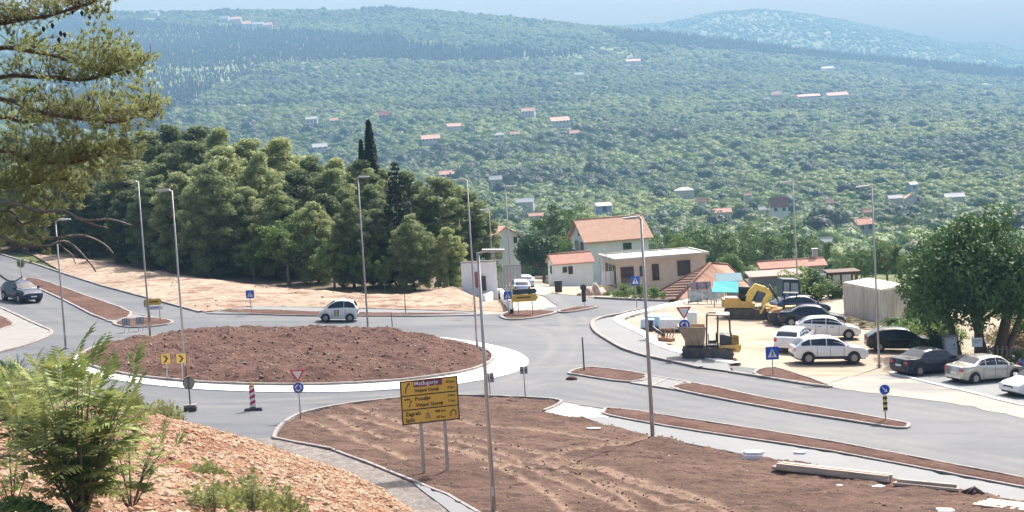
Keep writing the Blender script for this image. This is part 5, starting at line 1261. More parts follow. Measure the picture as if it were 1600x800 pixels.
# ------------------------------------------------------------------ machines on the lot
M_YEL = mat('machine_yellow', (.80, .60, .16), .45, var=.15, vscale=3); M_YELD = mat('dusty_yellow', (.66, .43, .13), .6, var=.2, vscale=3)
M_TANP = mat('dusty_tan_steel', (.42, .31, .20), .75, var=.15, vscale=2); M_STEEL = mat('dark_steel', (.07, .07, .075), .55, .4); M_MUD = mat('muddy_track', (.12, .10, .085), .9, var=.3, vscale=8)
def track(parent, x0, x1, y, w, r, name='track'):
    mb = MB(); pts = []
    for k in range(9): a = math.pi / 2 + math.pi * k / 8; pts.append((x0 + r * math.cos(a), r + r * math.sin(a)))
    for k in range(9): a = -math.pi / 2 + math.pi * k / 8; pts.append((x1 + r * math.cos(a), r + r * math.sin(a)))
    mb.prism(pts, y - w / 2, y + w / 2, 'xz'); tr = mb.build(name, M_MUD, parent)
    n = int((x1 - x0) / .22); q = MB()
    for k in range(n + 1):
        x = x0 + (x1 - x0) * k / n
        q.box((x, y, 2 * r + .015), (.09, w, .05)); q.box((x, y, -.0), (.09, w, .04))
    for k in range(5):
        for cx, sg in ((x0, -1), (x1, 1)):
            a = -math.pi / 2 + math.pi * (k + .5) / 5; q.box((cx + sg * (r + .01) * math.cos(a), y, r + (r + .01) * math.sin(a)), (.07, w, .09))
    g = q.build('track_shoes', M_MUD, tr); g['kind'] = 'stuff'
    for k in range(4):
        x = x0 + (x1 - x0) * k / 3; MB().disc((x, y - (w / 2 + .02), r * .95), (0, 1, 0), r * (.82 if k in (0, 3) else .5), .06, 14).build('track_wheel', M_STEEL, tr)
        MB().disc((x, y + (w / 2 + .02), r * .95), (0, 1, 0), r * (.82 if k in (0, 3) else .5), .06, 14).build('track_wheel', M_STEEL, tr)
    return tr
def dumper():
    g = P(1107, 560, .02); t = thing('tracked_dumper', g, 'tracked mini dumper with a tan skip, roll cage and yellow rear by the sidewalk', 'dumper', None, A(-6), True); t.scale = (1.08, 1.08, 1.08)
    for y in (-.72, .72): track(t, -1.15, 1.05, y, .38, .33)
    MB().box((0, 0, .62), (2.6, 1.1, .28)).build('chassis', M_STEEL, t)
    sk = MB()
    a = [(-1.75, -.80, 1.82), (-.18, -.80, 1.82), (-.18, .80, 1.82), (-1.75, .80, 1.82)]; b = [(-1.20, -.62, .80), (-.25, -.62, .80), (-.25, .62, .80), (-1.20, .62, .80)]
    sk.add(a + b, [(4, 5, 6, 7), (0, 1, 5, 4), (1, 2, 6, 5), (2, 3, 7, 6), (3, 0, 4, 7)])
    k = .93; a2 = [(x * k - .06, y * .92, z) for x, y, z in a]; b2 = [(x * k - .06, y * .92, z + .08) for x, y, z in b]
    sk.add(a2 + b2, [(7, 6, 5, 4), (4, 5, 1, 0), (5, 6, 2, 1), (6, 7, 3, 2), (7, 4, 0, 3)])
    sk.add(a + a2, [(0, 1, 5, 4), (1, 2, 6, 5), (2, 3, 7, 6), (3, 0, 4, 7)])
    skip = sk.build('skip', M_TANP, t, fix=False)
    MB().tube([a[0], a[1], a[2], a[3], a[0]], .04, 6).build('skip_rim', M_TANP, skip)
    for x in (-.95, -.55): MB().tube([(x - .2, -.80, 1.78), (x + .05, -.66, .85)], .035, 5).build('skip_rib', M_TANP, skip)
    # roll cage
    c = MB()
    for y in (-.62, .62):
        c.tube([(-.12, y, .75), (-.12, y, 2.42), (-.05, y, 2.52), (1.02, y, 2.50), (1.14, y, 2.40), (1.22, y, 1.3)], .042, 6)
        c.tube([(.50, y, .75), (.50, y, 2.50)], .04, 6)
    for x, z in ((-.05, 2.52), (.5, 2.5), (1.05, 2.49)): c.tube([(x, -.62, z), (x, .62, z)], .04, 6)
    c.build('roll_cage', mat('brown_steel', (.13, .09, .07), .6, .2), t)
    MB().box((.78, 0, 2.55), (.72, 1.2, .05)).build('cage_roof', mat('dusty_white_sheet', (.6, .58, .54), .7), t)
    # seat, levers, engine hood, counterweight
    s_ = MB().box((.22, -.1, .95), (.42, .5, .16)).box((.45, -.1, 1.22), (.12, .5, .5)); s_.build('seat', M_BLACKP, t)
    MB().tube([(.0, -.1, .8), (-.03, -.1, 1.35)], .03, 5).tube([(-.03, -.28, 1.38), (-.03, .08, 1.38)], .03, 5).build('levers', M_BLACKP, t)
    MB().prism([(.62, .72), (1.32, .72), (1.32, 1.30), (.85, 1.42), (.62, 1.40)], -.62, .62, 'xz').build('engine_hood', M_STEEL, t)
    cw = MB().prism([(.55, .40), (1.70, .46), (1.80, .62), (1.80, .92), (.55, .80)], -.80, .80, 'xz').build('rear_skirt', M_YELD, t)
    MB().prism([(1.22, .93), (1.72, .93), (1.66, 1.40), (1.30, 1.46)], -.62, .62, 'xz').build('engine_cover', M_YELD, t)
    q = MB()
    for i in range(7): q.box((.86 + i * .10, -.812, .62 + (i % 2) * .02), (.06, .02, .10))
    q.build('lettering', M_BLACKP, cw)
    for i in range(4): MB().box((1.40 + i * .07, -.63, 1.18), (.03, .03, .3)).build('grille_slot', M_BLACKP, t)
    MB().disc((.58, -.82, .88), (0, 1, 0), .05, .05, 10).build('lamp', M_HEADL, t)
dumper()
def excavator():
    g = P(1163, 496, .02); t = thing('excavator', g, 'yellow tracked excavator with folded boom and dark cab at the back of the lot', 'excavator', None, A(-4), True); t.scale = (.8, .8, .8)
    for y in (-1.0, 1.0): track(t, -1.35, 1.65, y, .5, .42)
    MB().box((.1, 0, .55), (1.6, 1.6, .35)).build('undercarriage', M_STEEL, t)
    MB().disc((0, 0, .80), (0, 0, 1), .75, .2, 20).build('turntable', M_STEEL, t)
    hs = MB().prism([(-1.9, .95), (.9, .95), (.9, 1.35), (-.3, 1.5), (-.6, 1.85), (-1.75, 1.80), (-1.95, 1.5)], -1.0, 1.0, 'xz').build('upper_body', M_YELD, t)
    MB().box((-1.92, 0, 1.35), (.25, 1.9, .75)).build('counterweight', M_TANP, t)
    MB().box((-1.2, -.2, 1.86), (1.1, 1.3, .07)).build('engine_cover', mat('dusty_white_sheet', (.6, .58, .54), .7), t)
    cb = MB().prism([(-.55, 1.35), (.75, 1.35), (.80, 2.0), (.55, 2.75), (-.50, 2.80)], .05, .95, 'xz').build('cab', M_BLACKP, t)
    MB().prism([(-.45, 1.9), (.66, 1.9), (.48, 2.62), (-.42, 2.66)], .02, .045, 'xz').build('cab_window', M_CARGLASS, cb)
    MB().box((.74, .5, 2.15), (.03, .75, .8)).build('cab_windscreen', M_CARGLASS, cb)
    # boom: up out of the front, folded arm hanging down, bucket at the ground
    bo = MB()
    def arm(pts, w, y0=-.16, y1=.16):
        pts = [np.array(p, float) for p in pts]; up = []; dn = []
        for i, p in enumerate(pts):
            d = pts[min(i + 1, len(pts) - 1)] - pts[max(i - 1, 0)]; d /= np.linalg.norm(d); nn = np.array((-d[1], d[0])); ww = w[i] if isinstance(w, list) else w
            up.append(p + nn * ww); dn.append(p - nn * ww)
        for i in range(len(pts) - 1):
            bo.hull([(up[i][0], y0, up[i][1]), (up[i + 1][0], y0, up[i + 1][1]), (dn[i + 1][0], y0, dn[i + 1][1]), (dn[i][0], y0, dn[i][1])], [(up[i][0], y1, up[i][1]), (up[i + 1][0], y1, up[i + 1][1]), (dn[i + 1][0], y1, dn[i + 1][1]), (dn[i][0], y1, dn[i][1])])
    arm([(.25, 1.25), (.55, 2.2), (1.0, 2.85), (1.75, 2.62), (2.15, 2.35)], [.24, .34, .32, .26, .20], -.60, -.12)
    boom = bo.build('boom', M_YEL, t)
    bo = MB(); arm([(2.0, 2.62), (2.22, 2.2), (1.85, 1.55), (1.62, 1.05)], [.18, .27, .22, .15], -.56, -.18); bo.build('dipper_arm', M_YEL, t)
    MB().tube([(.65, -.37, 1.45), (1.18, -.37, 2.35)], .07, 7).build('ram', M_STEEL, t)
    MB().tube([(.10, -.37, 2.0), (.50, -.37, 2.45)], .10, 7).build('hose_drum', mat('pale_yellow_paint', (.75, .66, .30), .5), t)
    MB().tube([(1.2, -.37, 2.95), (1.9, -.37, 2.80)], .06, 7).build('ram', M_STEEL, t)
    bk = [(1.2, .55), (1.35, 1.05), (1.8, 1.1), (2.0, .75), (1.85, .35), (1.45, .25)]
    MB().prism(bk, -.85, .15, 'xz').build('bucket', M_STEEL, t)
    bl = MB().prism([(1.9, .02), (2.15, .05), (2.1, .62), (2.0, .62)], -1.25, 1.25, 'xz').build('dozer_blade', M_STEEL, t)
excavator()
def loader():
    g = P(1222, 503, .02); t = thing('wheel_loader', g, 'small yellow wheel loader behind the dark saloon with its dark bucket in front', 'loader', None, A(172), True)
    for x in (-.85, .75):
        for y in (-.62, .62):
            w = MB().disc((x, y, .45), (0, 1, 0), .45, .3, 16).build('wheel', M_TYRE, t); MB().disc((x, y * 1.26, .45), (0, 1, 0), .22, .02, 12).build('rim', M_YELD, w)
    MB().prism([(-1.5, .55), (-.2, .5), (-.2, 1.1), (-1.4, 1.2)], -.5, .5, 'xz').build('engine_body', M_YELD, t)
    MB().box((.55, 0, .75), (1.1, .8, .5)).build('front_frame', M_YELD, t)
    MB().tube([(.3, -.3, 1.0), (1.2, -.3, 1.15), (1.55, -.3, .6)], .08, 6).tube([(.3, .3, 1.0), (1.2, .3, 1.15), (1.55, .3, .6)], .08, 6).build('lift_arms', M_YELD, t)
    c = MB()
    for x, y in ((-.15, -.42), (-.15, .42), (-1.0, .42), (-1.0, -.42)): c.tube([(x, y, 1.0), (x, y, 2.05)], .035, 5)
    c.box((-.58, 0, 2.08), (1.05, 1.0, .07)); c.build('roll_cage', M_BLACKP, t)
    g = P(1213, 507, .02); t = thing('loader_bucket', g, 'black rounded bucket heaped with orange rubble standing beside the excavator', 'bucket', None, 0, True)
    pts = [(-.55, .85), (-.6, .5), (-.45, .18), (-.2, .0), (.2, .0), (.45, .18), (.6, .5), (.55, .85)]
    MB().prism(pts, -.45, .45, 'xz').build('shell', M_STEEL, t)
    rs = np.random.RandomState(8); h = MB(); om = mat('orange_rubble_heap', (.62, .34, .16), .9, var=.25, vscale=5)
    for i in range(22):
        a = rs.uniform(0, 6.28); rr = rs.uniform(0, .48); z = .85 + (.5 - rr) * .55; s = rs.uniform(.08, .17); h.box((rr * math.cos(a), rr * .8 * math.sin(a), z), (s * 2, s * 1.6, s), rz=a, taper=.6)
    h.prism([(-.5, .8), (.5, .8), (.2, 1.12), (-.2, 1.1)], -.38, .38, 'xz'); o = h.build('rubble', om, t); o['kind'] = 'stuff'
loader()
def cabt():
    g = P(1232, 489, .02); t = thing('tractor', g, 'dark backhoe cab with pale windows behind the lamp post on the lot', 'tractor', None, A(8), True)
    cb = MB().prism([(-.75, .5), (.75, .5), (.72, 1.5), (.55, 2.55), (-.7, 2.6)], -.7, .7, 'xz').build('cab', mat('dark_blue_cab', (.03, .05, .08), .4), t)
    pg = mat('pale_window', (.35, .42, .45), .15)
    MB().prism([(-.05, 1.3), (.58, 1.15), (.45, 2.3), (-.05, 2.3)], -.74, -.705, 'xz').build('side_window', pg, cb)
    MB().prism([(-.62, 1.3), (-.2, 1.3), (-.2, 2.35), (-.6, 2.35)], -.74, -.705, 'xz').build('side_window', pg, cb)
    MB().box((1.15, 0, .9), (1.1, .8, .7)).build('hood', M_STEEL, t)
    for x, r_ in ((-.5, .62), (1.2, .42)):
        for y in (-.72, .72): MB().disc((x, y, r_), (0, 1, 0), r_, .3, 16).build('wheel', M_TYRE, t)
    MB().tube([(-.9, 0, 1.0), (-1.5, 0, 2.1), (-1.9, 0, 1.2)], .09, 6).build('rear_arm', M_STEEL, t)
cabt()
def sweeper():
    g = P(1038, 536, .14); t = thing('sweeper_attachment', g, 'rusty machine attachment with round hoops lying against the lot border', 'attachment', None, A(-35), True)
    rust = mat('rusty_steel', (.30, .16, .09), .8, var=.3, vscale=5)
    for k in range(4):
        c = (-.1 + .16 * k, -.2 + .12 * k, .45); MB().tube([(c[0] + .1 * math.sin(a), c[1] + .42 * math.cos(a), c[2] + .42 * math.sin(a)) for a in np.linspace(0, 2 * math.pi, 17)], .035, 5, caps=False).build('hoop', rust, t)
    MB().tube([(-1.3, .35, .9), (-.7, .2, .6), (0, 0, .35)], .13, 7).build('arm', M_STEEL, t)
    MB().box((-1.35, .38, 1.0), (.5, .4, .5), rz=.4).build('motor', mat('blue_black_motor', (.05, .05, .11), .5), t)
    MB().box((.25, -.1, .12), (.9, .6, .24)).build('frame', rust, t)
sweeper()
def pallets():
    tarp = mat('light_blue_tarp', (.40, .58, .70), .5, var=.15, vscale=2, bump=.5, bscale=3); wrap = mat('white_wrap', (.70, .74, .76), .4, var=.1, vscale=3, bump=.4, bscale=4)
    for i, (px, py, L_, d_, h_, m, l) in enumerate(((1030, 513, 2.2, 1.2, .75, tarp, 'stack of slabs under light blue wrap behind the roundabout sign'), (1052, 517, 2.0, 1.1, .7, wrap, 'white-wrapped stack right of the light blue one'), (1012, 515, 1.0, 1.2, .62, tarp, 'small blue-wrapped bundle left of the larger blue stack'), (1078, 509, 1.1, 1.0, .85, mat('clear_wrap', (.62, .62, .6), .4), 'pale plastic crate right of the wrapped stacks'))):
        t = thing('wrapped_pallet', P(px, py), l, 'pallet', 'wrapped pallets on the lot', A(4 - 5 * i), True)
        MB().box((0, 0, .17 + h_ / 2), (L_, d_, h_), taper=.93).build('load', m, t, bevel=.04)
        for y in (-d_ * .4, 0, d_ * .4): MB().box((0, y, .06), (L_, .1, .12)).build('pallet_runner', M_WOODD, t)
        for x in (-L_ * .25, L_ * .25): MB().box((x, 0, .18 + h_ / 2), (.05, d_ + .03, h_ + .02), taper=.95).build('strap', M_PLATE, t)
pallets()
def stall():
    g = P(1142, 480); g = g + np.array((0, 1.5, 0)); g[2] = float(H(g[0], g[1]))
    t = thing('market_stall', g, 'stall with a turquoise awning behind the fence banners', 'stall', None, A(2)); s = g[1] / F; tq = mat('turquoise_canvas', (.10, .62, .62), .7); tq2 = mat('dark_teal_canvas', (.02, .12, .18), .7)
    z1 = (474 - 446) * s; z2 = (474 - 429) * s
    for x, y in ((-1.1, 0), (1.1, 0), (-1.1, 1.6), (1.1, 1.6)): MB().box((x, y, z1 / 2), (.08, .08, z1)).build('post', M_GREYW, t)
    MB().hull([(-1.35, -.6, z1 - .15), (.9, -.6, z1 - .35), (.9, .3, z1 + .45), (-1.0, .3, z1 + .55)], [(-1.35, -.6, z1 - .1), (.9, -.6, z1 - .3), (.9, .3, z1 + .5), (-1.0, .3, z1 + .6)]).build('awning', tq, t)
    MB().hull([(-.75, .3, z1 + .5), (1.3, .3, z1 + .45), (1.4, 1.7, z2 + .1), (-.7, 1.7, z2 + .15)], [(-.75, .3, z1 + .56), (1.3, .3, z1 + .51), (1.4, 1.7, z2 + .16), (-.7, 1.7, z2 + .21)]).build('roof', tq2, t)
    MB().box((.5, .8, .9), (.9, .5, 1.8)).build('counter', M_DGREYW, t)
stall()
def banners():
    g0 = P(1076, 474); g1 = P(1134, 474)
    L = g1[0] - g0[0]; s = g0[1] / F
    t = thing('fence', g0, 'mesh fence hung with white printed banners at the back of the lot', 'fence'); ban = mat('printed_banner', (.62, .66, .68), .5, col2=(.22, .28, .32), vscale=2.2)
    b2 = mat('violet_grey_banner', (.34, .30, .36), .6, col2=(.22, .18, .24), vscale=3)
    for i in range(5): MB().box((L * i / 4, 0, .75), (.06, .06, 1.7)).build('post', M_STEEL, t)
    MB().box((L * .19, -.05, .55), (L * .34, .03, .95)).build('banner', ban, t); MB().box((L * .66, -.05, .60), (L * .58, .03, .80)).build('banner', ban, t)
    MB().box((L * .35, .10, 1.38), (L * .55, .03, .60)).build('upper_banner', b2, t)
    for z in (.1, 1.05): MB().box((L * .5, -.08, z), (L, .04, .04)).build('rail', M_STEEL, t)
banners()
def big_misc():
    g = P(1487, 566, 0.05); t = thing('utility_cabinet', g, 'grey concrete utility cabinet beside the big tree', 'cabinet', None, A(10)); s = g[1] / F
    MB().box((0, .2, .75), (.75, .5, 1.5)).build('body', M_GREYW, t); MB().box((0, .2, 1.54), (.9, .62, .08)).build('lid', M_CONC, t); MB().box((0, -.06, .75), (.6, .03, 1.2)).build('door', mat('light_grey_door', (.55, .56, .56), .6), t)
    g = P(1528, 571, 0.05); t = thing('notice_sign', g, 'small white board on a post under the big tree', 'sign', None, A(-12)); MB().box((0, 0, .7), (.06, .06, 1.5)).build('post', M_DARK, t); MB().box((0, -.05, 1.35), (.62, .03, .55)).build('board', M_PLATE, t)
    q = MB(); q.box((0, -.07, 1.45), (.4, .01, .05)); q.box((-.05, -.07, 1.33), (.3, .01, .04)); q.build('lettering', mat('grey_print', (.3, .3, .3), .6), t)
    # low wooden fence right edge
    pts = [P(x, y) for x, y in ((1545, 562), (1610, 568), (1690, 576))]; t = thing('wooden_fence', pts[0], 'low weathered wooden fence at the right edge behind the parked cars', 'fence'); o = pts[0]; wd = mat('weathered_wood', (.36, .29, .22), .9, var=.2, vscale=5)
    for a, b in zip(pts[:-1], pts[1:]):
        n = 9
        for i in range(n):
            q = a + (b - a) * i / n - o; MB().box((q[0], q[1], .42), (.10, .05, .9)).build('paling', wd, t)
        for z in (.3, .68):
            p0 = a - o; p1 = b - o; MB().tube([(p0[0], p0[1] + .05, p0[2] + z), (p1[0], p1[1] + .05, p1[2] + z)], .035, 4).build('rail', wd, t)
    g = P(873, 458, .03); t = thing('waste_bin', g, 'black wheeled waste bin beside the side road', 'bin'); MB().box((0, 0, .62), (.72, .6, 1.1), taper=1.1).build('bin_body', M_BLACKP, t, bevel=.04); MB().box((0, 0, 1.22), (.82, .7, .08)).build('lid', M_STEEL, t)
    # heap of pale earth and small walls near the annex
    g = P(928, 462); t = thing('earth_heap', g, 'heap of pale pinkish earth beside the flat-roofed building', 'heap')
    rs = np.random.RandomState(2); iv3, if3 = ico(4); v = iv3.copy(); v[:, 2] = np.maximum(v[:, 2], -.05); v = v * np.array((1.25, .9, .85)) * (1 + .22 * np.sin(v[:, :1] * 5 + 1) * np.cos(v[:, 1:2] * 4) + .16 * np.sin(v[:, :1] * 11 + 3 * v[:, 1:2]) + .05 * rs.rand(len(v), 1)); v[:, 2] = np.sign(v[:, 2]) * np.abs(v[:, 2]) ** 1.15
    o = nobj('heap_body', v, if3, mat('pale_pink_earth', (.48, .36, .30), .95, var=.25, vscale=2, bump=.9, bscale=5), t)
    for (x, y, l) in ((870, 444, 'low stone planter wall left of the waste bin'), (850, 437, 'low stone wall at the corner of the annex yard')):
        g = P(x, y); t = thing('stone_wall', g, l, 'wall', None, A(-18)); MB().box((0, 0, .25), (3.0, .3, .7)).build('wall_face', mat('old_stone', (.34, .29, .23), .9, var=.3, vscale=4, bump=.5, bscale=8), t)
big_misc()
# ------------------------------------------------------------------ street lamps
M_POLE = mat('galvanised_pole', (.46, .44, .42), .5, .35, var=.06, vscale=3); M_HEAD = mat('lamp_head_grey', (.55, .56, .58), .4, .3); M_LENS = mat('lamp_lens', (.6, .62, .64), .15)
def lamp(px, by, topy, label, side=-1, arm=.55, D=None, r=.072, group='street lamps round the junction', hd=1):
    g = P(px, by, .05) if D is None else G(ray(px, by)[0] / ray(px, by)[1] * D, D)
    # the height that reaches the given row
    r0 = ray(px, by); D = g[1]; h = (by - topy) * D / F if by < 10000 else 10
    t = thing('street_lamp', g, label, 'street lamp', group)
    MB().tube([(0, 0, -.3), (0, 0, h * .5), (0, 0, h)], [r, r * .8, r * .55], 10).build('pole', M_POLE, t)
    MB().disc((0, 0, .03), (0, 0, 1), r * 2.2, .08, 14).build('base_plate', M_CONC, t)
    MB().box((0, -r * .98, .9), (r * 1.1, .02, .35)).build('service_hatch', M_HEAD, t)
    if hd:
        MB().tube([(0, 0, h - .03), (side * arm * .4, 0, h + .04)], r * .5, 6).build('arm', M_POLE, t)
        hd_ = MB().prism([(side * arm * .2, h), (side * (arm * .3 + .75), h - .0), (side * (arm * .3 + .75), h + .07), (side * arm * .2, h + .12)], -.15, .15, 'xz').build('lamp_head', M_HEAD, t)
        MB().box((side * (arm * .3 + .38), 0, h - .012), (.45, .22, .02)).build('lens', M_LENS, hd_)
    return t
lamp(103, 546, 344, 'short street lamp at far left, in front of the left road', 1, .7)
lamp(235, 530, 283, 'street lamp at the back left edge of the roundabout island')
lamp(291, 592, 296, 'street lamp at the front left edge of the roundabout island by the chevrons')
lamp(575, 513, 277, 'street lamp behind the roundabout, just right of the microcar', 1, .2)
lamp(746, 545, 280, 'street lamp at the right end of the roundabout island')
tf = lamp(772, 806, 388, 'nearest street lamp, in the soil field right of the big yellow sign', 1, .8, r=.095)
lamp(801, 484, 292, 'street lamp beside the yellow arrow signs on the side island', 1, .2)
lamp(1020, 685, 337, 'tall street lamp at the edge of the footpath, mid-picture', -1, .3, r=.10)
lamp(1248, 482, 284, 'street lamp on the lot behind the dark saloon')
lamp(1374, 573, 290, 'street lamp beside the near-black hatchback')
lamp(773, 472, 335, 'thin street lamp behind the white yard wall', -1, .2, D=150, r=.05)
lamp(1020, 330, 262, 'distant thin pole above the flat-roofed building', -1, .1, D=330, r=.07, group='distant lamp poles', hd=0)
lamp(928, 290, 232, 'distant thin pole above the white house', -1, .1, D=560, r=.09, group='distant lamp poles', hd=0)

# ------------------------------------------------------------------ signs
M_RED = mat('sign_red', (.50, .04, .06), .45); M_BLUE = mat('sign_blue', (.02, .10, .50), .4); M_SW = mat('sign_white', (.78, .78, .80), .45); M_SY = mat('sign_yellow', (.72, .46, .07), .5); M_SYC = mat('chevron_yellow', (.80, .58, .12), .5)
M_SG = mat('sign_back_grey', (.30, .31, .34), .5, .4); M_SBK = mat('sign_black', (.03, .03, .035), .5); M_DRED = mat('chevron_dark_red', (.18, .03, .03), .5); M_BRN = mat('sign_brown', (.16, .05, .06), .5)
def post(t, h, x=0, r=.032, nm='post'): return MB().tube([(x, 0, -.25), (x, 0, h)], r, 8).build(nm, M_POLE, t)
def poly_pts(n, r, a0=0): return [(r * math.cos(a0 + 2 * math.pi * k / n), r * math.sin(a0 + 2 * math.pi * k / n)) for k in range(n)]
def face(t, poly, y, th, m, nm, z0): return MB().prism([(a, b + z0) for a, b in poly], y - th, y, 'xz').build(nm, m, t)
def tri_arrow(): return [(-.05, -.06), (.0, .07), (.05, -.06)]
def yield_sign(px, by, k, label, topy):
    g = P(px, by, .05); t = thing('road_sign', g, label, 'road sign', 'yield and roundabout signs'); h = (by - topy) * g[1] / F; post(t, h)
    s = .46 * k; z = h - s * .5
    a = face(t, [(-s, s * .55), (s, s * .55), (0, -s * 1.15)], -.05, .03, M_RED, 'yield_triangle', z)
    face(a, [(-s * .68, s * .38), (s * .68, s * .38), (0, -s * .78)], -.082, .008, M_SW, 'white_field', z)
    zc = z - s * 1.15 - .33 * k
    b = face(t, poly_pts(24, .33 * k), -.05, .03, M_BLUE, 'roundabout_disc', zc)
    face(b, poly_pts(24, .345 * k), -.045, .012, M_SW, 'white_rim', zc)
    for i in range(3):          # three white arrows chasing round
        a0 = math.pi / 2 + i * 2 * math.pi / 3; p = []
        for q in np.linspace(0, 1.25, 6): p.append((.21 * k * math.cos(a0 + q), .21 * k * math.sin(a0 + q)))
        for q in np.linspace(1.25, 0, 6): p.append((.14 * k * math.cos(a0 + q), .14 * k * math.sin(a0 + q)))
        face(b, p, -.082, .006, M_SW, 'arrow', zc)
        e = a0 + 1.25; c_ = [(.26 * k * math.cos(e), .26 * k * math.sin(e)), (.09 * k * math.cos(e), .09 * k * math.sin(e)), (.175 * k * math.cos(e + .5), .175 * k * math.sin(e + .5))]
        face(b, c_, -.084, .006, M_SW, 'arrow_head', zc)
yield_sign(470, 656, .80, 'yield triangle over a blue roundabout disc at the left end of the soil field', 578)
yield_sign(1072, 561, 1.0, 'yield triangle over a blue roundabout disc in front of the tracked dumper', 480)
def crossing(px, by, topy, label, k=.34, back=False):
    g = P(px, by, .05); t = thing('road_sign', g, label, 'road sign', 'square crossing signs'); h = (by - topy) * g[1] / F; post(t, h)
    s = k; z = h - s
    if back: face(t, [(-s, -s), (s, -s), (s, s), (-s, s)], .08, .025, M_SG, 'plate', z); face(t, [(-s * .8, -.03), (s * .8, -.03), (s * .8, .03), (-s * .8, .03)], .05, .02, M_STEEL, 'bracket', z); return
    b = face(t, [(-s, -s), (s, -s), (s, s), (-s, s)], -.04, .025, M_BLUE, 'plate', z)
    face(b, [(-s * .72, -s * .62), (s * .72, -s * .62), (0, s * .72)], -.068, .006, M_SW, 'white_triangle', z)
    m = MB(); m.tube([(0, -.078, z + s * .18), (0, -.078, z - s * .10)], s * .09, 6); m.tube([(0, -.078, z - s * .10), (-s * .20, -.078, z - s * .5)], s * .06, 5); m.tube([(0, -.078, z - s * .10), (s * .20, -.078, z - s * .5)], s * .06, 5); m.tube([(0, -.078, z + s * .10), (s * .22, -.078, z - s * .08)], s * .05, 5)
    m.disc((0, -.078, z + s * .30), (0, 1, 0), s * .11, .02, 8); m.build('walking_figure', M_SBK, b)
crossing(393, 492, 454, 'blue crossing sign at the foot of the gravel slope, left of the microcar', .30)
crossing(995, 484, 432, 'blue crossing sign in front of the flat-roofed building', .34)
crossing(1208, 588, 542, 'blue crossing sign on the lot corner beside the white crossover', .37)
crossing(795, 492, 456, 'small blue-grey sign just left of the yellow arrow boards', .30)
crossing(821, 624, 573, 'grey back of a square sign at the top edge of the soil field', .20, True)
crossing(766, 618, 584, 'grey back of a small square sign behind the nearest lamp post', .25, True)
crossing(34, 438, 406, 'grey back of a sign beyond the dark blue off-roader', .32, True)
for (px, by, ty, l) in ((913, 582, 527, 'bare dark post on the end of the median'), (634, 491, 458, 'thin bare post on the verge right of the microcar'), (613, 511, 490, 'thin bare post at the back rim of the roundabout island')):
    g = P(px, by, .05); t = thing('sign_post', g, l, 'post', 'bare sign posts'); MB().tube([(0, 0, -.2), (0, 0, (by - ty) * g[1] / F)], .045 if px == 913 else .03, 8).build('post', M_STEEL, t)
    if px == 913: MB().box((0, 0, .05), (.25, .25, .06)).build('foot_plate', M_STEEL, t)
for (px, by, ty, l) in ((198, 520, 499, 'grey back of a low sign on the left splitter island, left one'), (220, 518, 497, 'grey back of a low sign on the left splitter island, right one')):
    g = P(px, by, .05); t = thing('road_sign', g, l, 'road sign', 'low signs on the left splitter island'); h = (by - ty) * g[1] / F; post(t, h, -.15, .02); post(t, h, .15, .02); MB().box((0, .03, h - .22), (.55, .03, .5)).build('plate', M_SG, t)
def arrow_board(t, w, h, z, m, nm, y=-.06, dirn=1):
    p = [(-w / 2, z - h / 2), (w / 2 - h * .35, z - h / 2), (w / 2, z), (w / 2 - h * .35, z + h / 2), (-w / 2, z + h / 2)]
    if dirn < 0: p = [(-a, b) for a, b in p]
    return MB().prism(p, y - .03, y, 'xz').build(nm, m, t)
g = P(243, 504, .05); t = thing('direction_sign', g, 'yellow and white direction arrows on the left splitter island', 'direction sign', rz=A(6)); s = g[1] / F; post(t, 38 * s, .35); post(t, 38 * s, -.35)
b = arrow_board(t, 26 * s, 10 * s, 32 * s, M_SY, 'yellow_arrow'); MB().box((0, -.1, 32 * s), (14 * s, .01, 1.8 * s)).build('lettering', M_SBK, b); MB().box((-.6, -.05, 30 * s), (5 * s, .02, 11 * s)).build('dark_plate', M_SG, t)
b = arrow_board(t, 27 * s, 6.5 * s, 22.5 * s, M_SW, 'white_arrow'); MB().box((0, -.1, 22.5 * s), (15 * s, .01, 1.2 * s)).build('lettering', M_BLUE, b)
g = P(822, 493, .1); t = thing('direction_sign', g, 'dark and yellow direction arrows on the side island', 'direction sign'); s = g[1] / F
for x in (-.55, .5): post(t, 36 * s, x)
b = arrow_board(t, 38 * s, 8 * s, 36 * s, M_STEEL, 'dark_arrow'); b = arrow_board(t, 41 * s, 11 * s, 26 * s, M_SY, 'yellow_arrow'); MB().box((-.1, -.1, 27 * s), (22 * s, .01, 2 * s)).build('lettering', M_SBK, b)
MB().box((-1.05, 0, .2), (.3, .3, .5)).build('base_block', M_BLACKP, t)
# chevrons
for px, by, ty, l in ((262, 596, 555, 'left one of two yellow chevron boards at the front of the island'), (288, 596, 553, 'right one of two yellow chevron boards, beside the lamp post')):
    g = P(px, by, .1) + np.array((0, -.35 if px == 288 else 0, 0)); t = thing('chevron_board', g, l, 'chevron sign', 'yellow chevron boards on the island'); h = (by - ty) * g[1] / F; post(t, h - .1)
    w = .27; b = face(t, [(-w, -w * .95), (w, -w * .95), (w, w * .95), (-w, w * .95)], -.05, .03, M_SYC, 'board', h - w)
    face(b, [(-.15, -.20), (-.02, -.20), (.15, 0), (-.02, .20), (-.15, .20), (.02, 0)], -.083, .008, M_DRED, 'chevron', h - w)
    for e in (-w - .012, w + .012): MB().box((e, -.06, h - w), (.03, .04, w * 2)).build('edge_trim', M_DARK, b)
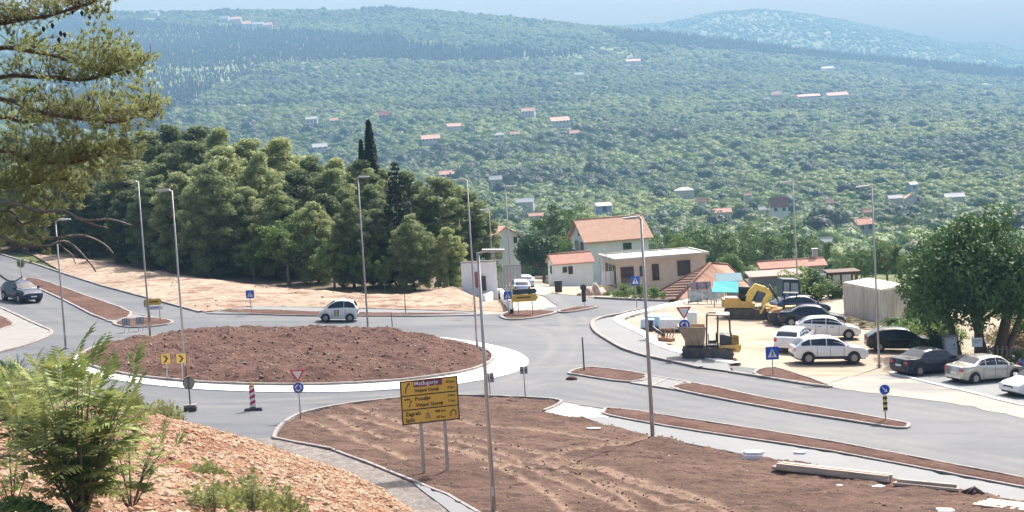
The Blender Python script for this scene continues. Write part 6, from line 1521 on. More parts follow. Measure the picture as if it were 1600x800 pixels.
# round sign on a concrete foot
g = P(298, 643, .04); t = thing('temporary_sign', g, 'round grey sign on a short pole with a concrete foot standing on the road', 'temporary sign'); h = (641 - 589) * g[1] / F
MB().box((0, 0, .10), (.62, .35, .20)).build('foot', M_STEEL, t); MB().box((0, 0, .26), (.62, .35, .11)).build('foot_top', M_CONC, t); MB().tube([(0, 0, .3), (0, 0, h)], .035, 8).build('pole', M_STEEL, t)
b = MB().disc((0, .05, h - .26), (0, 1, 0), .29, .03, 24).build('disc', M_SG, t); MB().tube([(.29 * math.cos(a), .04, h - .26 + .29 * math.sin(a)) for a in np.linspace(0, 2 * math.pi, 25)], .022, 5, caps=False).build('rim', M_STEEL, b)
MB().box((0, .04, h + .04), (.2, .06, .06)).build('clip', M_STEEL, t)
# hazard panel with lamp
g = P(396, 642, .04); t = thing('hazard_beacon', g, 'red and white striped hazard panel with an amber lamp on the road', 'hazard panel', rz=A(4)); s = g[1] / F
MB().box((0, 0, .07), (.95, .42, .12), taper=.85).build('rubber_foot', M_STEEL, t); MB().box((0, 0, .15), (.3, .2, .06)).build('socket', M_CONC, t)
pb = MB().box((0, 0, .72), (.29, .04, 1.08)).build('panel', M_SW, t)
for k in range(4):
    z = .26 + k * .29; MB().prism([(-.145, z), (.145, z + .13), (.145, min(z + .28, 1.24)), (-.145, min(z + .15, 1.24))], -.03, -.022, 'xz').build('red_stripe', M_RED, pb)
MB().disc((0, 0, 1.33), (0, 1, 0), .10, .08, 14).build('amber_lamp', mat('amber_lens', (.75, .50, .18), .3), t); MB().box((0, 0, 1.24), (.12, .08, .06)).build('lamp_base', M_SYC, t)
# keep-right sign with striped board on the median
g = P(1384, 660, .05); t = thing('keep_right_sign', g, 'blue keep-right disc above a black and yellow striped board on the median tip', 'road sign'); h = (659 - 600) * g[1] / F; post(t, h)
b = face(t, poly_pts(24, .24), -.05, .03, M_BLUE, 'blue_disc', h - .24); face(b, poly_pts(24, .255), -.044, .01, M_SW, 'white_rim', h - .24)
face(b, [(-.12, .09), (-.09, .13), (.05, -.01), (.09, .05), (.13, -.13), (-.05, -.09), (.01, -.05)], -.082, .006, M_SW, 'arrow', h - .24)
pb = MB().box((0, -.04, h - .92), (.21, .03, .78)).build('striped_board', M_SYC, t)
for k in range(3): z = h - 1.24 + k * .26; MB().prism([(-.105, z), (.105, z), (.105, z + .13), (-.105, z + .13)], -.066, -.057, 'xz').build('black_stripe', M_SBK, pb)
# no-entry style sign with dark board at the side road
g = P(913, 480, .1); t = thing('road_sign', g, 'round dark sign over a narrow dark board at the side road mouth', 'road sign'); s = g[1] / F
post(t, 33 * s); MB().disc((0, -.05, 29 * s), (0, 1, 0), 5 * s, .03, 20).build('disc', M_STEEL, t); MB().box((0, -.05, 15.5 * s), (6.5 * s, .03, 18 * s)).build('board', M_SBK, t); MB().box((0, -.07, 15 * s), (3 * s, .01, 10 * s)).build('red_band', M_DRED, t)

# the big yellow direction sign
def text(s, size, x, z, m, parent, nm='lettering', y=-.075, sx=1.0):
    cu = bpy.data.curves.new(nm, 'FONT'); cu.body = s; cu.size = size; cu.extrude = .004; cu.resolution_u = 2; cu.offset = size * 0.012
    tmp = bpy.data.objects.new('tmp', cu); link(tmp); dg = bpy.context.evaluated_depsgraph_get(); me = bpy.data.meshes.new_from_object(tmp.evaluated_get(dg)); bpy.data.objects.remove(tmp)
    me.name = nm; me.materials.clear(); me.materials.append(m)
    o = bpy.data.objects.new(nm, me); link(o); o.parent = parent; o.location = (x, y, z); o.rotation_euler = (math.pi / 2, 0, 0); o.scale = (sx, 1, 1); return o
g = P(663, 742, .05); g2 = P(692, 735, .05); t = thing('direction_sign', g, 'big yellow direction sign on two posts in the soil field', 'direction sign', rz=A(16)); s = g[1] / F
ca = A(16); Wb = 2.47; z0 = (742 - 661) * s; Hb = 70 * s
for x in (0.0, 1.02): MB().box((x, .04, (z0 + Hb) / 2 - .2), (.13, .10, z0 + Hb + .2)).build('post', M_POLE, t)
xb = .43
bd = MB().box((xb, -.04, z0 + Hb / 2), (Wb, .04, Hb)).build('board', M_SY, t)
for nm, c, d in (('frame_top', (xb, -.062, z0 + Hb - .03), (Wb, .01, .05)), ('frame_bottom', (xb, -.062, z0 + .03), (Wb, .01, .05)), ('frame_left', (xb - Wb / 2 + .03, -.062, z0 + Hb / 2), (.05, .01, Hb - .1)), ('frame_right', (xb + Wb / 2 - .03, -.062, z0 + Hb / 2), (.05, .01, Hb - .1)), ('divider', (xb, -.062, z0 + Hb * .655), (Wb - .1, .01, .045)), ('divider', (xb, -.062, z0 + Hb * .335), (Wb - .1, .01, .045))): MB().box(c, d).build(nm, M_SBK, bd)
xl = xb - Wb / 2
MB().box((xb - .05, -.066, z0 + Hb * .905), (1.22, .008, .25)).build('violet_field', mat('violet_brown', (.17, .04, .12), .5), bd)
hh = Hb
for (tx, sz, x, z, m) in (('Me\u0111ugorje', .23, xl + .60, .875, M_SW), ('Vinjani Donji', .20, xl + .60, .72, M_SBK), ('Posu\u0161je', .22, xl + .60, .53, M_SBK), ('Vinjani Gornji', .21, xl + .62, .39, M_SBK), ('Zagreb', .23, xl + .15, .20, M_SBK), ('Split', .23, xl + .15, .06, M_SBK),
                          ('30 km', .15, xl + 1.95, .86, M_SBK), ('4 km', .15, xl + 2.0, .73, M_SBK), ('6 km', .15, xl + 2.0, .55, M_SBK), ('7 km', .15, xl + 2.0, .42, M_SBK), ('460 km', .15, xl + 1.42, .22, M_SBK), ('87 km', .15, xl + 1.48, .08, M_SBK)):
    text(tx, sz, x, z0 + hh * z, m, bd)
q = MB().tube([(xl + .22, -.07, z0 + hh * .72), (xl + .25, -.07, z0 + hh * .82), (xl + .36, -.07, z0 + hh * .92)], .022, 4); q.add([(xl + .30, -.072, z0 + hh * .90), (xl + .42, -.072, z0 + hh * .90), (xl + .39, -.072, z0 + hh * .96)], [(0, 1, 2)]); q.build('arrow', M_SBK, bd)
q = MB().tube([(xl + .15, -.07, z0 + hh * .57), (xl + .38, -.07, z0 + hh * .58), (xl + .44, -.07, z0 + hh * .52), (xl + .34, -.07, z0 + hh * .40)], .025, 4); q.build('arrow', M_SBK, bd)
q = MB().tube([(xl + 2.08, -.07, z0 + hh * .10), (xl + 2.10, -.07, z0 + hh * .20), (xl + 2.2, -.07, z0 + hh * .24), (xl + 2.32, -.07, z0 + hh * .20), (xl + 2.30, -.07, z0 + hh * .11)], .022, 4); q.build('arrow', M_SBK, bd)
q = MB(); q.tube([(xl + 1.05, -.07, z0 + hh * .10), (xl + 1.08, -.07, z0 + hh * .23), (xl + 1.15, -.07, z0 + hh * .23), (xl + 1.19, -.07, z0 + hh * .10)], .018, 4); q.build('motorway_symbol', M_BLUE, bd)

# ------------------------------------------------------------------ things lying in the soil field
def beam(px, py, px2, py2, w, h, label, name='kerb_beam', m=None, group=None, z=.05):
    a = P(px, py); b = P(px2, py2); d = b - a; L = math.hypot(d[0], d[1]); t = thing(name, (a + b) / 2 + np.array((0, 0, z)), label, 'beam', group, 0)
    x = Vector(d).normalized(); up = Vector((0, 0, 1)); y = up.cross(x).normalized(); zz = x.cross(y); t.rotation_euler = Matrix((x, y, zz)).transposed().to_euler()
    return t, L
M_WOODL = mat('sun_bleached_wood', (.46, .38, .32), .85, var=.2, vscale=3, stretch=(.3, 2, 2), bump=.3, bscale=10)
t, L = beam(1210, 736, 1392, 757, 0, 0, 'long bundle of pale timber lying in the soil beside the footpath', 'timber_bundle', group='timber lying in the soil field')
for i, (y, z, w, l) in enumerate(((-.26, .16, .10, 1.0), (-.13, .16, .11, .99), (0.0, .16, .12, 1.0), (.13, .17, .11, .97), (-.2, .29, .14, .96), (.02, .30, .14, .98), (.22, .28, .12, .94))): MB().box((0.02 * i, y, z), (L * l, w, .13)).build('plank', M_WOODL, t, bevel=.01)
for x in (-.4, 0, .4): MB().box((L * x, 0, .05), (.12, .7, .09)).build('bearer', M_WOODD, t)
t, L = beam(1397, 760, 1500, 770, 0, 0, 'shorter pale timber right of the long bundle', 'timber_bundle', group='timber lying in the soil field')
for i, (y, z) in enumerate(((-.15, .1), (0, .1), (.15, .11), (0, .22))): MB().box((0, y, z), (L * (1 - .03 * i), .13, .12)).build('plank', M_WOODL, t, bevel=.01)
t, L = beam(1520, 788, 1640, 802, 0, 0, 'pale yellowish boards at the lower right edge of the field', 'timber_bundle', group='timber lying in the soil field')
for i, y in enumerate((-.4, -.13, .14, .4)): MB().box((.1 * i, y, .07 + .02 * (i % 2)), (L * .9, .25, .06)).build('plank', mat('pale_yellow_board', (.62, .55, .42), .8, var=.15), t)
rs = np.random.RandomState(6)
M_FOAM = mat('white_foam', (.72, .72, .74), .6, var=.08, vscale=6)
def scrap(px, py, L, w, h, label, m, n=1, nm='foam_sheet', cat='sheet', rz=0.0, z=.05):
    t = thing(nm, P(px, py, z), label, cat, None, rz, True)
    for i in range(n):
        k = 9; pts = []
        for j in range(k):
            a = 2 * math.pi * j / k; rr = 1 + .25 * rs.rand(); pts.append((L / 2 * rr * math.copysign(abs(math.cos(a)) ** .5, math.cos(a)), w / 2 * rr * math.copysign(abs(math.sin(a)) ** .6, math.sin(a))))
        MB().prism([(a + .06 * i, b + .08 * i) for a, b in pts], h * i, h * (i + .85), 'xy').build('layer', m, t)
    return t
scrap(1174, 720, .78, .5, .12, 'small stack of white foam pieces near the footpath', M_FOAM, 3)
scrap(1345, 762, 1.6, .55, .05, 'white plastic sheet lying below the long timber', M_FOAM, 1, 'plastic_sheet')
scrap(1250, 722, .45, .3, .12, 'pale blue plastic scrap on top of the long timber', mat('pale_blue_plastic', (.55, .62, .72), .4), 1, 'plastic_scrap', 'scrap', 0, .36)
scrap(928, 672, .6, .35, .07, 'flat pale stone slab in the soil below the concrete pad', mat('pale_stone', (.5, .46, .42), .9), 1, 'stone_slab', 'slab')
scrap(1470, 800, .9, .5, .06, 'white scrap at the lower edge of the picture', M_FOAM, 1, 'plastic_sheet')
t = thing('metal_scrap', P(1523, 775, .05), 'tangle of dark bent scrap metal beside the short timber', 'scrap')
for i in range(7):
    a = rs.uniform(0, 3.1); MB().tube([(-.5 * math.cos(a), -.3 * math.sin(a), .05), (0, 0, .2 + .12 * rs.rand()), (.5 * math.cos(a + .4), .3 * math.sin(a), .08)], .06, 5).build('strip', mat('rusty_dark_scrap', (.11, .075, .065), .8), t)
g = P(905, 590, .03); 
t = thing('soil_lump', P(893, 594, .03), 'dark lump of soil fallen beside the end of the median', 'lump'); v = IV * np.array((.35, .25, .2)); nobj('lump_body', v, IF, M_SOIL, t)
t = thing('fallen_board', P(383, 583, .55), 'pale board lying on the front of the island mound', 'board', None, A(3)); MB().box((0, 0, .05), (.8, .12, .05)).build('board_body', M_CONC, t)

# stones lying about
def stones(name, poly, n, s0, s1, m, zf, seed, flat=.6):
    rs = np.random.RandomState(seed); poly = [tuple(p) for p in poly]; xs = [p[0] for p in poly]; ys = [p[1] for p in poly]
    x = rs.uniform(min(xs), max(xs), n * 3); y = rs.uniform(min(ys), max(ys), n * 3); k = inside(poly, x, y); x, y = x[k][:n], y[k][:n]
    z = zf(x, y); c = np.stack([x, y, z], 1); N = len(x)
    base = np.array([(1, 0, 0), (-.5, .8, 0), (-.6, -.7, 0), (.1, .1, .9), (0, 0, -.5)], float); tr = np.array([(0, 1, 3), (1, 2, 3), (2, 0, 3), (1, 0, 4), (2, 1, 4), (0, 2, 4)])
    a = rs.uniform(0, 6.28, N); s = rs.uniform(0, 1, N) ** 2.2 * (s1 - s0) + s0; ca, sa = np.cos(a), np.sin(a)
    b = base[None] * (1 + .5 * rs.uniform(-1, 1, (N, 5, 3))) * s[:, None, None]; b[:, :, 2] *= flat
    X = b[:, :, 0] * ca[:, None] - b[:, :, 1] * sa[:, None]; Y = b[:, :, 0] * sa[:, None] + b[:, :, 1] * ca[:, None]
    v = np.stack([X, Y, b[:, :, 2]], 2) + c[:, None]; f = tr[None] + (np.arange(N) * 5)[:, None, None]
    return tag(nobj(name, v.reshape(-1, 3), f.reshape(-1, 3), m), kind='stuff')
M_CLOD = mat('clods', (.10, .062, .05), .95, col2=(.23, .155, .12), vscale=.8)
M_PALEST = mat('pale_stones', (.33, .235, .18), .95, col2=(.45, .36, .29), vscale=.7)
M_ORST = mat('orange_stones', (.30, .15, .08), .95, col2=(.50, .36, .26), vscale=.9)
stones('island_clods', IS, 3600, .02, .15, M_CLOD, lambda x, y: H(x, y) + .05 + moundf(x, y, segdist([tuple(p) for p in IS], x, y)[0]), 1, .8)
stones('island_pale_stones', IS, 500, .03, .13, M_PALEST, lambda x, y: H(x, y) + .06 + moundf(x, y, segdist([tuple(p) for p in IS], x, y)[0]), 2)
stones('field_clods', FIELD, 9000, .02, .11, M_CLOD, lambda x, y: H(x, y) + .07 + .07 * fbm(x, y, 1.1), 3, .8)
stones('field_pale_stones', FIELD, 500, .02, .10, M_PALEST, lambda x, y: H(x, y) + .09 + .07 * fbm(x, y, 1.1), 4)
stones('slope_stones', SLOPE, 5200, .05, .22, M_PALEST, lambda x, y: H(x, y) + np.minimum(segdist([tuple(p) for p in SLOPE], x, y)[0] * .12, .7) + .05, 5)
stones('slope_red_stones', SLOPE, 2600, .05, .2, mat('red_brown_stones', (.36, .17, .10), .95, var=.2), lambda x, y: H(x, y) + np.minimum(segdist([tuple(p) for p in SLOPE], x, y)[0] * .12, .7) + .05, 6)
def bank_pts(n, seed, s0=.14, s1=.99):
    rs = np.random.RandomState(seed); u = rs.uniform(-.33, .05, n); dt = np.interp(u, _tu, _td); s = np.sqrt(rs.uniform(s0 ** 2, s1 ** 2, n)); return u * dt * s, dt * s
def bank_stones(name, n, s0, s1, m, seed):
    x, y = bank_pts(n, seed); rs = np.random.RandomState(seed + 1); N = len(x); z = bank_z(x, y)
    base = np.array([(1, 0, 0), (-.5, .8, 0), (-.6, -.7, 0), (.1, .1, .9), (0, 0, -.5)], float); tr = np.array([(0, 1, 3), (1, 2, 3), (2, 0, 3), (1, 0, 4), (2, 1, 4), (0, 2, 4)])
    a = rs.uniform(0, 6.28, N); s = (rs.uniform(0, 1, N) ** 2.5 * (s1 - s0) + s0); ca, sa = np.cos(a), np.sin(a)
    b = base[None] * (1 + .6 * rs.uniform(-1, 1, (N, 5, 3))) * s[:, None, None]; b[:, :, 2] *= .6
    X = b[:, :, 0] * ca[:, None] - b[:, :, 1] * sa[:, None]; Y = b[:, :, 0] * sa[:, None] + b[:, :, 1] * ca[:, None]
    v = np.stack([X, Y, b[:, :, 2]], 2) + np.stack([x, y, z], 1)[:, None]; f = tr[None] + (np.arange(N) * 5)[:, None, None]
    tag(nobj(name, v.reshape(-1, 3), f.reshape(-1, 3), m), kind='stuff')
bank_stones('bank_rubble', 42000, .018, .17, M_ORST, 11); bank_stones('bank_pale_rubble', 14000, .015, .10, M_PALEST, 12); bank_stones('bank_red_rubble', 14000, .015, .09, mat('red_brown_stones', (.36, .17, .10), .95, var=.2), 14)

def dry_stalks():
    rs = np.random.RandomState(33); x, y = bank_pts(9000, 34); z = bank_z(x, y); n = len(x); a = rs.normal(.5, .7, n); L = rs.uniform(.10, .42, n); e = rs.uniform(-.05, .5, n)
    c = np.stack([x, y, z + .02], 1); d = np.stack([np.cos(a) * np.cos(e), np.sin(a) * np.cos(e), np.sin(e)], 1) * L[:, None]; w = np.stack([-np.sin(a), np.cos(a), 0 * a + .4], 1) * .008
    v = np.empty((n, 3, 3)); v[:, 0] = c - w; v[:, 1] = c + w; v[:, 2] = c + d
    tag(nobj('dry_grass', v.reshape(-1, 3), np.arange(3 * n).reshape(-1, 3), mat('straw', (.42, .33, .19), .8, col2=(.22, .14, .07), vscale=2)), kind='stuff')
dry_stalks()
# ------------------------------------------------------------------ foreground plants
def compound_leaf(mb_v, mb_f, o, d, up, L, rs, nl=9, lw=.125, ll=.40):
    """a feather-shaped leaf: a stem with pairs of pointed leaflets"""
    d = d / np.linalg.norm(d); s = np.cross(d, up); s /= np.linalg.norm(s) + 1e-9; u2 = np.cross(s, d)
    for i in range(nl):
        t = (i + 1.2) / (nl + .7); p = o + d * L * t + u2 * (-.35 * L * t * t); w = math.sin(math.pi * (.18 + .75 * t)) 
        for sg in (-1, 1):
            ld = s * sg * .9 + d * .45 - u2 * rs.uniform(.05, .45); ld /= np.linalg.norm(ld); le = L * ll * w * rs.uniform(.85, 1.15); wd = le * lw
            n_ = np.cross(ld, u2 + s * rs.uniform(-.4, .4)); n_ /= np.linalg.norm(n_) + 1e-9; k = len(mb_v)
            mb_v += [p, p + ld * le * .35 + n_ * wd, p + ld * le - u2 * le * .12, p + ld * le * .35 - n_ * wd]; mb_f += [(k, k + 1, k + 2, k + 3)]
    k = len(mb_v); e = o + d * L - u2 * .35 * L; mb_v += [o, o + s * .006 * 2, e + s * .004, e - s * .004]; mb_f += [(k, k + 1, k + 2, k + 3)]
def sapling(px, py, hpx, label, seed, nb=14, name='sapling', spread=.62, Dlim=None, leafL=.5, mats=None):
    g, d = PB(px, py); s = d / F; h = hpx * s; rs = np.random.RandomState(seed)
    t = thing(name, g, label, 'sapling'); v, f = [], []; st = MB()
    for b in range(nb):
        a = rs.uniform(0, 6.28) if b else 0; lean = rs.uniform(.15, 1.0) * spread if b else .05; hh = h * (rs.uniform(.55, 1.0) if b else 1.0) * (1 - .35 * lean)
        tip = np.array((math.cos(a) * lean * h, math.sin(a) * lean * h * .8, hh)); mid = tip * .5 + np.array((0, 0, .08 * h))
        st.tube([(0, 0, -.1), tuple(mid), tuple(tip)], [.022 * h / 2, .014 * h / 2, .004], 5)
        nlf = 9
        for i in range(nlf):
            q = .22 + .78 * i / (nlf - 1); p = mid * 2 * q * (1 - q) + tip * q * q + np.array((0, 0, 0)); p = (1 - q) ** 2 * np.zeros(3) + 2 * q * (1 - q) * mid + q * q * tip
            aa = a + i * 2.4 + rs.uniform(-.3, .3); el = rs.uniform(.1, .75) if i < nlf - 1 else 1.3
            dv = np.array((math.cos(aa) * math.cos(el), math.sin(aa) * math.cos(el), math.sin(el)))
            compound_leaf(v, f, p, dv, np.array((0, 0, 1.0)), h * leafL * .42 * rs.uniform(.7, 1.15), rs, 10)
    nobj('foliage', np.array(v), np.array(f), (mats or M_SAP), t); st.build('stems', M_BARKG, t)
sapling(128, 812, 262, 'big leafy sapling with feather-like leaves in the left foreground', 3, 30, spread=.5, leafL=.55)
sapling(60, 720, 150, 'smaller feathery sapling left of the big one', 5, 18, spread=.75, leafL=.6)
sapling(205, 800, 150, 'low feathery sapling at the right foot of the big one', 6, 10, spread=.65)
sapling(120, 640, 90, 'feathery shoot behind the big sapling near the road edge', 7, 8, spread=.6)
sapling(20, 800, 120, 'sparse shoots at the lower left corner', 8, 7, spread=.8)
M_YSAP = None
M_WEED = fol('weed_leaves', (.14, .17, .05), (.34, .36, .14), 3, None, .4)
def weed(px, py, hpx, wpx, label, seed, m=None, n=700, name='weed'):
    g, d = PB(px, py); s = d / F; rs = np.random.RandomState(seed); t = thing(name, g, label, 'weed', 'weeds on the rubble bank')
    h = hpx * s; w = wpx * s / 2; a = rs.uniform(0, 6.28, n); r = np.sqrt(rs.rand(n)) * w; x0 = r * np.cos(a); y0 = r * np.sin(a) * .8; hh = h * rs.uniform(.3, 1, n) * (1 - .5 * (r / w) ** 2)
    gz = bank_z(g[0] + x0, g[1] + y0) - g[2]; lx = rs.normal(0, .25, n) * hh; ly = rs.normal(0, .25, n) * hh; bw = .012 + .012 * rs.rand(n)
    v = np.empty((n, 4, 3)); 
    z1 = gz + hh * rs.uniform(0, .8, n)
    v[:, 0] = np.stack([x0 + lx * .2, y0 + ly * .2, z1], 1); v[:, 2] = np.stack([x0 + lx * 1.2 + rs.normal(0, .10, n), y0 + ly, z1 + hh * .3], 1); m_ = (v[:, 0] + v[:, 2]) / 2; o_ = np.stack([bw * 2.2, bw * 0 + rs.normal(0, .02, n), bw], 1); v[:, 1] = m_ + o_; v[:, 3] = m_ - o_
    nobj('foliage', v.reshape(-1, 3), np.arange(4 * n).reshape(-1, 4), m or M_WEED, t)
    st = MB()
    for i in range(10): st.tube([(x0[i] * .3, y0[i] * .3, -.03), (x0[i], y0[i], gz[i] + hh[i])], .006, 4)
    st.build('stems', M_BARKG, t)
sapling(395, 812, 72, 'yellow-green feathery shoots at the bottom edge near the gravel strip', 21, 13, spread=.9, mats=M_WEED, name='leafy_shoots')
sapling(335, 815, 60, 'small yellow-green shoots left of the larger ones at the bottom edge', 22, 10, spread=.9, mats=M_WEED, name='leafy_shoots')
sapling(455, 815, 62, 'yellow-green shoots at the bottom edge, farthest right on the bank', 23, 9, spread=.8, mats=M_WEED, name='leafy_shoots')
sapling(212, 716, 95, 'yellowish feathery shoot at the right side of the big sapling', 24, 8, spread=.5, mats=M_WEED, name='leafy_shoots')
W_ = [(395, 806, 62, 120, 'yellow-green weed clump at the bottom edge, nearest the gravel strip', 420), (345, 812, 50, 90, 'weed clump at the bottom edge left of the yellow-green one', 300), (448, 812, 55, 80, 'small weed clump at the bottom edge, farthest right on the bank', 220), (330, 745, 35, 60, 'small weed halfway up the rubble right of the big sapling', 300), (265, 655, 40, 50, 'weed beside the road edge right of the big sapling', 300),
      (15, 640, 70, 90, 'green weed mass at the left edge above the rubble', 900), (55, 628, 55, 90, 'green weed mass behind the smaller sapling', 900), (20, 610, 60, 70, 'grey-green bush at the left edge by the road', 900), (100, 622, 45, 80, 'green weeds by the road between the saplings', 700), (170, 640, 40, 70, 'weeds behind the big sapling by the road edge', 500), (215, 655, 30, 60, 'low weeds right behind the big sapling', 300), (30, 812, 35, 120, 'dark weeds in the lower left corner', 900)]
for i, (px, py, hp, wp, l, n) in enumerate(W_): weed(px, py, hp, wp, l, 60 + i, None if i not in (7, 11) else M_LEAF, n)

# ------------------------------------------------------------------ the near pine at the upper left
def near_pine():
    D = 34.0
    root = G(0, 0); r = ray(-260, 700); x = r[0] * D; y = r[1] * D; g = np.array((x, y, float(bank_z(x, y))))
    t = thing('near_pine', g, 'near pine tree whose lit branches fill the upper left corner', 'pine')
    rs = np.random.RandomState(12); o = g
    def q(px, py, dd=0.0): return Q(px, py, D + dd) - o
    tr = MB(); top = q(-235, -420, 0)
    tr.tube([(0, 0, -.5), tuple(q(-262, 450)), tuple(q(-255, 150)), tuple(q(-240, -120)), tuple(top)], [.30, .25, .2, .15, .06], 10).build('trunk', M_BARK, t)
    limbs = [  # start on the trunk, way points, with depth offsets
        [(-256, 190, 0), (-60, 60, -.6), (20, 33, -.8), (70, 26, -.9), (118, 12, -1), (150, 2, -1)],
        [(-256, 210, 0), (-40, 85, .5), (60, 82, .6), (125, 100, .8), (175, 108, 1), (205, 95, 1.1)],
        [(-256, 240, 0), (-30, 130, .2), (60, 120, .3), (130, 125, .4), (180, 112, .5), (222, 100, .6)],
        [(-257, 280, 0), (-30, 160, -.4), (60, 175, -.5), (120, 185, -.6), (190, 190, -.7), (236, 165, -.8)],
        [(-258, 300, 0), (-30, 190, .9), (40, 190, 1.0), (110, 178, 1.2), (180, 176, 1.2), (238, 185, 1.3)],
        [(-258, 340, 0), (-30, 240, .1), (50, 250, .1), (110, 255, .1), (160, 240, .2), (190, 238, .2)],
        [(-259, 370, 0), (-40, 300, .6), (20, 290, .6), (60, 285, .7), (100, 280, .7), (120, 300, .8)],
        [(-256, 150, 0), (-80, 20, 0), (-20, -10, 0), (40, -20, 0), (90, -25, 0), (150, -18, 0)],
        [(-254, 100, 0), (-60, -30, 1.2), (0, -30, 1.2), (30, -20, 1.2), (60, -10, 1.2), (80, 0, 1.2)]]
    bare = [[(-259, 400, 0), (-20, 320, -.4), (60, 330, -.4), (100, 330, -.4), (130, 344, -.5), (172, 343, -.5), (205, 352, -.5)], [(-259, 420, 0), (0, 350, .2), (40, 372, .2), (88, 372, .2), (128, 368, .2), (160, 380, .2), (177, 396, .2)], [(-259, 440, 0), (-40, 370, -.2), (30, 382, -.2), (70, 385, -.2), (105, 378, -.2), (138, 408, -.2), (150, 425, -.2)], [(-259, 410, 0), (-10, 330, .5), (35, 350, .5), (70, 330, .5), (90, 300, .5)], [(-260, 470, 0), (-30, 400, 0), (5, 395, 0), (20, 385, 0)], [(88, 372, .2), (96, 385, .1), (112, 398, .1), (118, 412, 0)], [(130, 344, -.5), (150, 352, -.5), (168, 356, -.5)], [(-30, 395, 0), (0, 430, -.2), (20, 440, -.2), (35, 432, -.2)], [(5, 395, 0), (38, 382, .1), (44, 398, .1)]]
    C = []; Rr = []
    for i, l in enumerate(limbs):
        pts = smooth_path([q(a, b, c) for a, b, c in l], 5); n = len(pts)
        MB().tube([tuple(p) for p in pts], [.055 * (1 - .85 * k / n) + .006 for k in range(n)], 6, caps=False).build('limb', M_BARK, t)
        tw = MB()
        for k in range(int(n * .32), n):
            for _ in range(4):
                d = rs.normal(0, 1, 3); d[2] = abs(d[2]) * .6 + .15; d[1] *= .9; d /= np.linalg.norm(d); L = rs.uniform(.22, .75) * (1.0 if k < n - 3 else .7)
                e = pts[k] + d * L; m_ = (pts[k] + e) / 2 + rs.normal(0, .05, 3); tw.tube([tuple(pts[k]), tuple(m_), tuple(e)], [.014, .009, .004], 3, caps=False)
                if rs.rand() < .80: C.append(e); Rr.append(rs.uniform(.12, .24))
                if rs.rand() < .4: C.append(m_); Rr.append(rs.uniform(.10, .18))
        tw.build('twigs', M_BARK, t)
    # dense sunlit pads of needles where the photo shows them
    pads = [(155, 62, .33, .3), (185, 80, .30, .5), (205, 95, .24, .6), (170, 100, .28, .3), (130, 80, .26, .4), (150, 45, .16, .4), (10, 20, .34, -.8), (15, 55, .36, -.5), (-10, 80, .4, -.3), (0, 5, .3, 0), (20, 105, .22, -.4), (60, 8, .3, -.7), (100, 2, .28, -.8), (140, 18, .16, -.9), (225, 150, .20, -.8), (200, 160, .24, -.8), (222, 178, .18, .9), (180, 150, .14, -.6), (205, 185, .2, .8), (165, 190, .16, .5),
            (20, 165, .42, -.3), (60, 180, .38, -.5), (45, 150, .26, -.4), (5, 200, .42, .2), (80, 205, .34, .2), (30, 225, .42, .0), (70, 235, .38, .4), (110, 225, .34, .1), (150, 235, .34, .2), (180, 240, .24, .2), (165, 255, .26, .3), (130, 262, .32, .2), (90, 262, .34, .3), (50, 270, .40, .4), (10, 265, .42, .2), (0, 305, .36, .5), (-10, 320, .34, .3), (20, 320, .34, .5), (50, 325, .3, .2), (85, 318, .28, .5), (0, 350, .3, .1), (30, 355, .28, .3), (110, 265, .26, .4), (0, 280, .4, .1), (30, 290, .36, .3), (70, 262, .3, 0), (-20, 370, .3, .2), (105, 240, .26, 0), (55, 365, .2, .2), (40, 310, .30, .6), (75, 300, .26, .6), (100, 295, .22, .7), (25, 335, .22, .5), (55, 345, .18, .5), (-20, 340, .3, .3), (5, 365, .22, .2), (190, 225, .14, .3), (120, 195, .16, -.5), (140, 205, .18, 0), (-30, 180, .4, 0), (-30, 250, .4, 0), (-30, 120, .36, 0)]
    for px, py, rr, dd in pads:
        for _ in range(9): C.append(q(px + rs.normal(0, 21), py + rs.normal(0, 15), dd + rs.normal(0, .25))); Rr.append(rr * rs.uniform(.35, .65))
    C = np.array(C); Rr = np.array(Rr); nt_ = 4; per = 20
    ci = np.repeat(np.arange(len(C)), nt_); d = rs.normal(0, 1, (len(ci), 3)); d /= np.linalg.norm(d, axis=1, keepdims=True)
    tc_ = C[ci] + d * (Rr[ci] * rs.uniform(.3, 1.35, len(ci)))[:, None] * np.array((1.2, 1.1, .95))
    ax = d * .7 + np.array((0, 0, .65)) + rs.normal(0, .3, d.shape); ax /= np.linalg.norm(ax, axis=1, keepdims=True)
    ti = np.repeat(np.arange(len(tc_)), per); n = len(ti)
    dirn = ax[ti] * .95 + rs.normal(0, .42, (n, 3)); dirn /= np.linalg.norm(dirn, axis=1, keepdims=True); p = tc_[ti] - ax[ti] * (.07 * rs.rand(n))[:, None]
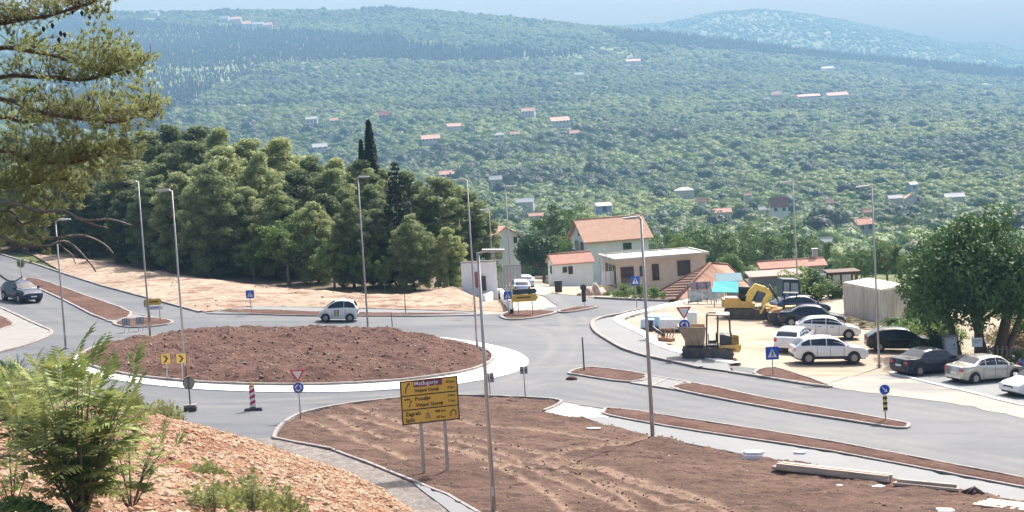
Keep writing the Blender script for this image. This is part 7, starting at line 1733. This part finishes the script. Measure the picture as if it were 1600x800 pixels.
    sd_ = np.cross(dirn, rs.normal(0, 1, (n, 3))); sd_ /= np.linalg.norm(sd_, axis=1, keepdims=True) + 1e-9; L = rs.uniform(.07, .13, n)[:, None]; wv = .008
    v = np.empty((n, 3, 3)); v[:, 0] = p - sd_ * wv; v[:, 1] = p + sd_ * wv; v[:, 2] = p + dirn * L
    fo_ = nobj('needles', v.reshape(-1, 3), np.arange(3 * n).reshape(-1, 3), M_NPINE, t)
    for i, l in enumerate(bare):
        pts = smooth_path([q(a, b, c) for a, b, c in l], 4); k = len(pts); w0 = .04 if len(l) > 4 else .018
        MB().tube([tuple(p) for p in pts], [w0 * (1 - .8 * j / k) + .006 for j in range(k)], 5, caps=False).build('bare_branch', M_BARKG, t)
    cones = MB()
    for px, py in ((68, 45), (82, 40), (95, 52), (92, 62), (101, 54), (113, 18), (120, 12), (128, 20), (136, 14), (200, 112), (125, 8), (140, 26)):
        c = q(px, py, -.5); cones.tube([tuple(c + np.array((0, 0, .05))), tuple(c), tuple(c - np.array((0, 0, .06)))], [.012, .045, .012], 6)
    for i in range(1): pass
    o_ = cones.build('cones', mat('dark_cones', (.05, .03, .025), .9), t); o_['kind'] = 'stuff'
near_pine()
# ------------------------------------------------------------------ the air
def haze_box():
    x0, x1, y0, y1, z0, z1 = -5600, 5600, -30, 6900, -420, 350
    gx_, gy_ = np.meshgrid(np.linspace(-.5, .5, 200), np.linspace(3500, 6900, 80)); z1 = float(H(gx_ * gy_, gy_).max()) + 30
    mb = MB().box(((x0 + x1) / 2, (y0 + y1) / 2, (z0 + z1) / 2), (x1 - x0, y1 - y0, z1 - z0))
    m = bpy.data.materials.new('haze'); m.use_nodes = True; nt = m.node_tree
    for n in list(nt.nodes): nt.nodes.remove(n)
    out = nt.nodes.new('ShaderNodeOutputMaterial'); v = nt.nodes.new('ShaderNodeVolumePrincipled')
    v.inputs['Color'].default_value = (0.38, 0.68, 1.0, 1); v.inputs['Density'].default_value = HAZE_DENSITY; v.inputs['Anisotropy'].default_value = 0.0
    nt.links.new(v.outputs[0], out.inputs['Volume'])
    tag(mb.build('haze', m), kind='stuff')
haze_box()
